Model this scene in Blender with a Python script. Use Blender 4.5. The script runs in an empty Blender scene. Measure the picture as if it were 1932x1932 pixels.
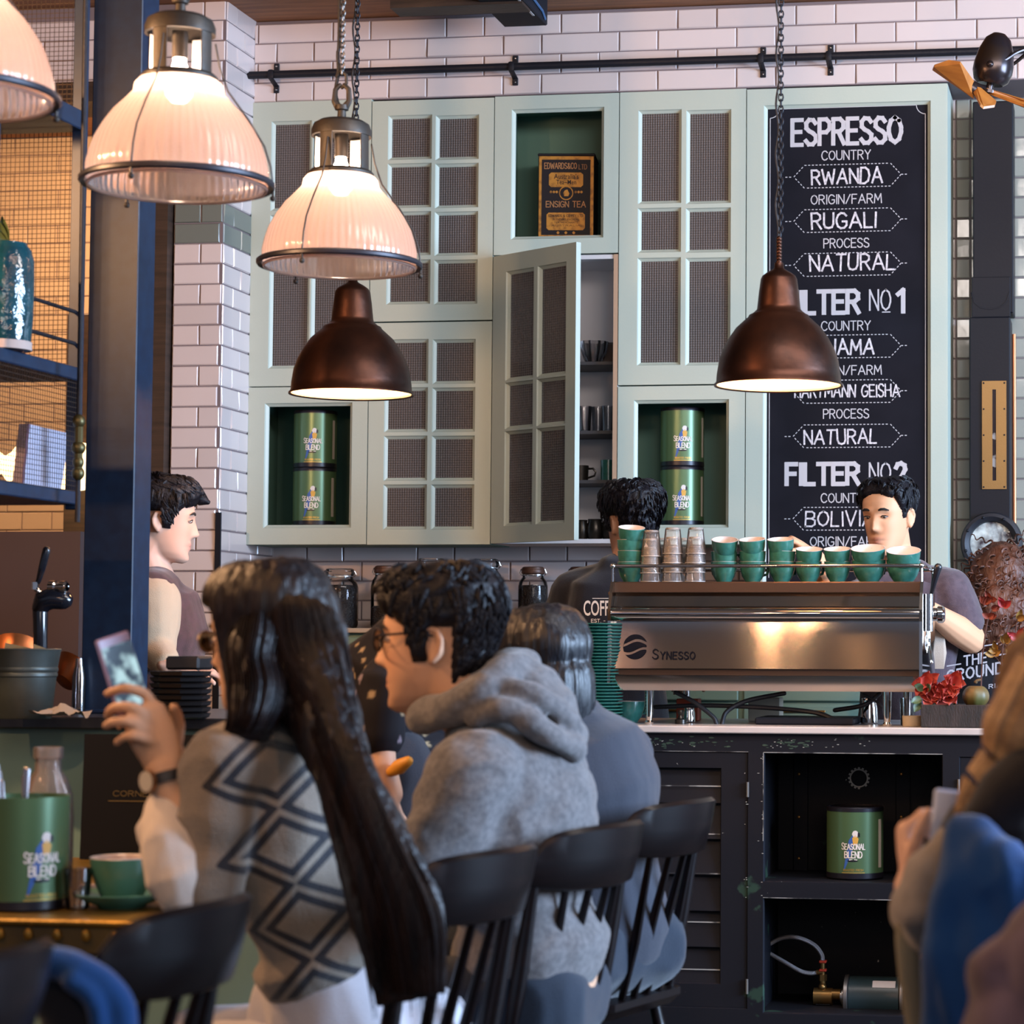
import bpy, math, random
from mathutils import Vector, Matrix, noise
R_ = random.Random(7)
PI = math.pi
C = bpy.context.scene.collection
sc = bpy.context.scene

# ------------------------------------------------------------------ camera
F_PX, CX, CY = 4500.0, 1449.0, 966.0
YAW, PITCH, ROLL = math.radians(-8.43), math.radians(3.18), math.radians(0.19)
EYE = Vector((0, 0, 1.22))
_cy, _sy, _cp, _sp = math.cos(YAW), math.sin(YAW), math.cos(PITCH), math.sin(PITCH)
FWD = Vector((_sy*_cp, _cy*_cp, _sp)); _r = Vector((_cy, -_sy, 0)); _u = _r.cross(FWD)
RGT = _r*math.cos(ROLL) + _u*math.sin(ROLL); UPV = -_r*math.sin(ROLL) + _u*math.cos(ROLL)
cam = bpy.data.cameras.new('camera'); co = bpy.data.objects.new('camera', cam); C.objects.link(co)
co.matrix_world = Matrix.Translation(EYE) @ Matrix((RGT, UPV, -FWD)).transposed().to_4x4()
cam.sensor_width = 36; cam.lens = F_PX/1932*36; cam.shift_x = -(CX-966)/1932
cam.clip_start = 0.05
cam.dof.use_dof = True; cam.dof.focus_distance = 7.9; cam.dof.aperture_fstop = 5.2
sc.camera = co

# ------------------------------------------------------------------ world, large lights, exposure
w = bpy.data.worlds.new('world'); sc.world = w; w.use_nodes = True
w.node_tree.nodes['Background'].inputs[0].default_value = (0.50, 0.58, 0.80, 1)
w.node_tree.nodes['Background'].inputs[1].default_value = 0.20
def area(name, loc, target, size, size_y, power, col):
    l = bpy.data.lights.new(name, 'AREA'); l.shape = 'RECTANGLE'; l.size = size; l.size_y = size_y
    l.energy = power; l.color = col
    o = bpy.data.objects.new(name, l); C.objects.link(o); o.location = loc
    o.rotation_euler = (Vector(target)-Vector(loc)).to_track_quat('-Z', 'Y').to_euler()
    return o
area('daylight_side_window', (5.4, 5.0, 2.3), (-0.6, 4.8, 1.0), 3.4, 2.2, 850, (0.50, 0.70, 1.0))
area('daylight_front_window', (1.6, -3.2, 3.0), (-0.4, 8.8, 2.2), 3.0, 2.0, 45, (1.0, 0.90, 0.82))
area('added_wall_fill', (0.6, 5.2, 3.5), (-0.2, 8.9, 1.7), 3.0, 0.9, 88, (1.0, 0.89, 0.83))  # unseen fill light, added to brighten the cabinet wall
area('back_room_lamp_panel', (-4.4, 9.3, 3.3), (-4.7, 10.6, 2.0), 0.8, 0.5, 30, (1.0, 0.57, 0.30))
def lamp(name, loc, power, col, r=.12):
    l = bpy.data.lights.new(name, 'POINT'); l.energy = power; l.color = col; l.shadow_soft_size = r
    o = bpy.data.objects.new(name, l); C.objects.link(o); o.location = loc
for x, y, p in ((-2.95, 3.0, 45), (-1.75, 2.5, 15), (-1.72, 1.2, 17), (0.4, 2.6, 12), (1.8, 1.6, 14), (-3.3, 4.4, 130)): lamp('room_pendant_light', (x, y, 2.6), p, (1.0, .54, .26), .035)
sc.view_settings.view_transform = 'Standard'; sc.view_settings.look = 'None'
sc.view_settings.exposure = 0.85; sc.view_settings.gamma = 1.0
sc.view_settings.use_curve_mapping = False
sc.cycles.use_denoising = True
sc.cycles.max_bounces = 8; sc.cycles.sample_clamp_indirect = 4.0
sc.cycles.caustics_reflective = False; sc.cycles.caustics_refractive = False

# ------------------------------------------------------------------ rays of the photograph
def ray(x, y): return FWD + RGT*((x-CX)/F_PX) - UPV*((y-CY)/F_PX)
def atd(x, y, d): return EYE + ray(x, y)*d
def aty(x, y, Y): r = ray(x, y); return EYE + r*((Y-EYE.y)/r.y)
def atz(x, y, z): r = ray(x, y); return EYE + r*((z-EYE.z)/r.z)
def atx(x, y, X): r = ray(x, y); return EYE + r*((X-EYE.x)/r.x)

# ------------------------------------------------------------------ materials
def lin(c):
    if isinstance(c, str):
        c = tuple(int(c[i:i+2], 16)/255 for i in (0, 2, 4))
        c = tuple(v/12.92 if v <= .04045 else ((v+.055)/1.055)**2.4 for v in c)
    return (*c[:3], 1.0)
MATS = {}
def mat(name, col, rough=.5, metal=0, col2=None, nscale=6, bump=0, bscale=60, spec=.5, stretch=None, sheen=0, emit=None, trans=0, coat=0, island=0, aniso=0, detail=4, lo=.35, hi=.65):
    if name in MATS: return MATS[name]
    m = bpy.data.materials.new(name); m.use_nodes = True; nt = m.node_tree; b = nt.nodes['Principled BSDF']
    N = nt.nodes.new; L = nt.links.new
    b.inputs['Base Color'].default_value = lin(col); b.inputs['Roughness'].default_value = rough
    b.inputs['Metallic'].default_value = metal; b.inputs['Specular IOR Level'].default_value = spec
    if sheen: b.inputs['Sheen Weight'].default_value = sheen
    if trans: b.inputs['Transmission Weight'].default_value = trans
    if coat: b.inputs['Coat Weight'].default_value = coat; b.inputs['Coat Roughness'].default_value = .1
    if aniso:
        b.inputs['Anisotropic'].default_value = aniso; b.inputs['Anisotropic Rotation'].default_value = .25; tg = N('ShaderNodeTangent'); tg.direction_type = 'RADIAL'; tg.axis = 'Z'; L(tg.outputs[0], b.inputs['Tangent'])
    if emit: b.inputs['Emission Color'].default_value = lin(emit[0]); b.inputs['Emission Strength'].default_value = emit[1]
    tc = N('ShaderNodeTexCoord'); mp = N('ShaderNodeMapping'); L(tc.outputs['Object'], mp.inputs[0])
    if stretch: mp.inputs['Scale'].default_value = stretch
    if col2 is not None:
        n = N('ShaderNodeTexNoise'); n.inputs['Scale'].default_value = nscale; n.inputs['Detail'].default_value = detail
        L(mp.outputs[0], n.inputs[0])
        r = N('ShaderNodeValToRGB'); r.color_ramp.elements[0].position = lo; r.color_ramp.elements[1].position = hi
        r.color_ramp.elements[0].color = lin(col); r.color_ramp.elements[1].color = lin(col2)
        L(n.outputs[0], r.inputs[0]); L(r.outputs[0], b.inputs['Base Color'])
    if island:
        g = N('ShaderNodeNewGeometry'); h = N('ShaderNodeHueSaturation'); mr = N('ShaderNodeMapRange')
        mr.inputs[3].default_value = 1-island; mr.inputs[4].default_value = 1+island
        L(g.outputs['Random Per Island'], mr.inputs[0]); L(mr.outputs[0], h.inputs['Value']); h.inputs['Color'].default_value = lin(col)
        L(h.outputs[0], b.inputs['Base Color'])
    if bump:
        n2 = N('ShaderNodeTexNoise'); n2.inputs['Scale'].default_value = bscale; n2.inputs['Detail'].default_value = 3
        L(mp.outputs[0], n2.inputs[0]); bp = N('ShaderNodeBump'); bp.inputs['Strength'].default_value = bump; bp.inputs['Distance'].default_value = .01
        L(n2.outputs[0], bp.inputs['Height']); L(bp.outputs[0], b.inputs['Normal'])
    MATS[name] = m
    return m
def attr_mat(name, rough=.5, sheen=0, spec=.2, bump=0, bscale=200):
    """base colour comes from the point attribute 'tint' (dyed patterns, lips, stubble)"""
    m = mat(name, (1, 1, 1), rough, spec=spec, sheen=sheen, bump=bump, bscale=bscale)
    nt = m.node_tree; a = nt.nodes.new('ShaderNodeAttribute'); a.attribute_name = 'tint'
    nt.links.new(a.outputs['Color'], nt.nodes['Principled BSDF'].inputs['Base Color'])
    return m
def glass_mat(name, col=(1, 1, 1), rough=.02, mix=.25, tint=(.9, .9, .9), pale_glint=0):
    """thin glass: mostly see-through, with a glossy skin"""
    if name in MATS: return MATS[name]
    m = bpy.data.materials.new(name); m.use_nodes = True; nt = m.node_tree; nt.nodes.clear(); N = nt.nodes.new; L = nt.links.new
    o = N('ShaderNodeOutputMaterial'); t = N('ShaderNodeBsdfTransparent'); g = N('ShaderNodeBsdfGlossy'); x = N('ShaderNodeMixShader')
    lw = N('ShaderNodeLayerWeight'); lw.inputs[0].default_value = mix
    t.inputs[0].default_value = lin(tint); g.inputs[0].default_value = lin(col); g.inputs['Roughness'].default_value = rough
    L(lw.outputs['Fresnel'], x.inputs[0]); df = N('ShaderNodeBsdfDiffuse'); df.inputs[0].default_value = lin(col); fx = N('ShaderNodeMixShader'); fx.inputs[0].default_value = pale_glint; L(t.outputs[0], fx.inputs[1]); L(df.outputs[0], fx.inputs[2]); L(fx.outputs[0], x.inputs[1]); L(g.outputs[0], x.inputs[2]); L(x.outputs[0], o.inputs[0])  # diffuse share paints pale refraction highlights into clear glass
    MATS[name] = m
    return m

# ------------------------------------------------------------------ mesh builder
class MB:
    def __init__(s): s.v = []; s.f = []; s.mi = []; s.m = 0; s.T = None
    def add(s, vs, fs):
        b = len(s.v)
        for p in vs:
            p = Vector(p); s.v.append(s.T @ p if s.T is not None else p)
        for f in fs: s.f.append([i+b for i in f]); s.mi.append(s.m)
        return s
    def box(s, a, b, bev=0):
        x0, y0, z0 = (min(a[i], b[i]) for i in range(3)); x1, y1, z1 = (max(a[i], b[i]) for i in range(3))
        if bev <= 0:
            return s.add([(x0, y0, z0), (x1, y0, z0), (x1, y1, z0), (x0, y1, z0), (x0, y0, z1), (x1, y0, z1), (x1, y1, z1), (x0, y1, z1)],
                         [(3, 2, 1, 0), (4, 5, 6, 7), (0, 1, 5, 4), (1, 2, 6, 5), (2, 3, 7, 6), (3, 0, 4, 7)])
        bev = min(bev, (x1-x0)/2.01, (y1-y0)/2.01, (z1-z0)/2.01)
        c = [((x0, x1), 0), ((y0, y1), 1), ((z0, z1), 2)]; vs = []; idx = {}
        for sx in (0, 1):
            for sy in (0, 1):
                for sz in (0, 1):
                    for ax in range(3):
                        p = [(x0, x1)[sx], (y0, y1)[sy], (z0, z1)[sz]]; q = (sx, sy, sz)
                        for k in range(3):
                            if k != ax: p[k] += bev if q[k] == 0 else -bev
                        idx[(sx, sy, sz, ax)] = len(vs); vs.append(p)
        fs = []
        for ax in range(3):
            for sd in (0, 1):
                o = [k for k in range(3) if k != ax]; loop = []
                for (i, j) in ((0, 0), (1, 0), (1, 1), (0, 1)):
                    q = [0, 0, 0]; q[ax] = sd; q[o[0]] = i; q[o[1]] = j; loop.append(idx[(*q, ax)])
                fs.append(loop)
        for ax in range(3):
            o = [k for k in range(3) if k != ax]
            for (i, j) in ((0, 0), (1, 0), (1, 1), (0, 1)):
                q0 = [0, 0, 0]; q1 = [0, 0, 0]; q1[ax] = 1
                for q in (q0, q1): q[o[0]] = i; q[o[1]] = j
                fs.append([idx[(*q0, o[0])], idx[(*q1, o[0])], idx[(*q1, o[1])], idx[(*q0, o[1])]])
        for q in [(a_, b_, c_) for a_ in (0, 1) for b_ in (0, 1) for c_ in (0, 1)]: fs.append([idx[(*q, k)] for k in range(3)])
        return s.add(vs, fs)
    def quad(s, a, b, c, d): return s.add([a, b, c, d], [(0, 1, 2, 3)])
    def ngon(s, pts, thick):
        """flat outline pts (list of Vector) extruded by vector thick"""
        n = len(pts); t = Vector(thick)
        return s.add([*pts, *[Vector(p)+t for p in pts]], [list(range(n))[::-1], list(range(n, 2*n))] + [(i, (i+1) % n, n+(i+1) % n, n+i) for i in range(n)])
    def lathe(s, prof, o=(0, 0, 0), axis=(0, 0, 1), seg=32, cap0=False, cap1=False, a0=0, flute=0, nfl=0):
        ax = Vector(axis).normalized(); q = Vector((0, 0, 1)).rotation_difference(ax); o = Vector(o)
        vs = []; n = len(prof)
        for r, z in prof:
            for k in range(seg):
                a = a0+2*PI*k/seg; rr = r*(1+flute*math.cos(nfl*a)) if flute else r
                vs.append(o + q @ Vector((rr*math.cos(a), rr*math.sin(a), z)))
        fs = [(i*seg+k, i*seg+(k+1) % seg, (i+1)*seg+(k+1) % seg, (i+1)*seg+k) for i in range(n-1) for k in range(seg)]
        if cap0: fs.append(list(range(seg))[::-1])
        if cap1: fs.append([(n-1)*seg+k for k in range(seg)])
        return s.add(vs, fs)
    def cyl(s, a, b, r, r2=None, seg=16):
        a = Vector(a); b = Vector(b); d = b-a
        return s.lathe([(r, 0), (r if r2 is None else r2, d.length)], a, d, seg, True, True)
    def tube(s, pts, rad, seg=8, closed=False, flat=None, side=None, rounded=True):
        """tapering tube; flat = per-point ratio of the second half-axis, side = direction of the first half-axis"""
        P = [Vector(p) for p in pts]; n = len(P); vs = []; rings = []
        if not hasattr(rad, '__len__'): rad = [rad]*n
        if flat is not None and not hasattr(flat, '__len__'): flat = [flat]*n
        tan = []
        for i in range(n):
            if closed: t = P[(i+1) % n]-P[i-1]
            else: t = P[min(i+1, n-1)]-P[max(i-1, 0)]
            tan.append(t.normalized() if t.length > 1e-9 else Vector((0, 0, 1)))
        up = Vector(side) if side is not None else (Vector((0, 0, 1)) if abs(tan[0].z) < .9 else Vector((1, 0, 0)))
        def ring(c, t, r, fl):
            nonlocal up
            u = up - t*up.dot(t)
            if u.length < 1e-6: u = t.orthogonal()
            u.normalize(); v_ = t.cross(u)
            if side is None: up = u
            rings.append([c + u*(r*math.cos(2*PI*k/seg)) + v_*(r*fl*math.sin(2*PI*k/seg)) for k in range(seg)])
        for i in range(n):
            fl = flat[i] if flat is not None else 1
            if i == 0 and not closed and rounded:
                ring(P[0]-tan[0]*rad[0]*.8*min(1, fl), tan[0], rad[0]*.5, fl); ring(P[0]-tan[0]*rad[0]*.45*min(1, fl), tan[0], rad[0]*.86, fl)
            ring(P[i], tan[i], rad[i], fl)
            if i == n-1 and not closed and rounded:
                ring(P[i]+tan[i]*rad[i]*.45*min(1, fl), tan[i], rad[i]*.86, fl); ring(P[i]+tan[i]*rad[i]*.8*min(1, fl), tan[i], rad[i]*.5, fl)
        for r in rings: vs += r
        m = len(rings); rng = m if closed else m-1
        fs = [(i*seg+k, i*seg+(k+1) % seg, ((i+1) % m)*seg+(k+1) % seg, ((i+1) % m)*seg+k) for i in range(rng) for k in range(seg)]
        if not closed: fs += [list(range(seg))[::-1], [(m-1)*seg+k for k in range(seg)]]
        return s.add(vs, fs)
    def ell(s, c, r, rot=None, seg=20, rings=12):
        c = Vector(c); r = (r, r, r) if not hasattr(r, '__len__') else r; vs = []; Q = rot if rot is not None else Matrix.Identity(3)
        for i in range(1, rings):
            t = PI*i/rings
            for k in range(seg):
                a = 2*PI*k/seg; vs.append(c + Q @ Vector((r[0]*math.sin(t)*math.cos(a), r[1]*math.sin(t)*math.sin(a), -r[2]*math.cos(t))))
        n = rings-1; b = len(vs); vs += [c + Q @ Vector((0, 0, -r[2])), c + Q @ Vector((0, 0, r[2]))]
        fs = [(i*seg+k, i*seg+(k+1) % seg, (i+1)*seg+(k+1) % seg, (i+1)*seg+k) for i in range(n-1) for k in range(seg)]
        fs += [(b, (k+1) % seg, k) for k in range(seg)] + [(b+1, (n-1)*seg+k, (n-1)*seg+(k+1) % seg) for k in range(seg)]
        return s.add(vs, fs)
    def surf(s, rows, close_u=False):
        n = len(rows); m = len(rows[0]); vs = [p for r in rows for p in r]; mm = m if close_u else m-1
        return s.add(vs, [(i*m+k, i*m+(k+1) % m, (i+1)*m+(k+1) % m, (i+1)*m+k) for i in range(n-1) for k in range(mm)])

ORG = {}
def link(name, me, mats, parent=None, base=None):
    o = bpy.data.objects.new(name, me); C.objects.link(o)
    for m in (mats if isinstance(mats, (list, tuple)) else [mats]): me.materials.append(m)
    if parent is not None:
        off = ORG[parent.name]; o.parent = parent
    else:
        if base is None and me.vertices:
            xs = [v.co.x for v in me.vertices]; ys = [v.co.y for v in me.vertices]; zs = [v.co.z for v in me.vertices]
            base = ((min(xs)+max(xs))/2, (min(ys)+max(ys))/2, min(zs))
        off = Vector(base); o.location = off
    me.transform(Matrix.Translation(-Vector(off))); ORG[o.name] = Vector(off)
    return o
def shade(me, angle=35):
    for p in me.polygons: p.use_smooth = True
    try: me.set_sharp_from_angle(angle=math.radians(angle))
    except Exception: pass
def obj(name, mb, mats, parent=None, smooth=True, base=None, angle=35):
    me = bpy.data.meshes.new(name); me.from_pydata([tuple(p) for p in mb.v], [], mb.f)
    if any(mb.mi): me.polygons.foreach_set('material_index', mb.mi)
    me.update()
    import bmesh
    b = bmesh.new(); b.from_mesh(me); bmesh.ops.recalc_face_normals(b, faces=b.faces); b.to_mesh(me); b.free()
    if smooth: shade(me, angle)
    return link(name, me, mats, parent, base)
def tag(o, label=None, cat=None, group=None, kind=None):
    if label: o['label'] = label
    if cat: o['category'] = cat
    if group: o['group'] = group
    if kind: o['kind'] = kind
    return o
def thing(name, label, cat, loc=(0, 0, 0), rotz=0, group=None):
    o = bpy.data.objects.new(name, None); C.objects.link(o); o.empty_display_size = .05
    o.location = loc; o.rotation_euler = (0, 0, rotz); ORG[o.name] = Vector(loc)
    return tag(o, label, cat, group)
def local(name, label, cat, group=None):
    o = thing(name, label, cat, group=group); return o
def struct(name, mb, m, smooth=False):
    return tag(obj(name, mb, m, smooth=smooth), kind='structure')
def dup(root, loc, rotz=None, label=None, group=None):
    r = root.copy(); C.objects.link(r); r.location = loc
    if rotz is not None: r.rotation_euler = (0, 0, rotz)
    if label: r['label'] = label
    if group: r['group'] = group
    for ch in root.children:
        c = ch.copy(); C.objects.link(c); c.parent = r
        for g in ch.children: d = g.copy(); C.objects.link(d); d.parent = c
    return r
DG = bpy.context.evaluated_depsgraph_get
def blob(mb, voxel=.006, smooth=3, fac=.5):
    """union of overlapping closed shapes as one continuous skin"""
    me = bpy.data.meshes.new('tmp'); me.from_pydata([tuple(p) for p in mb.v], [], mb.f); me.update()
    import bmesh
    b = bmesh.new(); b.from_mesh(me); bmesh.ops.recalc_face_normals(b, faces=b.faces); b.to_mesh(me); b.free()
    o = bpy.data.objects.new('tmp', me); C.objects.link(o)
    r = o.modifiers.new('r', 'REMESH'); r.mode = 'VOXEL'; r.voxel_size = voxel; r.adaptivity = 0
    if smooth: k = o.modifiers.new('s', 'SMOOTH'); k.iterations = smooth; k.factor = fac
    dg = DG(); dg.update(); out = bpy.data.meshes.new_from_object(o.evaluated_get(dg), depsgraph=dg)
    C.objects.unlink(o); bpy.data.objects.remove(o); bpy.data.meshes.remove(me)
    for p in out.polygons: p.use_smooth = True
    return out
def wrinkle(me, amp, scale, seed=0, stretch=(1, 1, 1), ridged=False):
    nr = [v.normal.copy() for v in me.vertices]; s = Vector((seed*3.1, seed*1.7, seed*5.3))
    for v, n in zip(me.vertices, nr):
        p = Vector((v.co.x*stretch[0], v.co.y*stretch[1], v.co.z*stretch[2]))*scale + s
        k = noise.noise(p) + .5*noise.noise(p*2.1)
        if ridged: k = .6-2*abs(k)
        v.co += n*(k*amp)
    me.update()
def tint(me, fn):
    a = me.attributes.new('tint', 'FLOAT_COLOR', 'POINT'); buf = []
    for v in me.vertices: buf += [*fn(v.co)[:3], 1.0]
    a.data.foreach_set('color', buf)

# ------------------------------------------------------------------ stroke lettering
ST = {
'A': [[(0, 0), (.4, 1), (.8, 0)], [(.14, .35), (.66, .35)]], 'B': [[(0, 0), (0, 1), (.42, 1), (.6, .88), (.6, .64), (.42, .53), (0, .53)], [(.42, .53), (.66, .4), (.66, .13), (.45, 0), (0, 0)]],
'C': [[(.68, .82), (.52, .97), (.3, 1), (.1, .86), (0, .6), (0, .4), (.1, .14), (.3, 0), (.52, .03), (.68, .18)]],
'D': [[(0, 0), (0, 1), (.35, 1), (.6, .84), (.7, .5), (.6, .16), (.35, 0), (0, 0)]],
'E': [[(.58, 1), (0, 1), (0, 0), (.58, 0)], [(0, .52), (.5, .52)]], 'F': [[(.56, 1), (0, 1), (0, 0)], [(0, .52), (.48, .52)]],
'G': [[(.68, .82), (.52, .97), (.3, 1), (.1, .86), (0, .6), (0, .4), (.1, .14), (.3, 0), (.55, .04), (.7, .2), (.7, .45), (.42, .45)]],
'H': [[(0, 0), (0, 1)], [(.66, 0), (.66, 1)], [(0, .52), (.66, .52)]], 'I': [[(.05, 0), (.05, 1)]],
'J': [[(.5, 1), (.5, .2), (.38, .02), (.15, .02), (0, .2)]], 'K': [[(0, 0), (0, 1)], [(.6, 1), (0, .45)], [(.18, .6), (.62, 0)]],
'L': [[(0, 1), (0, 0), (.52, 0)]], 'M': [[(0, 0), (.08, 1), (.42, .3), (.76, 1), (.84, 0)]], 'N': [[(0, 0), (0, 1), (.66, 0), (.66, 1)]],
'O': [[(.36, 1), (.12, .87), (0, .6), (0, .4), (.12, .13), (.36, 0), (.6, .13), (.72, .4), (.72, .6), (.6, .87), (.36, 1)]],
'P': [[(0, 0), (0, 1), (.4, 1), (.6, .86), (.6, .62), (.4, .48), (0, .48)]],
'R': [[(0, 0), (0, 1), (.4, 1), (.6, .86), (.6, .64), (.4, .5), (0, .5)], [(.3, .5), (.64, 0)]],
'S': [[(.58, .85), (.44, .98), (.2, 1), (.03, .86), (.04, .66), (.2, .55), (.42, .46), (.6, .34), (.6, .14), (.42, .01), (.18, .01), (0, .16)]],
'T': [[(0, 1), (.66, 1)], [(.33, 1), (.33, 0)]], 'U': [[(0, 1), (0, .28), (.1, .06), (.33, 0), (.56, .06), (.66, .28), (.66, 1)]],
'V': [[(0, 1), (.36, 0), (.72, 1)]], 'W': [[(0, 1), (.22, 0), (.5, .8), (.78, 0), (1.0, 1)]], 'X': [[(0, 0), (.66, 1)], [(0, 1), (.66, 0)]],
'Y': [[(0, 1), (.34, .5), (.68, 1)], [(.34, .5), (.34, 0)]], 'Z': [[(0, 1), (.6, 1), (0, 0), (.6, 0)]],
'/': [[(0, 0), (.5, 1)]], '1': [[(.0, .8), (.22, 1), (.22, 0)]], '2': [[(.02, .78), (.12, .95), (.32, 1), (.52, .9), (.56, .7), (.4, .42), (0, 0), (.6, 0)]],
'&': [[(.7, 0), (.14, .72), (.2, .95), (.4, .95), (.45, .75), (.05, .3), (.12, .05), (.35, 0), (.65, .35)]], "'": [[(.05, 1), (.03, .8)]], '-': [[(0, .45), (.35, .45)]], '.': [[(.05, 0), (.05, .04)]], ' ': []}
def text_w(t, gap=.22, small=None):
    x = 0
    for i, ch in enumerate(t):
        s = small if (small and i) else 1
        pts = [p for st in ST[ch] for p in st]; x += (max((p[0] for p in pts), default=.35)+gap)*s
    return x-gap
def letter(mb, t, fn, x0, z0, h, w, width=None, jit=0, depth=None, gap=.22, small=None, rnd=None):
    """stroke letters laid by fn(u, v) -> (point, normal); w = half stroke; width squeezes the line to a length"""
    lay = [0]; rnd = rnd or R_; k = h if width is None else width/text_w(t, gap, small); x = x0
    for i, ch in enumerate(t):
        s = small if (small and i) else 1
        dr = rnd.uniform(-jit, jit); dz = rnd.uniform(-jit, jit)*h*.5; hh = h*s*(1+rnd.uniform(-jit, jit)); mx = 0
        for st in ST[ch]:
            P = []
            for (px, pz) in st:
                mx = max(mx, px); P.append((x+(px*k*s)+dr*(pz-.5)*h, z0+dz+pz*hh))
            if w > .0035 and len(P) > 2:
                for q in P[1:-1]: lay[0] = (lay[0]+1) % 9; mb.add([Vector(fn(q[0]+w*math.cos(k*PI/5), q[1]+w*math.sin(k*PI/5)))+Vector((0, -.00011*lay[0], 0)) for k in range(10)], [list(range(10))])
            for a, b in zip(P[:-1], P[1:]):
                dx, dzz = b[0]-a[0], b[1]-a[1]; l = math.hypot(dx, dzz) or 1e-6; ex, ez = dx/l*w*.8, dzz/l*w*.8; nx, nz = -dzz/l*w, dx/l*w
                nsub = max(1, int(l/.02)); prev = None; lay[0] = (lay[0]+1) % 9; lift = .00011*lay[0]
                pc = Vector(fn(a[0], a[1])); nn = (Vector(fn(a[0]+1e-3, a[1]))-pc).cross(Vector(fn(a[0], a[1]+1e-3))-pc).normalized()*lift
                for q in range(nsub+1):
                    f = q/nsub; cx_ = a[0]-ex+(dx+2*ex)*f; cz_ = a[1]-ez+(dzz+2*ez)*f
                    A = Vector(fn(cx_+nx, cz_+nz))+nn; B = Vector(fn(cx_-nx, cz_-nz))+nn
                    if prev: mb.quad(prev[0], prev[1], B, A)
                    prev = (A, B)
        if not ST[ch]: mx = .35
        x += (mx+gap)*k*s
    return mb

def proj(p):
    d = Vector(p)-EYE; z = d.dot(FWD); return CX+F_PX*d.dot(RGT)/z, CY-F_PX*d.dot(UPV)/z
def ftext(mb, t, fn, x0, z0, h, width=None, bold=0):
    cu = bpy.data.curves.new('t', 'FONT'); cu.body = t; cu.offset = bold; cu.resolution_u = 3
    o = bpy.data.objects.new('t', cu); C.objects.link(o); dg = DG(); dg.update()
    me = bpy.data.meshes.new_from_object(o.evaluated_get(dg), depsgraph=dg)
    xs = [v.co.x for v in me.vertices]; ys = [v.co.y for v in me.vertices]
    sx = (width/(max(xs)-min(xs))) if width else h/.73; sz = h/(max(ys)-min(ys)) if width else sx
    mb.add([fn(x0+(v.co.x-min(xs))*sx, z0+(v.co.y-min(ys))*sz) for v in me.vertices], [list(p.vertices) for p in me.polygons])
    C.objects.unlink(o); bpy.data.objects.remove(o); bpy.data.curves.remove(cu); bpy.data.meshes.remove(me)
def patch(mb, pts, fn, n=8):
    """a filled outline (u, v) laid over a surface by fn"""
    u0 = min(p[0] for p in pts); u1 = max(p[0] for p in pts); prev = None; m = len(pts)
    for i in range(n+1):
        u = u0+(u1-u0)*min(max(i/n, 1e-4), 1-1e-4); vs = []
        for k in range(m):
            a, b = pts[k], pts[(k+1) % m]
            if (a[0]-u)*(b[0]-u) < 0: vs.append(a[1]+(b[1]-a[1])*(u-a[0])/(b[0]-a[0]))
        if len(vs) < 2: continue
        cur = (fn(u, min(vs)), fn(u, max(vs)))
        if prev: mb.quad(prev[0], cur[0], cur[1], prev[1])
        prev = cur
def disc(cx, cz, r, n=20, rz=None): return [(cx+r*math.cos(2*PI*k/n), cz+(rz or r)*math.sin(2*PI*k/n)) for k in range(n)]

# ================================================================== THE SETTING
D1 = aty(600, 100, 1).y; D1 = EYE.y + ray(600, 100).y*9.18      # plane of cabinet fronts and bulkhead
YF = D1-.015; D2 = D1+.29; DP = D1-.29
m_tile = mat('glazed_tile', 'c6b8b4', .16, spec=.6, island=.07, bump=.10, bscale=9)
m_grout = mat('dark_grout', '6d6062', .9)
m_gtile = mat('green_grey_tile', '6c7068', .2, spec=.6, island=.08, bump=.12, bscale=9)
m_tile_r = mat('shaded_sage_tile', '8f8d82', .12, spec=.6, island=.1, bump=.12, bscale=9)  # recess shade put into a darker grey-green tile colour
m_bar_blue = mat('blue_grey_paint', '121f33', .42, spec=.3, col2='15263c', nscale=30)
m_black = mat('black_paint', '16181f', .6, spec=.14)
m_dark_iron = mat('dark_iron', '1c1c22', .5, .2, spec=.25, bump=.15, bscale=80)
m_wood_dark = mat('dark_timber', '38261c', .55, col2='24170f', nscale=5, stretch=(1, 1, 14), bump=.1, bscale=40)
m_wood_ceil = mat('orange_brown_timber', '8a5a34', .6, col2='6a4022', nscale=3, stretch=(1, 12, 1), bump=.15, bscale=30)

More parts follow.
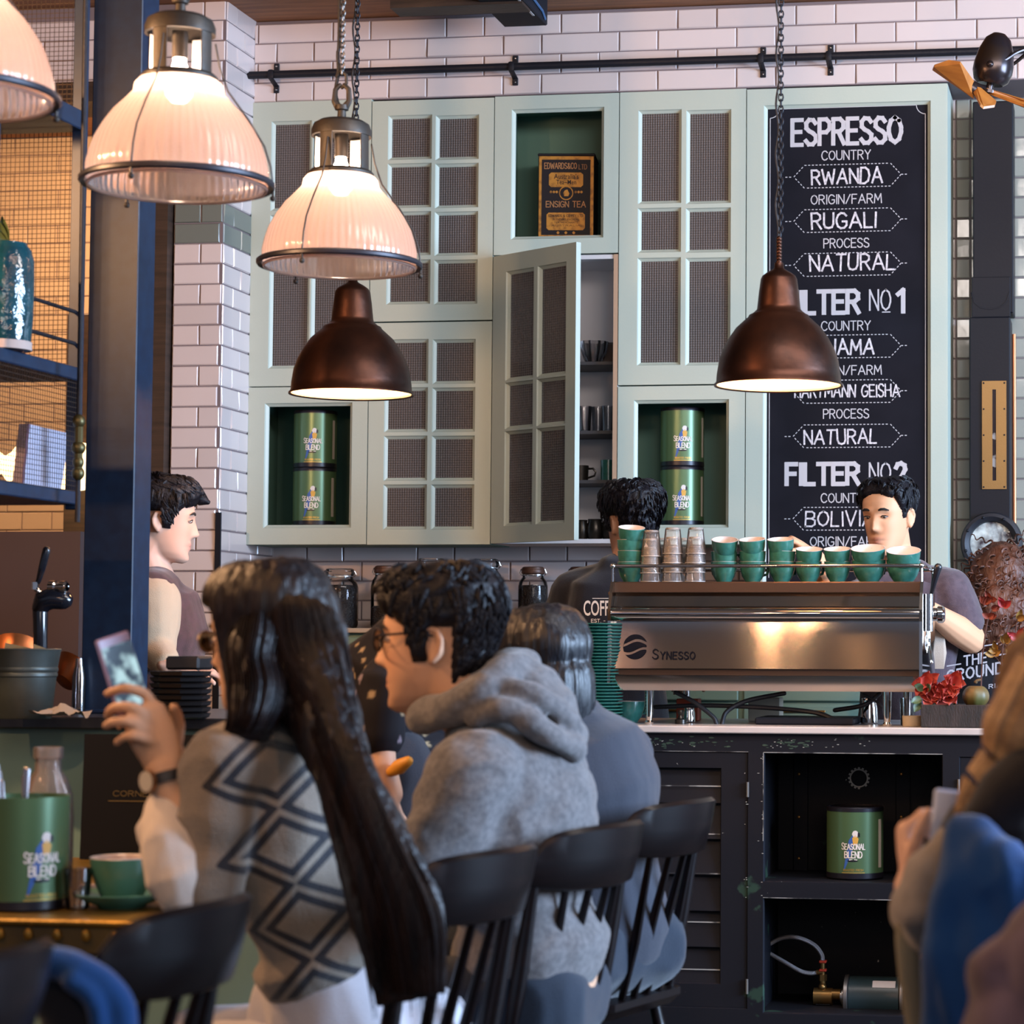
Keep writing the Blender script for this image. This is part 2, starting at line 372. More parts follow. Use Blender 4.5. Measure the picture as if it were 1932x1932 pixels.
def tiles(mb, o, U, V, N, w, h, row=.0765, lg=.30, sh=.149, gap=.004, phase=0, stack=False, green=()):
    o, U, V, N = Vector(o), Vector(U), Vector(V), Vector(N)
    mb.m = 1; mb.quad(o, o+U*w, o+U*w+V*h, o+V*h)
    r = 0; top = h
    while top > .004:
        bot = max(0, top-row); per = lg+sh if not stack else lg
        x = phase - (0 if (r % 2 == 0 or stack) else (lg+sh)/2) - 3*per; k = 0
        while x < w:
            L_ = lg if (k % 2 == 0 or stack) else sh; a, b = max(x, 0)+gap/2, min(x+L_, w)-gap/2
            x += L_; k += 1
            if b-a < .006: continue
            mb.m = 2 if r in green else 0
            z0, z1 = bot+gap/2, top-gap/2; bv = .0035
            if z1-z0 < .008: continue
            tx, tz = R_.gauss(0, .0030), R_.gauss(0, .0035); e = .005
            def P(u, v, d): return o+U*u+V*v+N*(d)
            def hh(u, v): return e+tx*(u-(a+b)/2)*3+tz*(v-(z0+z1)/2)*8
            A = [P(a, z0, .0005), P(b, z0, .0005), P(b, z1, .0005), P(a, z1, .0005)]
            B = [P(a+bv, z0+bv, hh(a, z0)), P(b-bv, z0+bv, hh(b, z0)), P(b-bv, z1-bv, hh(b, z1)), P(a+bv, z1-bv, hh(a, z1))]
            mb.add(A+B, [(4, 5, 6, 7), (0, 1, 5, 4), (1, 2, 6, 5), (2, 3, 7, 6), (3, 0, 4, 7)])
        top = bot; r += 1
    mb.m = 0
    return mb
ZC = aty(480, 41, D1).z                                     # ceiling height
XL = aty(479, 100, D1).x; XR = 3.6; ZB = aty(1100, 176, D1).z   # bulkhead left end, right end, underside
fl = MB().box((-7, -5, -.1), (6.2, 12.4, 0)); struct('floor', fl, mat('dark_concrete', '3a3836', .6, col2='2a2928', nscale=3))
ce = MB().box((-7, -1.0, ZC), (6.2, 7.4, ZC+.1)); struct('ceiling', ce, mat('grey_plaster', '45423f', .9)); struct('ceiling_timber', MB().box((-7, 7.4, ZC), (6.2, 12.4, ZC+.1)), m_wood_ceil)
b = MB(); tiles(b, (XL, D1, ZB), (1, 0, 0), (0, 0, 1), (0, -1, 0), XR-XL, ZC-ZB-.012, phase=.018)
b.m = 1; b.box((XL, D1+.002, ZB), (XR, D2, ZC-.002)); b.m = 0
struct('wall_upper', b, [m_tile, m_grout])
b = MB(); XE = aty(1793, 600, YF).x
tiles(b, (XL-.3, D2, 0), (1, 0, 0), (0, 0, 1), (0, -1, 0), XE-XL+.3, ZB, phase=.14, row=.0765)
b.m = 1; b.box((XL-.3, D2+.002, 0), (XE, D2+.12, ZC)); struct('wall_back', b, [m_tile, m_grout])
b = MB(); tiles(b, (XE, D2, 0), (1, 0, 0), (0, 0, 1), (0, -1, 0), XR-XE, ZB, phase=.055, row=.0765, stack=True)
b.m = 1; b.box((XE, D2+.002, 0), (XR, D2+.12, ZC)); struct('wall_right_recess', b, [m_tile_r, m_grout])
# pier beside the cabinets: front and right flank tiled
PX0 = aty(326, 600, DP).x; PX1 = aty(418, 600, DP).x
b = MB(); zt = aty(380, 10, DP).z; HP = ZC-.002
ng = round((HP-aty(370, 376, DP).z)/.0765); gr = (ng, ng+1)
off = HP-(aty(370, 383, DP).z+ng*.0765)
tiles(b, (PX0, DP, 0), (1, 0, 0), (0, 0, 1), (0, -1, 0), PX1-PX0, HP-off, phase=.105, green=gr)
tiles(b, (PX1, DP, 0), (0, 1, 0), (0, 0, 1), (1, 0, 0), D2-DP, HP-off, phase=.10, green=gr)
b.m = 1; b.box((PX0, DP+.002, 0), (PX1-.002, D2+.1, HP))
struct('wall_pier', b, [m_tile, m_grout, m_gtile])
# tiled lintel over the opening to the back room, and that room
XO = PX0-.002
ZL = aty(170, 161, DP).z
b = MB(); tiles(b, (-4.6, DP, ZL), (1, 0, 0), (0, 0, 1), (0, -1, 0), XO+4.6, ZC-.05-ZL, phase=.05)
b.m = 1; b.box((-4.6, DP+.002, ZL), (XO, DP+.16, ZC-.002)); struct('wall_left', b, [m_tile, m_grout])
b = MB().box((-4.6, DP-.06, ZL-.075), (XO-.13, DP+.2, ZL)); b.box((XO-.13, DP-.05, 0), (XO-.004, DP+.2, ZC-.3)); struct('trim_1', b, m_wood_dark)
m_far = mat('cream_far_tile', 'b9a68e', .3, spec=.5, island=.05)
b = MB(); tiles(b, (-7, 10.6, 0), (1, 0, 0), (0, 0, 1), (0, -1, 0), 7-1.4, ZC-.002, row=.085)
b.m = 1; b.box((-7, 10.602, 0), (-1.4, 10.7, ZC)); struct('wall_far', b, [m_far, m_grout])
b = MB().box((XR, -1, 0), (XR+.1, D2+.1, ZC)); 
b = MB().box((-7.1, -1, 0), (-7, 12.4, ZC)); struct('wall_side', b, mat('warm_plaster', '5a4a40', .9))
# timber beam under the ceiling and lining strip
b = MB(); zb = aty(640, 19, 8.2).z
b.box((-2.6, 8.2, zb), (aty(985, 10, 8.2).x, 8.32, ZC-.002)); b.box((-2.6, 8.17, zb+.035), (aty(985, 10, 8.2).x, 8.2, zb+.05)); b.box((-2.6, 8.185, zb+.06), (aty(985, 10, 8.2).x, 8.2, ZC-.002))
struct('trim_2', b, m_wood_dark)

# ================================================================== WALL CABINETS
m_sage = mat('sage_paint', 'a9b1a4', .45, spec=.45, bump=.03, bscale=120)
m_sage_shade = mat('sage_paint_shaded', '587a6e', .6)  # same sage paint, darkened to carry the shade inside
m_white_in = mat('white_lining', 'c9c3c2', .6)
def pane_mat():
    m = bpy.data.materials.new('cross_reeded_glass'); m.use_nodes = True; nt = m.node_tree; b = nt.nodes['Principled BSDF']; N = nt.nodes.new; L = nt.links.new
    b.inputs['Base Color'].default_value = lin('7d736f'); b.inputs['Roughness'].default_value = .3; b.inputs['Specular IOR Level'].default_value = .5
    tc = N('ShaderNodeTexCoord'); hs = []
    for ax in ('X', 'Z'):
        wv = N('ShaderNodeTexWave'); wv.bands_direction = ax; wv.inputs['Scale'].default_value = 34; L(tc.outputs['Object'], wv.inputs[0]); hs.append(wv)
    ad = N('ShaderNodeMath'); ad.operation = 'ADD'; L(hs[0].outputs['Fac'], ad.inputs[0]); L(hs[1].outputs['Fac'], ad.inputs[1])
    bp = N('ShaderNodeBump'); bp.inputs['Strength'].default_value = .5; bp.inputs['Distance'].default_value = .004; L(ad.outputs[0], bp.inputs['Height']); L(bp.outputs[0], b.inputs['Normal'])
    t = N('ShaderNodeBsdfTransparent'); x = N('ShaderNodeMixShader'); mr = N('ShaderNodeMapRange'); mr.inputs[2].default_value = 2; mr.inputs[3].default_value = .25; mr.inputs[4].default_value = .75
    L(ad.outputs[0], mr.inputs[0]); L(mr.outputs[0], x.inputs[0]); L(b.outputs[0], x.inputs[1]); L(t.outputs[0], x.inputs[2])
    L(x.outputs[0], nt.nodes['Material Output'].inputs[0]); t.inputs[0].default_value = lin('a09a96')
    return m
m_pane = pane_mat()
def face(mb, X0, X1, Z0, Z1, holes, y, thick, bev=.012, dep=.014):
    """front of a frame with rectangular openings, each with a mitred sloping bead"""
    xs = sorted({X0, X1, *[h[0] for h in holes], *[h[1] for h in holes]}); zs = sorted({Z0, Z1, *[h[2] for h in holes], *[h[3] for h in holes]})
    for i in range(len(xs)-1):
        for j in range(len(zs)-1):
            cx, cz = (xs[i]+xs[i+1])/2, (zs[j]+zs[j+1])/2
            if any(h[0] < cx < h[1] and h[2] < cz < h[3] for h in holes): continue
            mb.quad((xs[i], y, zs[j]), (xs[i+1], y, zs[j]), (xs[i+1], y, zs[j+1]), (xs[i], y, zs[j+1]))
    for (a, b_, c, d) in holes:
        O = [(a, y, c), (b_, y, c), (b_, y, d), (a, y, d)]
        S = [(a+.003, y+.006, c+.003), (b_-.003, y+.006, c+.003), (b_-.003, y+.006, d-.003), (a+.003, y+.006, d-.003)]
        I = [(a+bev, y+dep, c+bev), (b_-bev, y+dep, c+bev), (b_-bev, y+dep, d-bev), (a+bev, y+dep, d-bev)]
        K = [(p[0], y+thick, p[2]) for p in I]
        for A, B in ((O, S), (S, I), (I, K)):
            for k in range(4): mb.quad(A[k], A[(k+1) % 4], B[(k+1) % 4], B[k])
    mb.quad((X0, y, Z0), (X0, y, Z1), (X0, y+thick, Z1), (X0, y+thick, Z0)); mb.quad((X1, y, Z0), (X1, y, Z1), (X1, y+thick, Z1), (X1, y+thick, Z0))
    mb.quad((X0, y, Z0), (X1, y, Z0), (X1, y+thick, Z0), (X0, y+thick, Z0)); mb.quad((X0, y, Z1), (X1, y, Z1), (X1, y+thick, Z1), (X0, y+thick, Z1))
def cx_(px): return aty(px, 600, YF).x
def cz_(py, px=1000): return aty(px, py, YF).z
def carcass(X0, X1, Z0, Z1, y, t=.016):
    m = MB(); yb = D2-.012
    m.box((X0, y, Z0), (X0+t, yb, Z1)); m.box((X1-t, y, Z0), (X1, yb, Z1)); m.box((X0+t, y, Z0), (X1-t, yb, Z0+t)); m.box((X0+t, y, Z1-t), (X1-t, yb, Z1)); m.box((X0+t, yb-.008, Z0+t), (X1-t, yb, Z1-t))
    return m
GAP = .0018
def rect(p): return (cx_(p[0]), cx_(p[2]), cz_(p[3], (p[0]+p[2])/2), cz_(p[1], (p[0]+p[2])/2))
def unit(x0, x1, py0, py1, holes, label, glazed=True, inside=None, pxm=None):
    X0, X1 = cx_(x0)+GAP, cx_(x1)-GAP; pm = pxm or (x0+x1)/2; Z0, Z1 = cz_(py1, pm)+GAP, cz_(py0, pm)-GAP
    t = thing('wall_cabinet', label, 'cabinet', ((X0+X1)/2, D2-.012, Z0), 0, 'sage wall cabinets')
    obj('body', carcass(X0, X1, Z0, Z1, YF+.023), inside or m_sage_shade, t, smooth=False)
    H = [rect(h) for h in holes]; f = MB()
    if not glazed: obj('niche_floor', MB().box((X0+.017, YF+.023, Z0+.017), (X1-.017, D2-.021, H[0][2]+.012)), inside or m_sage_shade, t, smooth=False)
    face(f, X0, X1, Z0, Z1, H, YF, .022)
    d = obj('door' if glazed else 'face_frame', f, m_sage, t, smooth=False)
    if glazed:
        g = MB()
        for (a, b_, c, e) in H: g.box((a+.008, YF+.015, c+.008), (b_-.008, YF+.019, e-.008))
        obj('glass_pane', g, m_pane, d, smooth=False)
    return t
def grid(xs, ys): return [(a, c, b_, d) for (a, b_) in xs for (c, d) in ys]
ZT, ZBm = 178, 1028
xa, xb, xc, xd, xe, xf = 470, 696.7, 929.2, 1166, 1407, 1787
unit(xa, xb, 188, 728, grid([(507, 583), (586, 662)], [(228, 397), (405, 695)]), 'tall glazed sage cabinet in the upper left corner beside the tiled pier', pxm=640)
unit(xb, xc, 187, 606, grid([(728, 811), (818, 900)], [(217, 301), (308, 392), (399, 482), (490, 574)]), 'sage cabinet with eight small panes, upper one behind the second glass lamp')
unit(xb, xc, 607, 1028, grid([(727, 809), (817, 898)], [(640, 724), (731, 815), (822, 907), (914, 999)]), 'sage cabinet with eight small panes, lower one beside the open door')
unit(xd, xe, 170, 726, grid([(1202, 1284), (1293, 1378)], [(207, 384), (392, 476), (486, 689)]), 'tall sage cabinet with six panes left of the chalkboard')
unit(xa, xb, 729, 1028, [(502, 760, 667, 996)], 'open sage niche holding two tins at the far left', False)
unit(xc, xd, 178, 480, [(962, 204, 1137, 450)], 'open sage niche holding the old black tea tin', False, m_sage_shade)
unit(xd, xe, 727, 1028, [(1197, 754, 1376, 996)], 'open sage niche holding two tins left of the chalkboard', False)
# cabinet with its door standing open
X0, X1, Z0, Z1 = cx_(xc)+GAP, cx_(xd)-GAP, cz_(1026, 1050)+GAP, cz_(481, 1050)-GAP
t = thing('wall_cabinet', 'sage cabinet with its glazed door swung open onto white shelves', 'cabinet', ((X0+X1)/2, D2-.012, Z0), 0, 'sage wall cabinets')
obj('body', carcass(X0, X1, Z0, Z1, YF+.004), m_white_in, t, smooth=False)
SHZ = [aty(1128, y, D2-.16).z for y in (688, 817, 909)]
for z in SHZ: obj('shelf', MB().box((X0+.017, D1+.03, z-.012), (X1-.017, D2-.021, z)), mat('dark_shelf', '3a3636', .5), t, smooth=False)
obj('edge_strip', MB().box((X1-.016, YF, Z0), (X1, YF+.004, Z1)), mat('bare_wood', 'b08c70', .6), t, smooth=False)
wd = X1-X0; best = min((abs(proj((X0+wd*math.cos(a), YF-wd*math.sin(a), (Z0+Z1)/2))[0]-1085), a) for a in [k*.005 for k in range(20, 300)])[1]
f = MB(); us = [(.16, .50), (.545, .885)]; vs = [(.06, .44), (.447, .608), (.615, .942)]; hz = Z1-Z0
H = [(a*wd, b_*wd, hz-d*hz, hz-c*hz) for a, b_ in us for c, d in vs]; face(f, 0, wd, 0, hz, H, 0, .022)
f.quad((0, .022, 0), (wd, .022, 0), (wd, .022, hz*.05), (0, .022, hz*.05))
T = Matrix.Translation((X0, YF-.002, Z0)) @ Matrix.Rotation(-best, 4, 'Z')
f2 = MB(); f2.T = T; f2.add(f.v, f.f); d = obj('door', f2, m_sage, t, smooth=False)
g = MB(); g.T = T
for (a, b_, c, e) in H: g.box((a+.008, .015, c+.008), (b_-.008, .019, e-.008))
obj('glass_pane', g, m_pane, d, smooth=False)
# chalkboard and its tall frame
X0, X1 = cx_(xe)+GAP, cx_(1786); Z1 = cz_(163, 1600); Z0 = 1.30
bd = thing('chalkboard', 'tall black chalkboard menu in a sage frame', 'chalkboard', ((X0+X1)/2, D2-.012, Z0))
fb = MB(); bx0, bx1, bz1 = cx_(1440), cx_(1756), cz_(194, 1600); face(fb, X0, X1, Z0, Z1, [(bx0, bx1, Z0+.08, bz1)], YF, .30)
fb.box((X1, YF+.001, Z0), (X1+.004, D2-.01, Z1)); obj('frame', fb, m_sage, bd, smooth=False)
m_slate = mat('chalkboard_slate', '131218', .85, col2='1b1a21', nscale=5, detail=8, lo=.4, hi=.8, spec=.15)
obj('board', MB().box((bx0+.004, YF+.016, Z0+.09), (bx1-.004, YF+.03, bz1-.004)), m_slate, bd, smooth=False)
yb = YF+.0154
def bx(px): return aty(px, 600, yb).x
def bz(py): return aty(1597, py, yb).z
fnb = lambda u, v: (u, yb, v)
S1 = abs(bz(500)-bz(501))
m_chalk = mat('chalk', 'd6cfd0', .95, col2='a8a2a6', nscale=120); paint = MB()
def line(mb, t, x0, x1, y0, y1, w, jit=0, small=None): letter(mb, t, fnb, bx(x0), bz(y1), bz(y0)-bz(y1), w*S1, bx(x1)-bx(x0), jit, small=small)
for y0, y1, n in ((222, 273, None), (547, 592, '1'), (873, 915, '2')):
    if n is None: line(paint, 'ESPRESSO', 1494, 1700, y0+2, y1-2, 4.0)
    else:
        line(paint, 'FILTER', 1485, 1620, y0+2, y1-2, 4.2); line(paint, 'NO', 1641, 1680, y0+1, y1-6, 1.6)
        paint.quad(fnb(bx(1664), bz(y1-3)), fnb(bx(1680), bz(y1-3)), fnb(bx(1680), bz(y1-1)), fnb(bx(1664), bz(y1-1)))
        line(paint, n, 1694 if n == '1' else 1690, 1704 if n == '1' else 1709, y0+2, y1-2, 4.2)
for y0 in (283, 605, 930): line(paint, 'COUNTRY', 1550, 1642, y0+1, y0+18, 1.0)
for y0 in (367, 690, 1013): line(paint, 'ORIGIN/FARM', 1530, 1663, y0, y0+17, 1.0)
for y0 in (450, 772): line(paint, 'PROCESS', 1554, 1639, y0, y0+17, 1.0)
for t_, x0, x1, y0, y1, w_ in (('RWANDA', 1531, 1664, 318, 346, 1.9), ('RUGALI', 1531, 1652, 401, 430, 1.9), ('NATURAL', 1528, 1687, 481, 510, 1.8), ('PANAMA', 1517, 1649, 640, 668, 1.9), ('HARTMANN GEISHA', 1500, 1697, 726, 749, 1.4), ('NATURAL', 1518, 1654, 810, 837, 1.7), ('BOLIVIA', 1521, 1650, 965, 992, 1.6)):
    chalk = MB(); line(chalk, t_, x0, x1, y0, y1, w_, .06); obj('chalk_writing', chalk, m_chalk, bd, smooth=False)
def dash(mb, p, q, w=.8, on=4, offn=3):
    L_ = math.hypot(q[0]-p[0], q[1]-p[1]); n = max(1, int(L_/(on+offn)))
    for k in range(n):
        a = k*(on+offn)/L_; b_ = min(1, a+on/L_); P = [(p[0]+(q[0]-p[0])*s, p[1]+(q[1]-p[1])*s) for s in (a, b_)]
        dx, dy = (q[0]-p[0])/L_*w, (q[1]-p[1])/L_*w
        mb.quad(*[fnb(bx(x), bz(y)) for x, y in ((P[0][0]-dy, P[0][1]+dx), (P[1][0]-dy, P[1][1]+dx), (P[1][0]+dy, P[1][1]-dx), (P[0][0]+dy, P[0][1]-dx))])
for y0 in (310, 394, 477, 632, 717, 801, 957):
    y1, ym = y0+43, y0+21.5; c = [(1497, ym), (1517, y0), (1680, y0), (1700, ym), (1680, y1), (1517, y1)]
    for k in range(6): dash(paint, c[k], c[(k+1) % 6])
    dash(paint, (1481, ym), (1497, ym)); dash(paint, (1700, ym), (1716, ym))
B0, B1, BT = 1452, 1746, 202
def solid(p, q, w=.7): dash(paint, p, q, w, 1e9, 0)
arc = [(B0+17*math.sin(a), BT+17*math.cos(a)) for a in [k*PI/12 for k in range(7)]]
for p, q in zip(arc[:-1], arc[1:]): solid(p, q)
arc = [(B1-17*math.sin(a), BT+17*math.cos(a)) for a in [k*PI/12 for k in range(7)]]
for p, q in zip(arc[:-1], arc[1:]): solid(p, q)
for p, q in (((B0+17, BT), (B1-17, BT)), ((B0, BT+17), (B0, 1090)), ((B1, BT+17), (B1, 1090))): solid(p, q)
obj('painted_lettering', paint, mat('off_white_paint', 'b5b0b2', .8), bd, smooth=False)

# ------------------------------------------------------------------ black rail with brackets over the cabinets
rl = thing('wall_rail', 'long black pipe rail bracketed along the tiled bulkhead', 'rail', (0, D1-.06, cz_(120)-.05))
yr = D1-.06; zr = aty(1200, 118, yr).z; x0 = aty(468, 141, yr).x
rp = MB().cyl((x0, yr, zr), (XR-.1, yr, zr), .0145); obj('pipe', rp, m_dark_iron, rl)
for px, py in ((513, 145), (966, 133), (1436, 118), (1564, 113)):
    X = aty(px, py, yr).x; b = MB(); b.box((X-.011, D1-.012, zr+.016), (X+.011, D1-.005, zr+.055), .002); b.box((X-.011, D1-.012, zr-.060), (X+.011, D1-.005, zr-.030), .002)
    b.tube([(X, D1-.012, zr-.034), (X, yr-.016, zr-.016), (X, yr-.018, zr), (X, yr-.014, zr+.014), (X, D1-.010, zr+.022)], .011, 6, flat=.25, side=(1, 0, 0))
    k = obj('bracket', b, m_dark_iron, rl)
    s_ = MB()
    for z in (zr+.043, zr-.048): s_.ell((X, D1-.013, z), (.004, .003, .004), seg=8, rings=6)
    obj('screw', s_, mat('bright_steel', 'c0bebc', .25, 1), k)

# ================================================================== TINS, JARS AND SHELF WARE
m_tin = mat('green_tin', '4e6b49', .33, .35, spec=.6); m_tinblk = mat('black_tin', '1c1b24', .35, .3); m_cream = mat('cream_print', 'd8d0c8', .6)
def tin(label, loc, rz, r=.0825, h=.222, lid=True, group=None, rough=None):
    t = thing('coffee_tin', label, 'tin', (0, 0, 0), 0, group)
    b = MB().lathe([(0, .016), (r, .016), (r, h-(.014 if lid else .004)), (r-.002, h-(.014 if lid else .004)), (r-.003, .018), (0, .018)] if not lid else [(r, .014), (r, h-.012)], seg=48)
    obj('can', b, m_tin, t)
    obj('base_band', MB().lathe([(0, 0), (r*.98, 0), (r*1.012, .003), (r*1.012, .018), (r, .0185)], seg=48), m_tinblk, t)
    if lid: obj('lid', MB().lathe([(r, h-.013), (r*1.015, h-.013), (r*1.015, h-.003), (r*.99, h), (r*.9, h), (r*.88, h-.003), (0, h-.003)], seg=48), m_tinblk, t)
    fn = lambda u, v: ((r+.0007)*math.sin(u/r), -(r+.0007)*math.cos(u/r), v)
    lb = MB(); letter(lb, 'SEASONAL', fn, -.035, h*.42, .019, .0013, .070, small=.86); letter(lb, 'BLEND', fn, -.026, h*.305, .018, .0015, .052)
    lb.quad(fn(-.012, h*.27), fn(.012, h*.27), fn(.012, h*.285), fn(-.012, h*.285))
    obj('lettering', lb, m_cream, t)
    fn2 = lambda u, v: ((r+.0003)*math.sin(u/r), -(r+.0003)*math.cos(u/r), v); e = h/.222
    pr = MB(); pr.m = 0
    patch(pr, [(-.03, .030*e), (-.024, .032*e), (.004, .108*e), (.010, .128*e), (-.002, .138*e), (-.018, .115*e), (-.022, .075*e)], fn2, 10)
    pr.m = 1; patch(pr, [(-.002, .104*e), (.012, .108*e), (.016, .126*e), (.006, .138*e), (-.003, .128*e)], fn, 6)
    pr.m = 2; patch(pr, disc(.006, .141*e, .010), fn, 6); pr.m = 3; patch(pr, [(.012, .134*e), (.020, .131*e), (.020, .143*e), (.013, .147*e)], fn, 4)
    pr.m = 3; patch(pr, disc(-.002, .058*e, .018, rz=.003), fn2, 6)
    obj('parrot_emblem', pr, [mat('print_blue', '2c5596', .5), mat('print_yellow', 'c9963c', .5), mat('print_white', 'cfc6c0', .5), m_tinblk], t)
    sp = MB(); a0, a1 = 1.02*r, 1.22*r
    patch(sp, [(a0, .035*e), (a1, .035*e), (a1, h*.83), (a0, h*.83)], fn2, 4); obj('side_label', sp, mat('pale_label', 'a89f92', .6), t)
    gl = MB(); patch(gl, [(-.035, .0195), (.035, .0195), (.035, .022), (-.035, .022)], fn2, 8); letter(gl, 'ROASTED FRESH', fn2, -.03, h*.12, .006, .0006, .06); obj('gold_line', gl, mat('gold_print', 'b89a50', .4, .6), t)
    t.location = loc; t.rotation_euler = (0, 0, rz)
    return t
yt = D1+.125
for px, where in ((594, 'in the far left niche'), (1287, 'in the niche left of the chalkboard')):
    p = aty(px, 900, yt); zf = cz_(996, px)+.0125
    tin(f'green coffee tin {where}, lower of its stack of two', (p.x, yt, zf+.001), .18, group='coffee tins on display'); tin(f'green coffee tin {where}, upper of its stack of two', (p.x, yt, zf+.2235), .22, group='coffee tins on display')
# the old tea tin
zf = cz_(450, 1050)+.0125; tx = aty(1065, 400, D1+.09).x; tw, th = .215, aty(1065, 290, D1+.07).z-zf
t = thing('tea_tin', 'old black and gold square tea tin in the upper sage niche', 'tin', (tx, D1+.15, zf), .14)
ORG[t.name] = Vector((0, 0, 0)); yq = -.085
m_tea = mat('black_japanned_tin', '171215', .5, 0, spec=.2, bump=.05, bscale=40); m_gold = mat('worn_gold', 'a5722c', .45, .5, col2='5a3a1a', nscale=50, lo=.45, hi=.75)
m_goldt = mat('gold_lettering', '9a6a40', .5, .3)
obj('body', MB().box((-tw/2, yq, 0), (tw/2, .085, th-.01), .004), m_tea, t); obj('lid', MB().box((-tw/2-.002, yq-.002, th-.01), (tw/2+.002, .087, th), .003), m_tea, t)
fq = lambda u, v: (u, yq-.0007, v)
b = MB()
for (x0, x1, z0, z1) in ((-.104, .104, .004, .014), (-.104, .104, th-.024, th-.011), (-.104, -.094, .014, th-.024), (.092, .104, .014, th-.024)): b.quad(fq(x0, z0), fq(x1, z0), fq(x1, z1), fq(x0, z1))
def plaque(mb, x0, x1, z0, z1, c=.008):
    mb.add([fq(*p) for p in [(x0+c, z0), (x1-c, z0), (x1, z0+c), (x1, z1-c), (x1-c, z1), (x0+c, z1), (x0, z1-c), (x0, z0+c)]], [list(range(8))])
plaque(b, -.066, .064, th*.605, th*.775); plaque(b, -.074, .072, th*.10, th*.305)
n = 28; ring = [(.027*math.cos(2*PI*k/n), .027*math.sin(2*PI*k/n)) for k in range(n)]; zc = th*.535
for k in range(n): a, c_ = ring[k], ring[(k+1) % n]; b.quad(fq(a[0], zc+a[1]), fq(c_[0], zc+c_[1]), fq(c_[0]*.86, zc+c_[1]*.86), fq(a[0]*.86, zc+a[1]*.86))
patch(b, [(-.010, zc-.012), (.010, zc-.012), (.012, zc-.002), (.004, zc+.014), (-.006, zc+.010), (-.011, zc)], fq, 6)
for s in (-1, 1):
    for k in range(3): patch(b, disc(s*(.036+.011*k), zc+.004, .0052, 10), fq, 4)
for x in (-.03, 0, .03): patch(b, disc(x, th*.07, .006, 8), fq, 3)
obj('gold_decoration', b, m_gold, t, smooth=False)
b = MB(); letter(b, 'EDWARDS&CO', fq, -.083, th*.82, .022, .0013, .122); letter(b, 'LTD', fq, .048, th*.815, .018, .0008, .03); obj('gold_lettering', b, m_goldt, t, smooth=False); b = MB(); letter(b, 'ENSIGN TEA', fq, -.076, th*.37, .022, .0014, .150)
obj('gold_lettering', b, m_goldt, t, smooth=False)
fr = lambda u, v: (u, yq-.0012, v); b = MB(); ftext(b, "Australia's", fr, -.047, th*.70, .02, .094, .01); ftext(b, "Tea~Men", fr, -.038, th*.635, .018, .076, .01); obj('dark_lettering', b, m_tea, t, smooth=False); b = MB()
letter(b, 'EDWARDS & CO PTY LTD', fr, -.066, th*.255, .009, .0007, .13)
for k, wd_ in enumerate((.10, .09, .11)): letter(b, ('BLENDERS PACKERS', 'TEA MERCHANTS', 'AUSTRALIA')[k], fr, -wd_/2, th*(.215-.035*k), .006, .0005, wd_)
obj('dark_lettering', b, m_tea, t, smooth=False)

m_glass = glass_mat('clear_glass', (1, 1, 1), .03, .22, (.86, .87, .87)); m_beans = mat('coffee_beans', '1d1412', .35, bump=.8, bscale=160)
m_steel = mat('bright_steel', 'c0bebc', .25, 1); m_brownlid = mat('brown_clamp_lid', '4a3024', .45, .3)
XB0, XB1 = PX1+.02, XE
YB = D2-.46; zbk = aty(670, 1185, YB).z
bk = thing('back_counter', 'sage green back counter under the cabinets with a pale worktop edge', 'counter', (0, D2-.2, 0))
obj('worktop', MB().box((XB0, YB, zbk-.018), (XB1, D2-.012, zbk), .003), mat('pale_worktop', 'b0a294', .4), bk)
m_mint = mat('mint_counter_paint', '6f8a7c', .5)
obj('body', MB().box((XB0, YB+.03, 0), (XB1, D2-.012, zbk-.018)), m_mint, bk, smooth=False)
for k in range(6):
    for j, (z0, z1) in enumerate(((zbk-.13, zbk-.035), (zbk-.26, zbk-.15), (zbk-.62, zbk-.28))):
        xx = XB0+.05+k*.47; dr = obj('drawer', MB().box((xx, YB+.012, z0), (xx+.45, YB+.031, z1), .004), m_mint, bk, smooth=False)
        obj('drawer_pull', MB().box((xx+.15, YB+.002, z1-.02), (xx+.3, YB+.013, z1-.012), .002), mat('brass', 'a67c45', .35, .8), dr)
def jar(px, wpx, ytop, lab, lid, fill):
    Y = D2-.16; p = aty(px, 1183, Y); k = (p-EYE).dot(FWD)/F_PX; r = wpx/2*k; h = aty(px, ytop, Y).z-zbk; z = zbk+.001
    t = thing('storage_jar', lab, 'jar', (p.x, Y, z), 0, 'storage jars on the back counter'); ORG[t.name] = Vector((0, 0, 0)); rn = r*.72
    obj('glass_body', MB().lathe([(0, 0), (r*.9, 0), (r, .012), (r, h*.68), (r*.93, h*.76), (rn, h*.83), (rn, h*.9)], seg=28), m_glass, t)
    obj('contents', MB().lathe([(0, .005), (r*.86, .005), (r*.95, .016), (r*.95, h*fill*.9), (r*.8, h*fill), (0, h*fill*1.02)], seg=24), m_beans, t)
    obj('lid', MB().lathe([(rn*1.06, h*.885), (rn*1.1, h*.90), (rn*1.1, h*.95), (rn*1.04, h*.965), (rn*1.04, h*.985), (rn*.9, h), (0, h)], seg=28), m_brownlid if lid else m_glass, t)
    w_ = MB(); w_.tube([(rn*1.12*math.cos(a), rn*1.12*math.sin(a), h*.865) for a in [2*PI*k/24 for k in range(24)]], .0022, 6, closed=True)
    for s in (-1, 1): w_.tube([(s*rn*1.12, 0, h*.865), (s*rn*1.28, -.002, h*.90), (s*rn*1.16, -.004, h*.955), (s*rn*.9, 0, h*.985)], .0022, 6)
    obj('wire_clip', w_, m_steel, t)
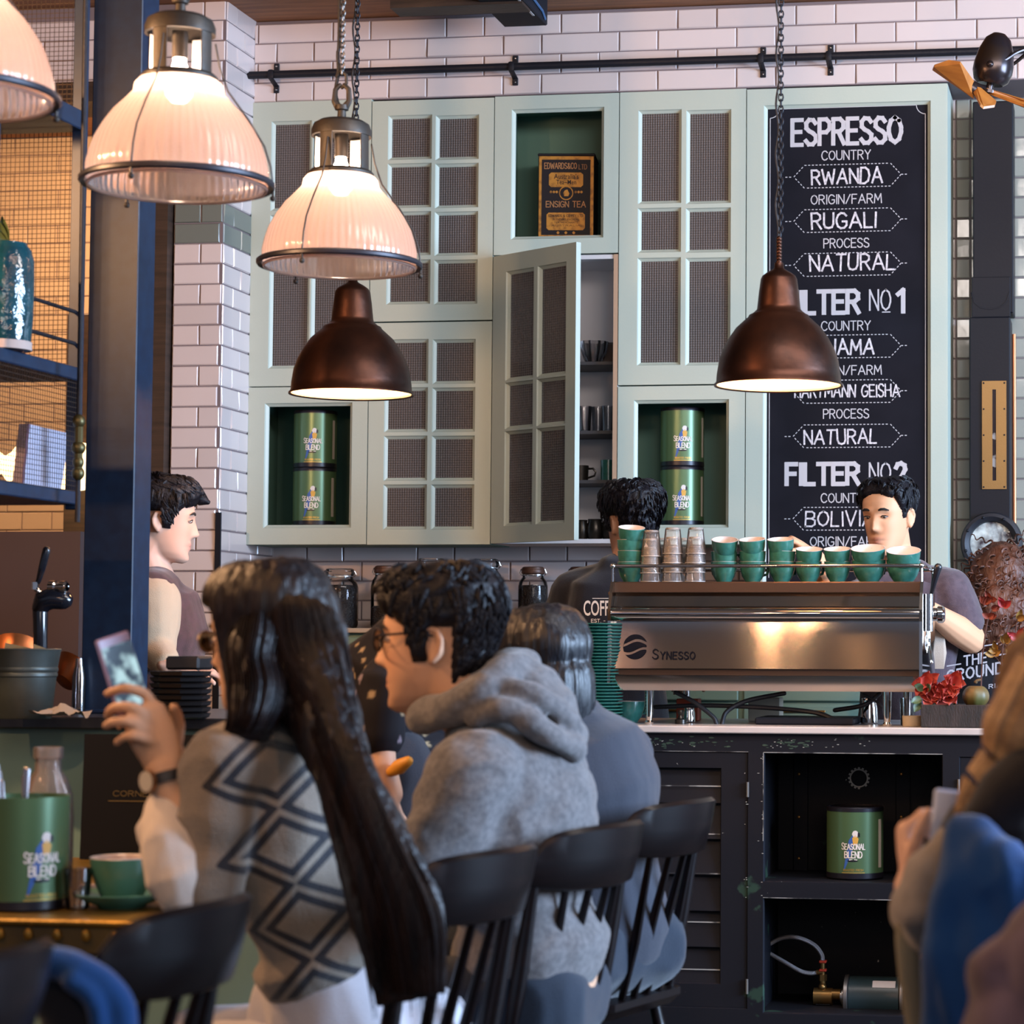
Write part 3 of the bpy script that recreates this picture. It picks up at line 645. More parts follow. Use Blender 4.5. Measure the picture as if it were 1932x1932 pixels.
for px, wp, yt_, lab, lid, fl_ in ((548, 66, 1071, 'clip top glass jar leftmost on the back counter, behind the long-haired woman', 1, .6), (640, 70, 1073, 'wide clear-lidded glass jar of dark beans nearest right of the long black hair', 0, .72),
        (726, 54, 1068, 'narrow brown-lidded jar half full, just left of the bespectacled man', 1, .36), (812, 66, 1054, 'tall jar whose lid peeks over the bespectacled man', 0, .7), (915, 64, 1055, 'tall clear-lidded jar of dark beans right behind the bespectacled man', 0, .68),
        (1005, 56, 1070, 'brown-lidded jar of dark beans alone before the black shirted barista', 1, .70), (1096, 56, 1070, 'brown-lidded jar half hidden by the black shirted barista', 1, .6)): jar(px, wp, yt_, lab, lid, fl_)
# ware on the white open shelves
def lathe_thing(name, label, cat, loc, prof, m, group=None, seg=28, flute=0, nfl=0, handle=None, hm=None):
    b = MB().lathe(prof, seg=seg, flute=flute, nfl=nfl); o = obj(name, b, m, base=(0, 0, 0)); tag(o, label, cat, group)
    if handle: obj('handle', handle, hm or m, o)
    o.location = loc; return o
def cupprof(r, h, t=.004): return [(0, 0), (r*.52, 0), (r*.56, .004), (r*.82, h*.35), (r*.97, h*.75), (r, h), (r-t, h), (r-t-.002, h*.75), (r*.75, h*.35), (r*.4, .008), (0, .007)]
ys_ = D2-.17
def shelfp(px, i): return aty(px, 700, ys_).x, (SHZ[i]+.001 if i < 3 else cz_(1026, 1050)+GAP+.017)
x, z = shelfp(1120, 0); lathe_thing('glass_bowl', 'cut glass bowl on the top white shelf', 'bowl', (x, ys_, z), [(0, 0), (.03, 0), (.032, .006), (.05, .05), (.055, .085), (.052, .085), (.046, .05), (.026, .01), (0, .008)], glass_mat('cut_glass', (1, 1, 1), .1, .45, (.8, .78, .78)), seg=48, flute=.04, nfl=12)
x, z = shelfp(1152, 0); o = obj('baking_dish', MB().box((x-.05, ys_+.05, z), (x+.04, ys_+.12, z+.09), .01), mat('brown_dish', '463833', .5)); tag(o, 'dark brown dish behind the cut glass bowl', 'dish')
for k, (px, dy) in enumerate(((1104, 0), (1126, .03), (1148, 0))):
    x, z = shelfp(px, 1); lathe_thing('tumbler', ('clear tumbler left on the middle white shelf', 'clear tumbler set back in the middle of the white shelf', 'clear tumbler right on the middle white shelf')[k], 'glass', (x, ys_+dy, z), [(0, .004), (.018, 0), (.022, .002), (.027, .10), (.0255, .10), (.02, .01), (0, .009)], glass_mat('cut_glass'), 'tumblers on the open shelf')
m_teal = mat('teal_glaze', '32695f', .16, spec=.5, col2='2a5c52', nscale=60); m_gm = mat('gunmetal', '3a3632', .3, .8)
hd = lambda x, h, r=.018: MB().tube([(x, 0, h*.8), (x+r, 0, h*.82), (x+r*1.6, 0, h*.6), (x+r*1.3, 0, h*.35), (x-.002, 0, h*.22)], .004, 8)
x, z = shelfp(1096, 2); lathe_thing('metal_mug', 'dark metal mug with a curved handle on the third white shelf', 'mug', (x, ys_, z), [(0, 0), (.03, 0), (.033, .06), (.031, .06), (.028, .004), (0, .004)], m_gm, handle=hd(.032, .06), seg=24)
x, z = shelfp(1149, 2); lathe_thing('teal_beaker', 'teal beaker on the third white shelf', 'cup', (x, ys_, z), [(0, 0), (.027, 0), (.03, .003), (.03, .08), (.027, .08), (.026, .006), (0, .006)], m_teal)
for k, (px, r, h) in enumerate(((1103, .026, .075), (1128, .032, .078), (1153, .026, .07))):
    x, z = shelfp(px, 3); lathe_thing('milk_jug', ('steel milk jug half hidden by the open cabinet door', 'round steel milk jug in the middle of the bottom white shelf', 'steel milk jug beside the back of the dark-haired head')[k], 'jug', (x, ys_-.03, z), [(0, 0), (r*.8, 0), (r, h*.3), (r*.95, h*.6), (r*.8, h*.9), (r*.88, h), (r*.82, h), (r*.74, h*.9), (r*.7, .01), (0, .006)], m_gm, 'milk jugs in the open cabinet', handle=hd(r*.9, h, .012))
# blurred contents behind the reeded panes
def inside(name, label, cat, px, py0, py1, wpx, m, dep=.1, rnd=False, Y=None):
    Y = Y or D1+.15; p = aty(px, py1, Y); k = (p-EYE).dot(FWD)/F_PX; h = aty(px, py0, Y).z-p.z; w_ = wpx*k
    b = MB().lathe([(0, 0), (w_/2*.9, 0), (w_/2, h*.1), (w_/2, h*.9), (w_/2*.8, h), (0, h)], (p.x, Y, p.z), seg=20) if rnd else MB().box((p.x-w_/2, Y-dep/2, p.z), (p.x+w_/2, Y+dep/2, p.z+h), .004)
    tag(obj(name, b, m), label, cat)
def ushelf(px0, px1, pys):
    for k, py in enumerate(pys):
        b = MB().box((cx_(px0)+.02, D1+.03, cz_(py, (px0+px1)/2)-.012), (cx_(px1)-.02, D2-.022, cz_(py, (px0+px1)/2)))
        tag(obj('shelf_board', b, m_sage_shade, smooth=False), f'sage shelf board inside the cabinet by its {["upper", "middle", "lower"][k]} panes', 'shelf', 'boards inside the glazed cabinets')
ushelf(xd, xe, (386, 480)); 
inside('orange_carton', 'orange carton behind the top left pane beside the chalkboard', 'box', 1240, 285, 384, 62, mat('orange_card', 'b0502c', .6))
inside('cream_carton', 'cream carton behind the middle right pane beside the chalkboard', 'box', 1345, 425, 478, 50, mat('cream_card', 'b8a890', .6))
inside('brown_carton', 'tall brown carton behind the lower left pane beside the chalkboard', 'box', 1242, 530, 706, 62, mat('brown_card', '8a6844', .7))
inside('brown_crate', 'low brown crate behind the lower right pane beside the chalkboard', 'box', 1340, 622, 706, 74, mat('brown_card', '8a6844', .7))
ushelf(xb, xc, (729, 820, 911))
inside('glass_stack', 'pale glasses blurred behind the lower panes on the left of the eight', 'glass', 762, 846, 908, 34, mat('pale_ceramic', 'b0a698', .4), rnd=True)
inside('glass_stack', 'pale glasses blurred behind the lower panes on the right of the eight', 'glass', 850, 850, 908, 36, mat('pale_ceramic', 'b0a698', .4), rnd=True)
inside('white_jug', 'pale jug blurred behind the second row of panes by the copper lamp', 'jug', 770, 765, 817, 30, mat('pale_ceramic', 'b0a698', .4), rnd=True)

# ================================================================== FRONT BAR COUNTER
YC = 7.0; ZM = aty(1450, 1371, YC).z
def kx(px): return aty(px, 1600, YC+.02).x
def kz(py): return aty(1450, py, YC+.02).z
XC0, XC1 = kx(1078), kx(2080)
wt = MB().box((XC0-.03, YC, ZM-.021), (XC1, YC+.74, ZM), .003)
tag(obj('marble_worktop', wt, mat('grey_white_marble', 'b9b0ab', .25, col2='9a9290', nscale=4, detail=10, lo=.45, hi=.75)), 'thin grey white marble worktop under the espresso machine', 'worktop')
def worn(name):
    m = mat(name, '17181f', .55, spec=.14); nt = m.node_tree; N = nt.nodes.new; L = nt.links.new; b = nt.nodes['Principled BSDF']; tc = N('ShaderNodeTexCoord')
    n1 = N('ShaderNodeTexNoise'); n1.inputs['Scale'].default_value = 7; n1.inputs['Detail'].default_value = 10; n2 = N('ShaderNodeTexNoise'); n2.inputs['Scale'].default_value = 55; n2.inputs['Detail'].default_value = 6
    r1 = N('ShaderNodeValToRGB'); r1.color_ramp.elements[0].position = .66; r1.color_ramp.elements[1].position = .69; r1.color_ramp.elements[0].color = lin('14151b'); r1.color_ramp.elements[1].color = lin('26382f')
    r2 = N('ShaderNodeValToRGB'); r2.color_ramp.elements[0].position = .74; r2.color_ramp.elements[1].position = .77; r2.color_ramp.elements[0].color = (0, 0, 0, 1); r2.color_ramp.elements[1].color = (1, 1, 1, 1)
    x = N('ShaderNodeMixRGB'); x.inputs[2].default_value = lin('96948e')
    for n in (n1, n2): L(tc.outputs['Object'], n.inputs[0])
    L(n1.outputs[0], r1.inputs[0]); L(n2.outputs[0], r2.inputs[0]); L(r2.outputs[0], x.inputs[0]); L(r1.outputs[0], x.inputs[1]); L(x.outputs[0], b.inputs['Base Color'])
    return m
m_worn = worn('worn_black_paint')
ct = thing('bar_counter', 'worn black bar counter with louvred door and open shelves below the machine', 'counter', ((XC0+XC1)/2, YC+.3, 0))
ZU = ZM-.021; dL = (kx(1090), kx(1411), kz(1905), kz(1419)); oU = (kx(1440), kx(1779), kz(1664), kz(1420)); oL = (kx(1440), kx(1779), kz(1912), kz(1694)); dR = (kx(1810), kx(2050), kz(1905), kz(1424))
f = MB(); face(f, XC0, XC1, 0, ZU, [dL, oU, oL, dR], YC+.02, .03, bev=.001, dep=.01)
f.box((XC0, YC+.05, 0), (XC0+.02, YC+.7, ZU)); f.box((XC1-.02, YC+.05, 0), (XC1, YC+.7, ZU)); f.box((XC0+.02, YC+.68, 0), (XC1-.02, YC+.7, ZU))
f.box((oU[0]-.03, YC+.05, 0), (oU[0]-.012, YC+.68, ZU)); f.box((oU[1]+.012, YC+.05, 0), (oU[1]+.03, YC+.68, ZU))
f.box((oU[0]-.012, YC+.05, oL[3]+.002), (oU[1]+.012, YC+.5, oU[2]-.001)); f.box((oU[0]-.012, YC+.05, oL[2]-.03), (oU[1]+.012, YC+.68, oL[2]-.001)); f.box((oU[0]-.012, YC+.42, oL[2]), (oU[1]+.012, YC+.44, oU[3]+.03))
obj('body', f, m_worn, ct, smooth=False)
d = MB(); face(d, dL[0]+.003, dL[1]-.003, dL[2]+.003, dL[3]-.003, [(dL[0]+.09, kx(1360), dL[2]+.07, kz(1450))], YC+.024, .024, bev=.003, dep=.006)
zt_, zb_ = kz(1450), dL[2]+.07; ns = 6; st_ = (zt_-zb_)/ns
for k in range(ns):
    z0 = zb_+k*st_; d.add([(dL[0]+.09, YC+.030, z0+.002), (kx(1360), YC+.030, z0+.002), (kx(1360), YC+.047, z0+st_*1.02), (dL[0]+.09, YC+.047, z0+st_*1.02), (dL[0]+.09, YC+.040, z0-.004), (kx(1360), YC+.040, z0-.004), (kx(1360), YC+.055, z0+st_*1.02), (dL[0]+.09, YC+.055, z0+st_*1.02)], [(0, 1, 2, 3), (7, 6, 5, 4), (0, 4, 5, 1), (3, 2, 6, 7), (0, 3, 7, 4), (1, 5, 6, 2)])
ld = obj('louvred_door', d, m_worn, ct, smooth=False)
hz_ = mat('tarnished_hinge', '77706a', .4, .7)
for py in (1490, 1862): obj('hinge', MB().cyl((kx(1410.5), YC+.017, kz(py+14)), (kx(1410.5), YC+.017, kz(py-14)), .004, seg=8), hz_, ld)
d = MB(); face(d, dR[0]+.003, dR[1]-.003, dR[2]+.003, dR[3]-.003, [(dR[0]+.06, dR[1]-.06, dR[2]+.06, dR[3]-.06)], YC+.024, .02, bev=.004, dep=.008); d.box((dR[0]+.06, YC+.036, dR[2]+.06), (dR[1]-.06, YC+.044, dR[3]-.06))
rd = obj('panelled_door', d, m_worn, ct, smooth=False); obj('hinge', MB().cyl((kx(1809), YC+.017, kz(1497)), (kx(1809), YC+.017, kz(1466)), .004, seg=8), hz_, rd)
ybk = YC+.42
for px in (1513, 1706):
    X = aty(px, 1540, ybk).x; s_ = obj('back_strip', MB().box((X-.025, ybk-.012, oL[2]+.3), (X+.02, ybk-.001, oU[3]-.02), .002), m_black, ct, smooth=False)
    q = MB()
    for py in (1460, 1541, 1619): q.ell((X-.008, ybk-.013, aty(px, py, ybk).z), (.005, .003, .005), seg=10, rings=6)
    obj('screw', q, mat('brass', 'a67c45', .35, .8), s_)
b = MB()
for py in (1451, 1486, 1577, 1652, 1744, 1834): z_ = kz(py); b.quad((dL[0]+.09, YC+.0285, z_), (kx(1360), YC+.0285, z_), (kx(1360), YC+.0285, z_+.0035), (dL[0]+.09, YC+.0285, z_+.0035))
obj('slat_highlight', b, mat('bare_edge_highlight', '8e8c88', .6, col2='1c1d22', nscale=14, lo=.45, hi=.55), ld, smooth=False)  # thin pale strips paint the highlights on the slat tops
b = MB(); rr_ = random.Random(21)
for c0, n_, sx_, m_ in ((1235, 30, 45, 0), (1330, 14, 40, 0), (1485, 26, 40, 0), (1600, 8, 60, 1), (1240, 16, 60, 1), (1480, 12, 60, 1), (1437, 14, 4, 1), (1408, 8, 3, 1)):
    for _ in range(n_):
        px_, py_ = rr_.gauss(c0, sx_*.5), (1403+rr_.gauss(0, 5) if sx_ > 10 else rr_.uniform(1425, 1700)); s_ = rr_.uniform(.002, .009 if m_ == 0 else .0035); b.m = m_; X_, Z_ = kx(px_), kz(py_)
        if not (oU[0] < X_ < oU[1] and Z_ < oU[3]) and Z_ < ZU-.004: b.add([(X_+s_*rr_.uniform(.5, 1.6)*math.cos(q_), YC+.0192-rr_.uniform(0, .0004), Z_+s_*.45*rr_.uniform(.5, 1)*math.sin(q_)) for q_ in [k*PI/3 for k in range(6)]], [list(range(6))])
obj('paint_chips', b, [mat('old_green_paint', '22382c', .6), mat('pale_chip', '9a9890', .7)], ct, smooth=False)['kind'] = 'stuff'
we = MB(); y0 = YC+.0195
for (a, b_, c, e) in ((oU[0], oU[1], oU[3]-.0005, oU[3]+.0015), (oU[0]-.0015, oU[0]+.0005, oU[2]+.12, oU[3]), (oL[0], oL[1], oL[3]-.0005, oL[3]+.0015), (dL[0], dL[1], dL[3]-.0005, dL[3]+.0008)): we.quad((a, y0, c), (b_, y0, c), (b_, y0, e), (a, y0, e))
obj('worn_edge_highlight', we, mat('bare_edge_highlight', '8e8c88', .6, col2='1c1d22', nscale=14, lo=.45, hi=.55), ct, smooth=False)  # pale strips paint the highlight along worn edges of the openings
# cog badge, tin, pump, motor
X, Z = aty(1621, 1468, ybk).x, aty(1621, 1468, ybk).z; cg = thing('cog_badge', 'small silver cog ring on the black panel above the tin', 'badge', (X, ybk-.008, Z-.035))
k = (Vector((X, ybk, Z))-EYE).dot(FWD)/F_PX; b = MB(); n = 16
b.lathe([(15*k, 0), (15*k, .006), (17.5*k, .006), (17.5*k, 0)], (X, ybk-.002, Z), (0, -1, 0), 40)
for j in range(n):
    a = 2*PI*j/n
    if j == 13: continue
    c, s = math.cos(a), math.sin(a); e0, e1, hw = 17*k, 20.5*k, 2.2*k
    P = [Vector((X+c*r_-s*t_, ybk-.002, Z+s*r_+c*t_)) for r_, t_ in ((e0, -hw), (e1, -hw*.8), (e1, hw*.8), (e0, hw))]; b.ngon(P, (0, -.006, 0))
obj('cog_ring', b, mat('dull_silver', '8d8a84', .4, .7), cg); obj('centre_plate', MB().lathe([(0, 0), (14*k, 0), (14*k, .003), (0, .003)], (X, ybk-.001, Z), (0, -1, 0), 30), m_black, cg)
p = aty(1613, 1655, YC+.2); tin('green coffee tin on the black shelf under the marble counter', (p.x, YC+.2, oU[2]+.001), .05, r=.0855, h=.214)
ym = YC+.22; zm = oL[2]+.001
mo = thing('pump_motor', 'dark teal cylindrical motor with steel end caps under the counter', 'motor', (aty(1650, 1900, ym).x, ym, zm))
xa_, xb_ = aty(1604, 1880, ym).x, aty(1698, 1880, ym).x; zc = aty(1650, 1882, ym).z; rm = zc-aty(1650, 1922, ym).z
m_mot = mat('dark_teal_enamel', '23343c', .3, spec=.6)
obj('casing', MB().cyl((xa_, ym, zc), (xb_, ym, zc), rm, seg=40), m_mot, mo)
for x0, x1 in ((xa_-.018, xa_), (xb_, xb_+.018)): obj('end_cap', MB().lathe([(0, 0), (rm*.8, 0), (rm*1.05, .004), (rm*1.05, .014), (rm*.95, .018), (0, .018)], (x0, ym, zc), (1, 0, 0), 40), mat('cast_steel', '8f8f92', .35, .9), mo)
obj('foot', MB().box((xa_+.01, ym-.05, zm), (xb_-.01, ym+.05, zc-rm*.9), .004), m_black, mo)
s_ = MB(); a0 = 1.05
rows = [[(x, ym-(rm+.001)*math.cos(a), zc+(rm+.001)*math.sin(a)) for x in (aty(1649, 1850, ym).x, aty(1692, 1850, ym).x)] for a in [.62+.08*j for j in range(6)]]; s_.surf(rows)
st2 = obj('sticker', s_, mat('grey_sticker', 'b9b9c2', .5), mo); 
pv = thing('pump_valve', 'brass pump valve with red clips joined to the teal motor', 'pump', (aty(1552, 1900, ym).x, ym, zm)); px_ = aty(1552, 1880, ym).x
m_br = mat('valve_brass', '9a7a4c', .3, .9)
def pz(py): return aty(1552, py, ym).z
obj('pump_body', MB().cyl((px_-.026, ym, pz(1880)), (px_+.03, ym, pz(1880)), .026, seg=24).cyl((px_+.03, ym, pz(1876)), (px_+.055, ym, pz(1876)), .017, seg=20), m_br, pv)
obj('coupling', MB().cyl((px_+.055, ym, zc), (xa_-.018, ym, zc), .022, seg=20).cyl((px_+.06, ym, zc), (px_+.066, ym, zc), .032, seg=20), m_steel, pv)
v = MB(); v.cyl((px_, ym, pz(1868)), (px_, ym, pz(1850)), .010, seg=12); v.cyl((px_, ym, pz(1850)), (px_, ym, pz(1838)), .013, seg=6); v.ell((px_, ym-.004, pz(1862)), .013); v.cyl((px_, ym, pz(1838)), (px_, ym, pz(1812)), .008, seg=12); v.cyl((px_-.018, ym, pz(1834)), (px_, ym, pz(1834)), .008, seg=10)
obj('valve_stem', v, m_br, pv)
for py in (1814, 1830): obj('clip', MB().box((px_-.010, ym-.012, pz(py+2.5)), (px_+.012, ym+.012, pz(py-2.5)), .002), mat('red_plastic', 'd0442e', .4), pv)
obj('pump_base', MB().box((px_-.02, ym-.02, zm), (px_+.025, ym+.02, pz(1893)), .002), m_black, pv)
m_br2 = mat('braided_steel', 'b5aeae', .4, .8, bump=.6, bscale=500)
def hose(label, pts, r=.0065, m=m_br2, name='braided_hose'): tag(obj(name, MB().tube(pts, r, 10), m), label, 'hose')
def cr(P, n=8):
    P = [Vector(p) for p in P]; Q = [2*P[0]-P[1]]+P+[2*P[-1]-P[-2]]; out = []
    for i in range(1, len(Q)-2):
        for k in range(n):
            t = k/n; a, b, c, d = Q[i-1], Q[i], Q[i+1], Q[i+2]; out.append(.5*((2*b)+(c-a)*t+(2*a-5*b+4*c-d)*t*t+(3*b-a-3*c+d)*t**3))
    return out+[P[-1]]
hose('braided steel hose arching down to the top of the brass valve', cr([aty(1447, 1784, ym+.05), aty(1475, 1770, ym+.03), aty(1505, 1769, ym), aty(1535, 1782, ym), aty(1550, 1800, ym), aty(1552, 1812, ym)]))
hose('braided steel hose sagging to the side of the brass valve', cr([aty(1447, 1796, ym+.05), aty(1480, 1815, ym+.02), aty(1510, 1832, ym), aty(1530, 1836, ym), aty(1545, 1834, ym)]))

# ================================================================== ESPRESSO MACHINE
YM = YC+.09
def ex(px): return aty(px, 1200, YM).x
def ez(py): return aty(1450, py, YM).z
EX0, EX1 = ex(1155), ex(1735)
m_brush = mat('brushed_steel', 'b3b0ae', .14, 1, aniso=1.0)
m_mirror = mat('polished_steel', 'c9c4bf', .07, 1); m_chrome = mat('chrome', 'd5d2d0', .05, 1)
m_shadow = mat('brown_shaded_steel', '55443a', .35, .8)  # brown reflection on the tray and groove shade put into the steel colour
mc = thing('espresso_machine', 'long brushed steel espresso machine with a cup rail on the marble counter', 'espresso machine', ((EX0+EX1)/2, YM+.25, ZM))
def ext(prof, x0, x1):
    b = MB(); b.surf([[(x, YM+y, z) for x in (x0, x1)] for y, z in prof]); n = len(prof)
    return b
def slab(name, prof, m, back=.45):
    b = MB(); P = [(YM+y, z) for y, z in prof]; zt, zb = P[0][1], P[-1][1]; P = P+[(YM+back, zb), (YM+back, zt)]
    n = len(P); b.add([(EX0, y, z) for y, z in P]+[(EX1, y, z) for y, z in P], [list(range(n)), list(range(2*n-1, n-1, -1))]+[(i, (i+1) % n, n+(i+1) % n, n+i) for i in range(n)])
    return obj(name, b, m, mc, angle=25)
slab('cup_tray', [(.03, ez(1097)), (.028, ez(1099)), (.028, ez(1117))], m_shadow, .46)
slab('upper_panel', [(.040, ez(1117.5)), (.012, ez(1144))], m_mirror)
rp = [(.012, ez(1144.5))]+[(.012-.030*math.sin(a), ez(1158)+(ez(1144.5)-ez(1158))*math.cos(a)) for a in [PI*k/10 for k in range(1, 10)]]+[(.012, ez(1172))]
slab('chrome_roll', rp, m_chrome, .44)
fp = [(.020-.030*(k/8)**1.25, ez(1172.5+k*89.5/8)) for k in range(9)]
slab('front_panel', fp, m_brush, .42)
slab('groove', [(.006, ez(1262.5)), (.006, ez(1274.5))], m_shadow, .42)
slab('lower_panel', [(-.012, ez(1275)), (-.005, ez(1290)), (.012, ez(1304))], m_brush, .42)
for x0, x1 in ((EX0-.010, EX0-.0005), (EX1+.0005, EX1+.010)):
    P = [Vector((x0, YM+y, ez(py))) for y, py in ((.02, 1096), (.0, 1118), (-.024, 1150), (-.02, 1172), (-.022, 1262), (-.022, 1290), (.0, 1306), (.46, 1306), (.46, 1096))]
    obj('side_plate', MB().ngon(P, (x1-x0, 0, 0)), m_mirror, mc, smooth=False)
# rail of the cup tray
ra = MB(); zr_ = ez(1067); ra.cyl((EX0-.006, YM+.022, zr_), (EX1+.006, YM+.022, zr_), .0055, seg=12)
for s in (EX0-.004, EX1+.004): ra.tube([(s, YM+.022, zr_), (s, YM+.44, zr_)], .0055, 10)
ra.cyl((EX0-.004, YM+.44, zr_), (EX1+.004, YM+.44, zr_), .0055, seg=10)
cr_ = obj('cup_rail', ra, m_chrome, mc)
for s in (EX0-.004, EX1+.004):
    for yy in (.022, .44):
        b = MB(); b.cyl((s, YM+yy, ez(1097)), (s, YM+yy, zr_), .004, seg=10); b.ell((s, YM+yy, zr_), .009); obj('rail_post', b, m_chrome, cr_)
for px, dy in ((1222, .03), (1672, .03), (1250, .4), (1690, .4)):
    X = ex(px); b = MB(); b.lathe([(.012, 0), (.014, .006), (.010, .012), (.012, .03), (.014, ez(1304)-ZM)], (X, YM+dy, ZM+.0005), seg=20, cap0=True, cap1=True); obj('leg', b, m_mirror, mc)
# emblem and lettering on the front panel
def fpn(u, v):
    k = (ez(1172.5)-v)/(ez(1172.5)-ez(1262)); k = min(max(k, 0), 1); return (u, YM+.020-.030*k**1.25-.0028, v)
b = MB(); cxm, czm, rr = ex(1198), ez(1221), (ex(1221)-ex(1198))
def band(off, amp, t0, t1):
    up = []; lo = []
    for k in range(13):
        u = -rr*.93+2*rr*.93*k/12; s = off+amp*math.sin(u/rr*2.2); lim = math.sqrt(max(rr*rr-u*u, 0))
        up.append((u, max(-lim, min(lim, s+t1*rr)))); lo.append((u, max(-lim, min(lim, s+t0*rr))))
    return up, lo
# dark disc split by two light swooshes
zs_ = [-rr, -rr*.45, -rr*.22, rr*.18, rr*.42, rr]
def zsw(u, z): return z+rr*.22*math.sin(u/rr*2.3+ (1.2 if z > 0 else -.2))*(1 if abs(z) < rr*.9 else 0)
for z0, z1 in ((zs_[0], zs_[1]), (zs_[2], zs_[3]), (zs_[4], zs_[5])):
    prev = None
    for k in range(25):
        u = -rr+2*rr*k/24; lim = math.sqrt(max(rr*rr-u*u, 0)); a = max(-lim, min(lim, zsw(u, z0))); c = max(-lim, min(lim, zsw(u, z1)))
        cur = (fpn(cxm+u, czm+a), fpn(cxm+u, czm+c))
        if prev and (c-a) > 1e-5: b.quad(prev[0], cur[0], cur[1], prev[1])
        prev = cur
m_ink = mat('black_print', '121116', .8, spec=.05)
obj('round_emblem', b, m_ink, mc, smooth=False)
b = MB(); letter(b, 'SYNESSO', fpn, ex(1232), ez(1244), ez(1226)-ez(1244), .0018, ex(1310)-ex(1232), gap=.3, small=.74); obj('lettering', b, m_ink, mc, smooth=False)
# brew lever, group housing and steam wands at the right end
xg = ex(1752)
g = obj('group_housing', MB().lathe([(0, 0), (.022, 0), (.026, .004), (.026, .018), (.020, .022), (.020, .034), (.026, .038), (.026, .052), (.02, .058), (0, .058)], (EX1+.010, YM+.10, ez(1158)), (1, 0, 0), 28), m_chrome, mc)
obj('valve_cap', MB().cyl((EX1+.022, YM+.06, ez(1190)), (EX1+.022, YM+.06, ez(1120)), .013, seg=16), m_chrome, mc)
obj('lever_handle', MB().tube([aty(1757, 1122, YM+.08), aty(1763, 1096, YM+.06), aty(1770, 1070, YM+.05)], [.006, .009, .0125], 12), mat('black_bakelite', '17161c', .3), mc)
obj('steam_wand', MB().tube(cr([aty(1752, 1185, YM+.1), aty(1753, 1215, YM+.09), aty(1758, 1250, YM+.06)]), .005, 10), m_chrome, mc)
obj('steam_wand', MB().tube(cr([aty(1748, 1185, YM+.16), aty(1750, 1215, YM+.15), aty(1742, 1250, YM+.14)]), .004, 10), m_chrome, mc)
obj('side_knob', MB().ell((EX0-.018, YM+.06, ez(1119)), .008).cyl((EX0-.02, YM+.06, ez(1119)), (EX0-.008, YM+.06, ez(1119)), .004, seg=8), mat('brass', 'a67c45', .35, .8), mc)

# ------------------------------------------------------------------ cups and glasses on the machine
ZT_ = ez(1097)+.001
m_white = mat('white_glaze', 'd0c4be', .2, spec=.6)
def cup(r, h, hand):
    b = MB(); b.m = 0; b.lathe([(0, 0), (r*.55, 0), (r*.58, .003), (r*.80, h*.28), (r*.94, h*.62), (r*.985, h-.001)], seg=36); b.m = 1; b.lathe([(r*.985, h-.001), (r, h), (r-.003, h), (r-.006, h*.7), (r*.72, h*.3), (r*.45, .008), (0, .007)], seg=36)
    o = obj('coffee_cup', b, [m_teal, m_white], base=(0, 0, 0))
    obj('handle', MB().tube([(r*.975, 0, h*.80), (r*1.25, 0, h*.86), (r*1.45, 0, h*.65), (r*1.3, 0, h*.4), (r*.885, 0, h*.33)], .0042, 8, flat=1.4), m_teal, o)
    return o
small = cup(.0415, .062, 1); large = cup(.053, .066, 1); first = [True, True]
cols = [(1190, 4, 0, .034, 'beside the glass stacks'), (1366, 3, 0, .032, 'just right of the glasses'), (1420, 3, 0, .032, 'second right of the glasses'), (1475, 3, 0, .032, 'under the reaching hand'), (1526, 2, 0, .034, 'beside the reaching hand'), (1580, 2, 0, .034, 'before the barista chin'), (1640, 2, 1, .033, 'under the barista face'), (1704, 2, 1, .026, 'at the right end of the machine')]
names = {2: ['lower', 'upper'], 3: ['bottom', 'middle', 'top'], 4: ['bottom', 'second', 'third', 'top']}
for px, n, big, dz, where in cols:
    src = (small, large)[big]; Y = YM+.11
    X = aty(px, 1080, Y).x
    for k in range(n):
        lab = f'teal {"wide " if big else ""}coffee cup, {names[n][k]} of the stack {where}'
        if first[big]: o = src; first[big] = False; tag(o, lab, 'cup', 'teal cups on the machine')
        else: o = dup(src, (0, 0, 0)); tag(o, lab, 'cup', 'teal cups on the machine')
        top = k == n-1 and n > 1
        o.location = (X+R_.uniform(-.002, .002)*k, Y+R_.uniform(-.002, .002), ZT_+k*dz+(.006 if top else 0))
        o.rotation_euler = (Matrix.Rotation(R_.uniform(.20, .30) if top else 0, 3, 'X') @ Matrix.Rotation(R_.uniform(-.12, .14) if top else R_.uniform(-.02, .02), 3, 'Y') @ Matrix.Rotation(R_.uniform(.6, 2.4), 3, 'Z')).to_euler()
gl = obj('tumbler', MB().lathe([(0, .080), (.021, .080), (.0235, .077), (.0325, .0), (.0305, .0), (.022, .070), (0, .073)], seg=28, flute=.015, nfl=14), glass_mat('stack_glass', (1, .95, .92), .06, .16, (.985, .975, .965), pale_glint=.05), base=(0, 0, 0))
obj('thick_rim', MB().tube([(.0315*math.cos(a), .0315*math.sin(a), .001) for a in [2*PI*k/28 for k in range(28)]], .0012, 5, closed=True), glass_mat('rim_glint', (1, .93, .88), .15, .3, (1, 1, 1), pale_glint=.55), gl); obj('thick_base', MB().lathe([(0, .0745), (.0215, .0745), (.0228, .0775), (.0205, .0805), (0, .0805)], seg=28), glass_mat('base_glint', (1, .93, .88), .12, .3, (1, 1, 1), pale_glint=.28), gl)  # whitish diffuse rim and base paint glints on the thick glass
fg = True
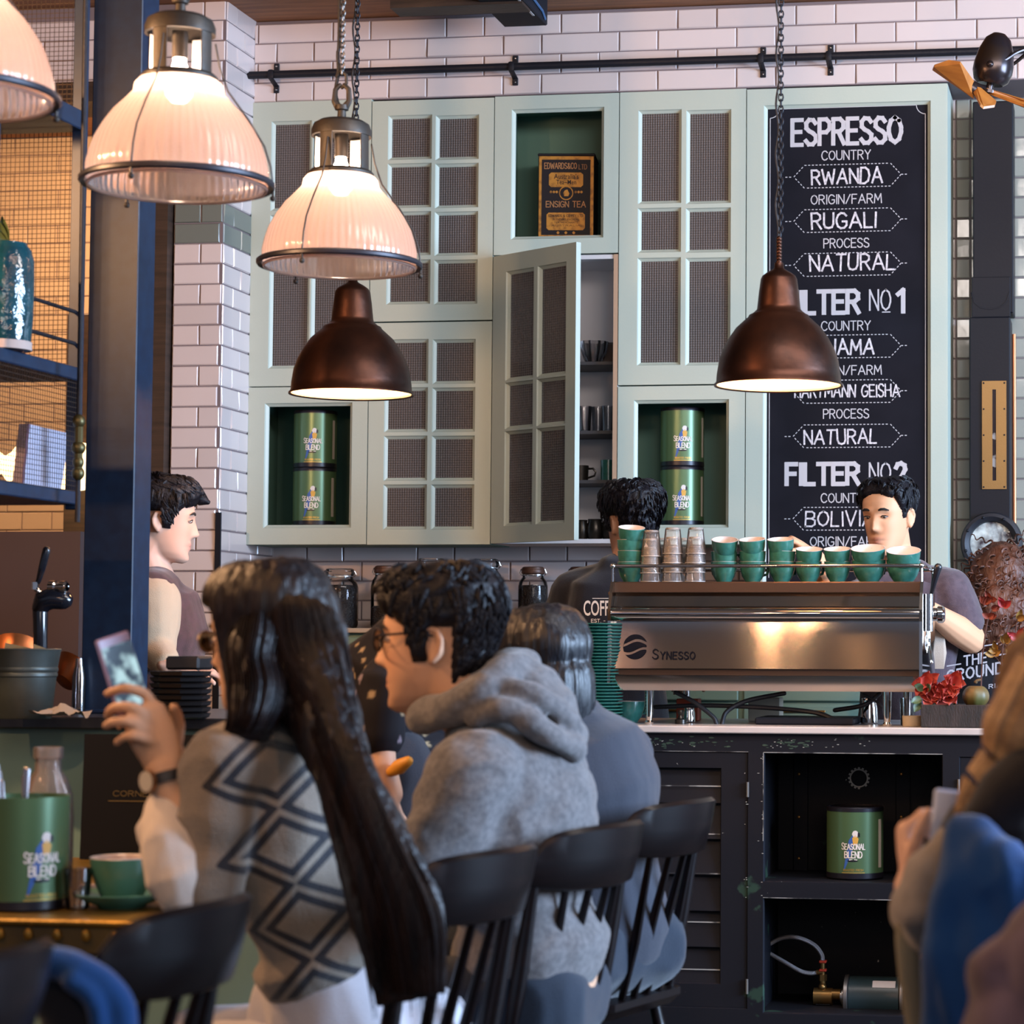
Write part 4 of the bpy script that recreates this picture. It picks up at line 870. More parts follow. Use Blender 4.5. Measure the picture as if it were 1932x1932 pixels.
for px, n, dy, where in ((1228, 4, .09, 'left'), (1269, 4, .09, 'middle'), (1312, 4, .09, 'right'), (1249, 3, .17, 'back left'), (1292, 3, .17, 'back right')):
    X = aty(px, 1080, YM+dy).x
    for k in range(n):
        o = gl if fg else dup(gl, (0, 0, 0)); fg = False
        tag(o, f'upturned clear tumbler, {["bottom", "second", "third", "top"][k]} of the {where} glass stack on the machine', 'glass', 'stacked tumblers on the machine'); o.location = (X+R_.uniform(-.002, .002), YM+dy, ZT_+k*(.0285 if where != 'left' else .026))
# saucer stack
sa = obj('saucer', MB().lathe([(0, 0), (.040, 0), (.044, .003), (.060, .007), (.078, .013), (.0785, .0145), (.076, .0155), (.055, .0095), (.03, .006), (0, .006)], seg=40), m_teal, base=(0, 0, 0))
ps = aty(1127, 1360, YC+.12); nS = 30; hS = (aty(1127, 1180, YC+.12).z-ZM)/nS
ordn = lambda k: 'bottom' if k == 0 else 'top' if k == nS-1 else f'number {k+1} counting up'
for k in range(nS):
    o = sa if k == 0 else dup(sa, (0, 0, 0)); tag(o, f'teal saucer, {ordn(k)} in the tall stack left of the machine', 'saucer', 'teal saucers in the tall stack')
    o.location = (ps.x+R_.gauss(0, .0012)-(.004 if 10 < k < 19 else 0), ps.y+R_.gauss(0, .001), ZM+.001+k*hS)
for k in range(1):
    p = aty(1185, 1365, YC+.25); o = dup(large, (p.x, YC+.25, ZM+.001+k*.036), 1.0, ('teal cup on the counter behind the saucer stack',)[k], 'teal cups behind the saucers'); o['category'] = 'cup'
# clutter under the machine
m_hose = mat('black_rubber', '191a20', .5)
for i, (lab, P) in enumerate((('black hose drooping from the left under the machine', [(1275, 1306, .12), (1310, 1325, .1), (1345, 1352, .1), (1352, 1366, .1)]), ('black hose running level under the machine', [(1236, 1334, .2), (1330, 1331, .16), (1440, 1335, .14), (1540, 1345, .12), (1590, 1366, .1)]),
        ('black hose rising to the machine middle', [(1362, 1366, .1), (1372, 1342, .12), (1410, 1322, .14), (1480, 1308, .16)]), ('black hose rising at the right under the machine', [(1575, 1340, .18), (1630, 1330, .16), (1660, 1308, .16)]), ('thin black hose beside the steel pitchers', [(1630, 1310, .14), (1655, 1325, .12), (1668, 1338, .12)]))):
    hose(lab, cr([aty(a, b_, YM+c) for a, b_, c in P]), .007 if i < 4 else .004, m_hose, 'rubber_hose')
def stand(name, label, cat, px, wpx, py, prof, m, Y, group=None):
    p = aty(px, 1365, Y); k = (p-EYE).dot(FWD)/F_PX; r = wpx/2*k; h = aty(px, py, Y).z-ZM
    return lathe_thing(name, label, cat, (p.x, Y, ZM+.001), [(a*r, b_*h) for a, b_ in prof], m, group)
PIT = [(0, 0), (.9, 0), (1, .05), (.95, .6), (.8, .85), (.88, 1), (.82, 1), (.74, .85), (.8, .1), (0, .05)]
stand('steel_pitcher', 'polished steel pitcher under the right of the machine', 'jug', 1640, 34, 1318, PIT, m_mirror, YM+.22, 'steel pitchers'); stand('steel_pitcher', 'small steel pitcher under the left of the machine', 'jug', 1300, 24, 1334, PIT, m_mirror, YM+.2, 'steel pitchers')
stand('glass_jar', 'clear water glass between the machine foot and the wooden planter', 'glass', 1712, 30, 1318, [(0, 0), (.85, 0), (1, 1), (.93, 1), (.8, .06), (0, .05)], glass_mat('cut_glass'), YM+.12); stand('paper_tub', 'low beige tub before the water glass by the planter', 'tub', 1722, 40, 1351, [(0, 0), (.95, 0), (1, 1), (.9, 1), (.85, .1), (0, .08)], mat('beige_card', 'a39680', .7), YM+.04)
stand('tamper', 'dark steel tamper under the left of the machine', 'tamper', 1284, 22, 1340, [(0, 0), (1, 0), (1, .3), (.5, .4), (.3, .6), (.55, .85), (.4, 1), (0, 1)], m_gm, YM+.08)
p = aty(1520, 1360, YM+.1); tag(obj('drip_tray', MB().box((p.x-.15, YM+.06, ZM+.001), (p.x+.15, YM+.3, ZM+.022), .004), m_black), 'flat black drip tray under the machine', 'tray')
p = aty(1436, 1360, YM+.3); tag(obj('card_box', MB().box((p.x-.05, YM+.36, ZM+.001), (p.x+.05, YM+.44, ZM+.075), .002), mat('pale_card', 'a79d8c', .7)), 'pale cardboard box behind the hoses under the machine', 'box')
p = aty(1290, 1325, YM+.3); tag(obj('red_box', MB().box((p.x-.035, YM+.36, ZM+.001), (p.x+.035, YM+.42, ZM+.07), .002), mat('red_card', 'b04a2e', .6)), 'red box behind the hoses at the left under the machine', 'box')

# ------------------------------------------------------------------ planter, blooms, gourd and sign at the right of the counter
m_trough = mat('dark_rough_wood', '2c221f', .8, col2='19130f', nscale=6, stretch=(10, 1, 2), bump=.3, bscale=30)
px0, px1 = aty(1737, 1350, YC+.03).x, aty(1890, 1350, YC+.03).x; zt3 = aty(1800, 1330, YC+.03).z
pl = thing('wooden_planter', 'dark rough wooden trough at the right end of the marble counter', 'planter', ((px0+px1)/2, YC+.1, ZM))
b = MB(); b.box((px0, YC+.03, ZM+.001), (px1, YC+.045, zt3), .002); b.box((px0, YC+.155, ZM+.001), (px1, YC+.17, zt3), .002); b.box((px0, YC+.045, ZM+.001), (px0+.015, YC+.155, zt3), .002); b.box((px1-.015, YC+.045, ZM+.001), (px1, YC+.155, zt3), .002); b.box((px0+.015, YC+.045, ZM+.001), (px1-.015, YC+.155, zt3-.012))
obj('trough', b, m_trough, pl, smooth=False)
m_pet = mat('coral_petals', 'b8473d', .5, col2='c8685c', nscale=12); m_leaf = mat('leaf_green', '3a4a2c', .5); m_rust = mat('rust_leaves', '9a4428', .6, col2='6a2a22', nscale=9); m_yel = mat('ochre_leaves', '8a6428', .6); m_redl = mat('red_leaves', '9c2c2c', .5)
def petal(mb, c, d, up, L_, W_, cup_=.3):
    c, d = Vector(c), Vector(d).normalized(); up = (Vector(up)-d*Vector(up).dot(d)).normalized(); s = d.cross(up); rows = []
    for i in range(6):
        t = i/5; wv = W_*math.sin(PI*min(.98, .12+.86*t))**.8*(1-.25*t); row = []
        for j in range(5):
            q = (j-2)/2; row.append(c+d*(L_*t)+s*(wv*q)+up*(cup_*L_*(t*t*.6)+abs(q)**2*W_*.35))
        rows.append(row)
    mb.surf(rows)
def bloom(px, py, d, R0, lab):
    c = aty(px, py, YC+.08); t = thing('coral_flower', lab, 'flower', (c.x, c.y, c.z-.03), 0, 'coral flowers on the planter'); rr_ = random.Random(int(px))
    for k in range(9):
        a = 2*PI*k/9+rr_.uniform(-.2, .2); e = rr_.uniform(-.2, .9); dd = Vector((math.cos(a)*math.cos(e), -.55+.3*math.sin(a*2), math.sin(a)*.7+.4*math.sin(e))); b = MB(); petal(b, c, dd, (0, -1, .4), R0*rr_.uniform(.85, 1.15), R0*.42); obj('petal', b, m_pet, t)
    obj('stem', MB().tube([c, c+Vector((0, .02, -.03)), (c.x, YC+.1, zt3-.014)], .004, 6), m_leaf, t)
for i, (px, py) in enumerate(((1747, 1293), (1775, 1308), (1800, 1292), (1760, 1314), (1790, 1316))): bloom(px, py, 0, .052, ('coral flower leftmost on the planter, over the steel edge', 'coral flower low in the middle of the bunch', 'coral flower at the right of the bunch beside the gourd', 'coral flower lowest left over the planter rim', 'coral flower lowest right over the planter rim')[i])
b = MB()
for px, py, d in ((1741, 1300, (-.6, -.4, .2)), (1738, 1318, (-.8, -.3, -.4)), (1752, 1300, (.3, -.6, .3)), (1736, 1325, (-.4, -.2, -.8))): petal(b, aty(px, py, YC+.04), d, (0, -1, .3), .035, .014)
tag(obj('green_leaves', b, m_leaf), 'dark green leaves tucked among the coral flowers', 'leaves')
gp = aty(1841, 1306, YC+.09); k = (gp-EYE).dot(FWD)/F_PX
gd = thing('gourd', 'round brown green gourd on the wooden planter', 'gourd', (gp.x, gp.y, zt3)); rg = 25*k
b = MB().lathe([(rg*math.sin(a)*(1 if a > 1.2 else .98), -rg*.92*math.cos(a)+(.006 if a < .4 else 0)-(.010*math.exp(-((PI-a)/.35)**2))) for a in [PI*(j+.02)/20.04 for j in range(21)]], (gp.x, gp.y, zt3-.012+rg*.93), seg=40, flute=.025, nfl=8)
obj('body', b, mat('gourd_skin', '6a4a26', .5, col2='4a4a22', nscale=9), gd); obj('stalk', MB().tube([(gp.x, gp.y, zt3+rg*1.7), (gp.x+.004, gp.y, zt3+rg*1.82), (gp.x+.012, gp.y, zt3+rg*1.86)], [.006, .004, .004], 8), mat('stalk_brown', '5a4426', .8), gd)
# sprays of autumn leaves
def spray(name, lab, pts, leaves, m, Y=YC+.2, sz_=.03):
    t = thing(name, lab, 'foliage', tuple(aty(*pts[0], Y)), 0, 'autumn leaf sprays'); obj('twig', MB().tube(cr([aty(a, c, Y) for a, c in pts]), .0022, 6), mat('twig', '4a2a20', .7), t)
    rr_ = random.Random(pts[0][0])
    for (a, c) in leaves:
        b = MB()
        for q in range(3): an = rr_.uniform(0, 6.28); petal(b, aty(a, c, Y-.01), (math.cos(an)*.7, -.3, abs(math.sin(an))), (rr_.uniform(-.5, .5), -1, 0), sz_*rr_.uniform(.8, 1.2), sz_*.36)
        obj('leaf', b, m, t)
spray('rust_spray', 'rust orange leaf spray rising beside the barista elbow', [(1850, 1345), (1853, 1250), (1860, 1190), (1868, 1150)], [(1860, 1142), (1868, 1132), (1872, 1150), (1866, 1165), (1858, 1138)], m_rust)
spray('ochre_spray', 'ochre leaf spray before the lettered black shirt', [(1885, 1345), (1888, 1280), (1893, 1215), (1905, 1180)], [(1897, 1213), (1880, 1228), (1876, 1236), (1908, 1240), (1920, 1168)], m_yel)
spray('red_spray', 'red leaf spray rightmost behind the wooden planter', [(1898, 1345), (1904, 1290), (1912, 1230), (1918, 1180)], [(1903, 1262), (1911, 1268), (1908, 1254), (1920, 1205), (1893, 1145)], m_redl, sz_=.036)

# ================================================================== PENDANT LAMPS
def shade_glass():
    m = bpy.data.materials.new('prismatic_glass'); m.use_nodes = True; nt = m.node_tree; nt.nodes.clear(); N = nt.nodes.new; L = nt.links.new
    o = N('ShaderNodeOutputMaterial'); t = N('ShaderNodeBsdfTranslucent'); g = N('ShaderNodeBsdfGlossy'); tr = N('ShaderNodeBsdfTransparent'); a = N('ShaderNodeMixShader'); b = N('ShaderNodeMixShader'); lw = N('ShaderNodeLayerWeight'); lw.inputs[0].default_value = .3
    t.inputs[0].default_value = lin('d0b0a4'); g.inputs['Roughness'].default_value = .12; a.inputs[0].default_value = .10; df = N('ShaderNodeBsdfDiffuse'); df.inputs[0].default_value = lin('e8d4c8'); dm = N('ShaderNodeMixShader'); dm.inputs[0].default_value = .16; L(t.outputs[0], dm.inputs[1]); L(df.outputs[0], dm.inputs[2])
    L(dm.outputs[0], a.inputs[1]); L(tr.outputs[0], a.inputs[2]); L(lw.outputs['Fresnel'], b.inputs[0]); L(a.outputs[0], b.inputs[1]); L(g.outputs[0], b.inputs[2]); L(b.outputs[0], o.inputs[0])
    return m
m_shade = shade_glass(); m_enamel = mat('white_enamel', 'd8cfc8', .4); m_bulb = mat('lit_bulb', 'ffffff', emit=('ffdcc0', 70)); m_bulb2 = mat('lit_warm_bulb', 'ffffff', emit=('ffb876', 190))
m_lampiron = mat('bronzed_lamp_iron', '2a2724', .5, .3, col2='352c24', nscale=20, bump=.1, bscale=60); m_chain = mat('chain_steel', '55524f', .4, .8); m_cord = mat('black_cord', '1b1a20', .6)
def chain(mb, x, y, z0, z1, s=.018, r=.0022):
    n = int((z1-z0)/(s*.78)); 
    for k in range(n):
        zc = z0+s*.5+k*s*.78; q = [(s*.30*math.cos(a), s*.55*math.sin(a)) for a in [2*PI*j/8 for j in range(8)]]
        mb.tube([(x+(u if k % 2 else 0), y+(0 if k % 2 else u), zc+v) for u, v in q], r, 5, closed=True)
def glass_lamp(px, py, ringpx, label, rot=0):
    d = .21*4500/ringpx; c = atd(px, py, d); s = .21/180; O = (0, 0, 0)
    t = thing('pendant_lamp', label, 'lamp', O, 0, 'ribbed glass pendants')
    P = [(164, -8), (168, 8), (168, 26), (163, 50), (155, 75), (140, 103), (122, 129), (100, 152), (85, 168), (82, 184), (74, 194)]
    obj('glass_shade', MB().lathe([(a*s, b_*s) for a, b_ in P], seg=264, flute=.006, nfl=66), m_shade, t, angle=60)
    obj('lip', MB().tube([(164*s*math.cos(a), 164*s*math.sin(a), -9*s) for a in [2*PI*k/48 for k in range(48)]], 3.5*s, 8, closed=True), m_shade, t)
    rg = obj('rim_ring', MB().lathe([(170*s, -4*s), (178*s, -8*s), (181*s, -4*s), (181*s, 2*s), (176*s, 6*s), (170*s, 5*s), (170*s, -4*s)], seg=64), mat('blackened_iron', '22212a', .4, .4), t)
    for k in range(3):
        a = -PI/2-.14+k*2*PI/3+rot; x, y = 177*s*math.cos(a), 177*s*math.sin(a); obj('thumb_screw', MB().cyl((x, y, -6*s), (x, y, -18*s), 3*s, seg=8).ell((x, y, -21*s), 6*s, seg=10, rings=8), m_lampiron, rg)
    for k in range(3):
        b = MB(); a = -PI/2-.14+k*2*PI/3+rot; cs, sn = math.cos(a), math.sin(a); b.tube([(cs*r_*s, sn*r_*s, z*s) for r_, z in ((66, 268), (74, 225), (90, 180), (130, 126), (160, 78), (172, 40), (177, 4))], 2.0*s, 6)
        obj('stay_wire', b, m_lampiron, t)
    obj('collar', MB().lathe([(60*s, 190*s), (72*s, 192*s), (72*s, 200*s), (66*s, 206*s), (60*s, 206*s)], seg=40), m_lampiron, t)
    for k in range(4):
        b = MB(); a = -PI/2-.25+k*PI/2; n = 5; b.m = 0
        b.surf([[(r_*s*math.cos(a+w_), r_*s*math.sin(a+w_), z*s) for w_ in [(-.24+.48*j/n) for j in range(n+1)]] for r_, z in ((64, 203), (63, 286))])
        b.m = 1; b.surf([[(60*s*math.cos(a+w_), 60*s*math.sin(a+w_), z*s) for w_ in [(-.24+.48*j/n) for j in range(n+1)]] for z in (286, 203)])
        obj('cage_bar', b, [m_lampiron, m_enamel], t)
    obj('cap', MB().lathe([(60*s, 282*s), (66*s, 282*s), (66*s, 296*s), (61*s, 309*s), (48*s, 317*s), (20*s, 320*s), (10*s, 322*s), (9*s, 340*s), (15*s, 342*s), (15*s, 352*s), (0, 352*s)], seg=40), m_lampiron, t)
    b = MB(); b.tube([(9*s, 0, 350*s), (17*s, 0, 362*s), (15*s, 0, 388*s), (5*s, 0, 398*s)], [9*s, 7*s, 6*s, 5*s], 8); b.tube([(-9*s, 0, 350*s), (-17*s, 0, 362*s), (-15*s, 0, 388*s), (-5*s, 0, 398*s)], [9*s, 7*s, 6*s, 5*s], 8)
    b.tube([(0, 0, 392*s), (10*s, 0, 402*s), (9*s, 0, 420*s), (-4*s, 0, 430*s), (-13*s, 0, 418*s)], 4*s, 8); obj('shackle', b, m_lampiron, t)
    L_ = ZC-c.z; b = MB(); chain(b, 0, 0, 420*s, L_-.01); obj('chain', b, m_chain, t)
    obj('cord', MB().tube(cr([(-8*s, 0, 352*s), (-16*s, .004, 385*s), (-10*s, .004, 430*s), (-12*s, .004, 470*s), (-9*s, .004, min(560*s, L_-.03)), (-10*s, .004, L_-.004)]), 4.2*s, 8), m_cord, t)
    obj('bulb', MB().lathe([(0, 150*s), (14*s, 153*s), (24*s, 165*s), (27*s, 182*s), (22*s, 205*s), (13*s, 225*s), (11*s, 238*s), (0, 238*s)], seg=20), m_bulb, t)
    obj('socket', MB().cyl((0, 0, 236*s), (0, 0, 288*s), 15*s, seg=16), m_lampiron, t)
    t.location = c
glass_lamp(335, 344, 180, 'lit ribbed glass pendant lamp before the blue steel column', .05)
glass_lamp(641, 497, 154, 'lit ribbed glass pendant lamp before the sage cabinets, smaller of the two seen whole')
glass_lamp(-98, 178, 205, 'lit ribbed glass pendant lamp cut off by the top left corner', .3)
m_copper = mat('aged_copper', '4a2a1c', .38, .8, col2='2c1912', nscale=7, detail=6, bump=.05, bscale=60); m_enamel = mat('white_enamel', 'd8cfc8', .4)
def copper_lamp(px, py, rimpx, label):
    d = .18*4500/rimpx; c = atd(px, py, d); s = .18/115
    t = thing('pendant_lamp', label, 'lamp', (0, 0, 0), 0, 'copper pendants over the bar')
    P = [(112, 1), (117, -1), (117, 2), (113, 6), (112, 20), (108, 46), (101, 66), (91, 85), (78, 104), (63, 118), (56, 124), (54, 128), (48, 131), (40, 138), (39, 144), (36, 172), (33, 194), (30, 200), (22, 206), (13, 211), (9, 214), (8, 224), (0, 225)]
    obj('copper_shade', MB().lathe([(a*s, b_*s) for a, b_ in P], seg=64), m_copper, t, angle=50)
    obj('enamel_lining', MB().lathe([(a*s, b_*s) for a, b_ in ((113, 1.5), (110, 5), (109, 20), (105, 45), (88, 84), (60, 116), (36, 135), (0, 138))], seg=48), m_enamel, t)
    obj('bulb', MB().ell((0, 0, 55*s), (22*s, 22*s, 28*s)), m_bulb2, t); obj('socket', MB().cyl((0, 0, 80*s), (0, 0, 134*s), 14*s, seg=16), m_lampiron, t)
    L_ = ZC-c.z; b = MB(); b.cyl((0, 0, 220*s), (0, 0, 270*s), 4.5*s, seg=10)
    for k in range(8): b.ell((0, 0, (226+k*6)*s), 5.5*s, seg=10, rings=6)
    obj('stem', b, m_copper, t)
    b = MB(); chain(b, .004, 0, 268*s, L_-.01, .022, .0024); obj('chain', b, m_dark_iron, t)
    obj('cord', MB().tube([(-.006+.004*math.sin(k*.9), .004*math.cos(k*.9), 262*s+(L_-262*s-.004)*k/60) for k in range(61)], .0033, 6), m_cord, t)
    t.location = c
copper_lamp(663, 744, 115, 'dark copper dome pendant hanging before the left cabinets'); copper_lamp(1469, 728, 120, 'dark copper dome pendant hanging before the chalkboard')

# ------------------------------------------------------------------ ceiling box, fan, bean silo
yb0 = 8.55; z0 = aty(990, 50, yb0).z; x0, x1 = aty(951, 50, yb0).x, aty(1033, 50, yb0).x
cb = thing('ceiling_speaker', 'black speaker box fixed under the timber ceiling', 'speaker', ((x0+x1)/2, 8.3, z0))
obj('box', MB().box((x0, 7.75, z0), (x1, yb0, z0+.10), .004), m_black, cb); obj('mount', MB().box((x0+.03, 7.9, z0+.10), (x1+.03, yb0-.06, ZC-.002)), mat('grey_bracket', '6a6a70', .5), cb)
b = MB()
for k, (dx, c_) in enumerate(((-.018, 0), (-.006, 1), (.0, 2))): pass
obj('cable', MB().tube([(x1+.003, 7.8, z0+.03), (x1+.004, 8.2, z0+.045), (x1+.004, 8.45, z0+.03), (x1+.003, 8.5, z0+.012)], .005, 6), mat('blue_cable', '3a5a80', .5), cb); obj('light_strip', MB().box((x1-.02, 7.85, z0-.002), (x1-.012, 8.4, z0)), mat('pale_strip', 'b8b4b4', .5), cb)
fd = 7.6
fa = thing('ceiling_fan', 'small bronze fan with orange wooden blades under the ceiling at the right', 'fan', tuple(atd(1870, 195, fd)))
A, B = atd(1886, 62, fd), atd(1868, 160, fd); m_brz = mat('dark_bronze', '33261f', .25, .6, col2='20202c', nscale=9)
ax = (B-A).normalized(); ln = (B-A).length; k = fd/F_PX
obj('motor', MB().lathe([(0, 0), (12*k, 2*k), (24*k, 12*k), (33*k, 34*k), (38*k, 60*k), (38*k, 76*k), (33*k, 92*k), (24*k, 99*k), (0, 100*k)], A, ax, 36), m_brz, fa)
hub = B+ax*14*k; obj('hub', MB().cyl(B-ax*2*k, hub+ax*6*k, 7*k, seg=16).cyl(hub-ax*3*k, hub+ax*3*k, 16*k, seg=20), m_brz, fa)
m_blade = mat('orange_wood_blade', 'a5682c', .4, col2='8a5222', nscale=6, stretch=(1, 8, 1))
for q in ([(1848, 168), (1838, 182), (1760, 128), (1763, 122), (1790, 113), (1812, 116)], [(1832, 160), (1842, 158), (1880, 190), (1877, 198), (1856, 201), (1850, 196)], [(1858, 170), (1862, 166), (1950, 192), (1975, 204), (1972, 214), (1935, 198)]):
    P = [atd(a, c_, fd-.02*i) for i, (a, c_) in enumerate(q)]; b = MB(); b.ngon(P, ax*.008); obj('blade', b, m_blade, fa, smooth=False)
obj('blade_iron', MB().tube([atd(1830, 160, fd-.03), atd(1848, 172, fd-.02), atd(1862, 170, fd)], [11*k, 14*k, 9*k], 8, flat=.3), m_brz, fa)
b = MB(); b.tube(cr([atd(1868, 121, fd-.06), atd(1895, 113, fd-.05), atd(1920, 98, fd-.03), atd(1960, 84, fd)]), 3.4*k, 8); b.tube(cr([atd(1880, 132, fd+.05), atd(1910, 122, fd+.05), atd(1940, 98, fd+.04), atd(1960, 84, fd)]), 3.4*k, 8); b.tube([atd(1960, 84, fd), Vector((atd(1960, 84, fd).x, atd(1960, 84, fd).y, ZC-.001))], 5*k, 8)
b.ell(atd(1868, 121, fd-.06), 7*k); obj('yoke', b, m_brz, fa)
ysl = D2-.2
def qx(px, py): return aty(px, py, ysl).x
def qz(py): return aty(1870, py, ysl).z
si = thing('bean_silo', 'tall dark steel bean silo with a brass gauge plate on the right wall', 'silo', (qx(1868, 700), ysl+.09, 1.1))
m_sil2 = mat('dark_steel_plate', '15151b', .5, 0, spec=.18, bump=.04, bscale=100)
obj('upper_chute', MB().box((qx(1835, 300), ysl+.015, qz(590)), (qx(1911, 300), ysl+.17, qz(189)), .004), m_sil2, si)
obj('lower_body', MB().box((qx(1829, 700), ysl, 1.10), (qx(1906, 700), ysl+.17, qz(598)), .004), m_sil2, si)
P = [(1833, 600), (1833, 552), (1838, 570), (1850, 580), (1868, 583), (1886, 580), (1898, 570), (1904, 552), (1904, 600)]
b = MB(); b.tube([(qx(a, c_), ysl+.008, qz(c_)) for a, c_ in P[1:-1]], .004, 6); b.box((qx(1833, 560), ysl+.006, qz(598)), (qx(1906, 560), ysl+.016, qz(522)), .002); obj('flap', b, m_sil2, si)
gp_ = MB(); X0, X1, Z0, Z1 = qx(1853, 820), qx(1899, 820), qz(923), qz(719); s0, s1, w0, w1 = qx(1872.5, 820), qx(1879.5, 820), qz(907), qz(735)
for (a, b_, c_, e) in ((X0, s0, Z0, Z1), (s1, X1, Z0, Z1), (s0, s1, Z0, w0), (s0, s1, w1, Z1)): gp_.box((a, ysl-.006, c_), (b_, ysl-.0005, e))
pt = obj('gauge_plate', gp_, mat('brushed_brass', '85663c', .4, .6, bump=.05, bscale=200), si, smooth=False)
b = MB()
for px in (1856, 1895):
    for py in (723, 772, 821, 870, 919): b.ell((qx(px, py), ysl-.0065, qz(py)), (.0035, .002, .0035), seg=8, rings=6)
obj('screw', b, m_sil2, pt); obj('sight_glass', MB().box((s0, ysl-.003, w0), (s1, ysl-.0008, w1)), mat('sight_glass_beans', '241a1c', .15, col2='8a8684', nscale=16, detail=2, lo=.58, hi=.62), si)
pc = Vector((qx(1871, 1025), ysl-.012, qz(1025))); kk = (pc-EYE).dot(FWD)/F_PX
po = thing('porthole', 'round dark metal porthole glazed at the foot of the bean silo', 'porthole', (pc.x, pc.y, pc.z-.115))
obj('ring', MB().lathe([(40*kk, -.006), (42*kk, .010), (50*kk, .020), (56*kk, .016), (59*kk, -.012)], pc, (0, -1, 0), 48), mat('porthole_metal', '222228', .5, .2, spec=.3), po)
b = MB()
for j in range(8): a = .3+j*PI/4; b.ell(pc+Vector((50*kk*math.cos(a), -.019, 50*kk*math.sin(a))), .006, seg=8, rings=6)
obj('bolt', b, m_sil2, po); obj('glass', MB().lathe([(0, -.001), (41*kk, -.004)], pc, (0, -1, 0), 40), mat('porthole_reflection', 'c4ccc8', .08, 0, col2='3c3438', nscale=18, detail=5, bump=.6, bscale=18), po)  # bright reflection painted as pale noise in the glass colour
zz = qz(700); X = aty(1913, 700, D2-.03).x; tag(obj('wall_pipe', MB().cyl((X, D2-.03, 1.0), (X, D2-.03, qz(620)), .008, seg=10), mat('copper_pipe', '9a6240', .35, .7)), 'thin copper pipe up the tiled recess beside the bean silo', 'pipe')

# ================================================================== LEFT SIDE: COLUMN, SHELVES, SIDE COUNTER
ZS = atd(200, 1358, 6.0).z; YS = 5.87
x1c = atz(430, 1366, ZS).x
sc_ = thing('side_counter', 'mint fronted side counter with a black top at the left', 'counter', (-2.6, 6.3, 0))
obj('top', MB().box((-4.2, YS, ZS-.03), (x1c, 6.75, ZS), .004), mat('black_stone', '1e1f25', .35, col2='2b2b30', nscale=30), sc_); obj('front', MB().box((-4.2, YS+.03, 0), (x1c-.02, 6.7, ZS-.03)), mat('mint_panel', '66827a', .55, bump=.03), sc_, smooth=False)
yc0 = 6.2; cx0, cx1 = aty(166, 600, yc0).x, aty(259, 600, yc0).x
colo = thing('steel_column', 'square blue black steel column rising from the side counter to the ceiling', 'column', ((cx0+cx1)/2, yc0+.06, ZS))
obj('post', MB().box((cx0, yc0, ZS+.001), (cx1, yc0+.115, ZC-.001), .003), m_bar_blue, colo)
obj('base_plate', MB().box((cx0-.02, yc0-.02, ZS+.0005), (cx1+.02, yc0+.135, ZS+.012), .003), m_bar_blue, colo)
# shelf unit seen from its right side
XS = atd(150, 697, 6.1).x; YA, YE_ = 5.26, 5.74
def shz(py): return atx(150, py, XS).z if False else atd(150, py, 6.1).z
su = thing('shelf_unit', 'dark blue steel shelf unit with wire mesh panels hung at the left edge', 'shelf', (XS-.2, 5.5, ZS))
b = MB(); 
for x in (XS-.03, XS-.45):
    for y in (YA, YE_): b.box((x, y, shz(962)), (x+.03, y+.03, ZC-.001), .002)
obj('frame', b, m_bar_blue, su, smooth=False)
zs1, zs2, zs0 = shz(694), shz(928), shz(205)
for z, th_ in ((zs1, .034), (zs2, .034), (zs0, .05), (shz(1008), .0)):
    if th_: obj('shelf', MB().box((XS-.44, YA+.01, z-th_), (XS+.002, YE_+.02, z), .003), m_bar_blue, su, smooth=False)
m_wire = mat('rusty_wire', '3a2c22', .6, .4)
def wires(x0, y0, x1, y1, z0, z1, p=.0125, r=.0009):
    b = MB(); L_ = math.hypot(x1-x0, y1-y0); n = int(L_/p); dx, dy = (x1-x0)/L_, (y1-y0)/L_; ox, oy = -dy*r, dx*r
    for k in range(n+1): x, y = x0+dx*p*k, y0+dy*p*k; b.quad((x-dx*r, y-dy*r, z0), (x+dx*r, y+dy*r, z0), (x+dx*r, y+dy*r, z1), (x-dx*r, y-dy*r, z1)); b.quad((x-ox, y-oy, z0), (x+ox, y+oy, z0), (x+ox, y+oy, z1), (x-ox, y-oy, z1))
    for k in range(int((z1-z0)/p)+1): z = z0+p*k; b.quad((x0, y0, z-r), (x1, y1, z-r), (x1, y1, z+r), (x0, y0, z+r)); b.quad((x0+ox, y0+oy, z), (x1+ox, y1+oy, z), (x1-ox, y1-oy, z), (x0-ox, y0-oy, z))
    return b
obj('wire_mesh', wires(XS, YA+.03, XS, YE_, zs2, zs1-.034), m_wire, su, smooth=False)
obj('wire_mesh', wires(XS-.44, YE_+.015, XS-.03, YE_+.015, zs1, zs0-.05), m_wire, su, smooth=False)
obj('wire_mesh', wires(XS-.44, YE_+.015, XS-.03, YE_+.015, zs0, shz(-50)), m_wire, su, smooth=False)
for py in (588, 648): obj('guard_rail', MB().cyl((XS-.012, YA+.02, shz(py)), (XS-.012, YE_, shz(py)), .005, seg=10), m_dark_iron, su)
rd_ = thing('hanging_rod', 'slim iron rod with turnbuckle knuckles hanging beside the blue column', 'rod', tuple(atd(146, 985, 5.95)))
ra0, rb0 = atd(161, -80, 5.95), atd(146, 985, 5.95); obj('rod', MB().cyl(rb0, Vector((ra0.x, ra0.y, ZC-.002)), .0065, seg=10), m_dark_iron, rd_)
b = MB()
for py, r_ in ((795, .016), (845, .018), (872, .014), (893, .016)): q = rb0+(ra0-rb0)*((985-py)/1065); b.ell(q, (r_, r_, .018))
q0, q1 = rb0+(ra0-rb0)*(190/1065), rb0+(ra0-rb0)*(92/1065); b.cyl(q1, q0, .011, seg=10); obj('turnbuckle', b, mat('old_brass', '4a4226', .4, .7), rd_)
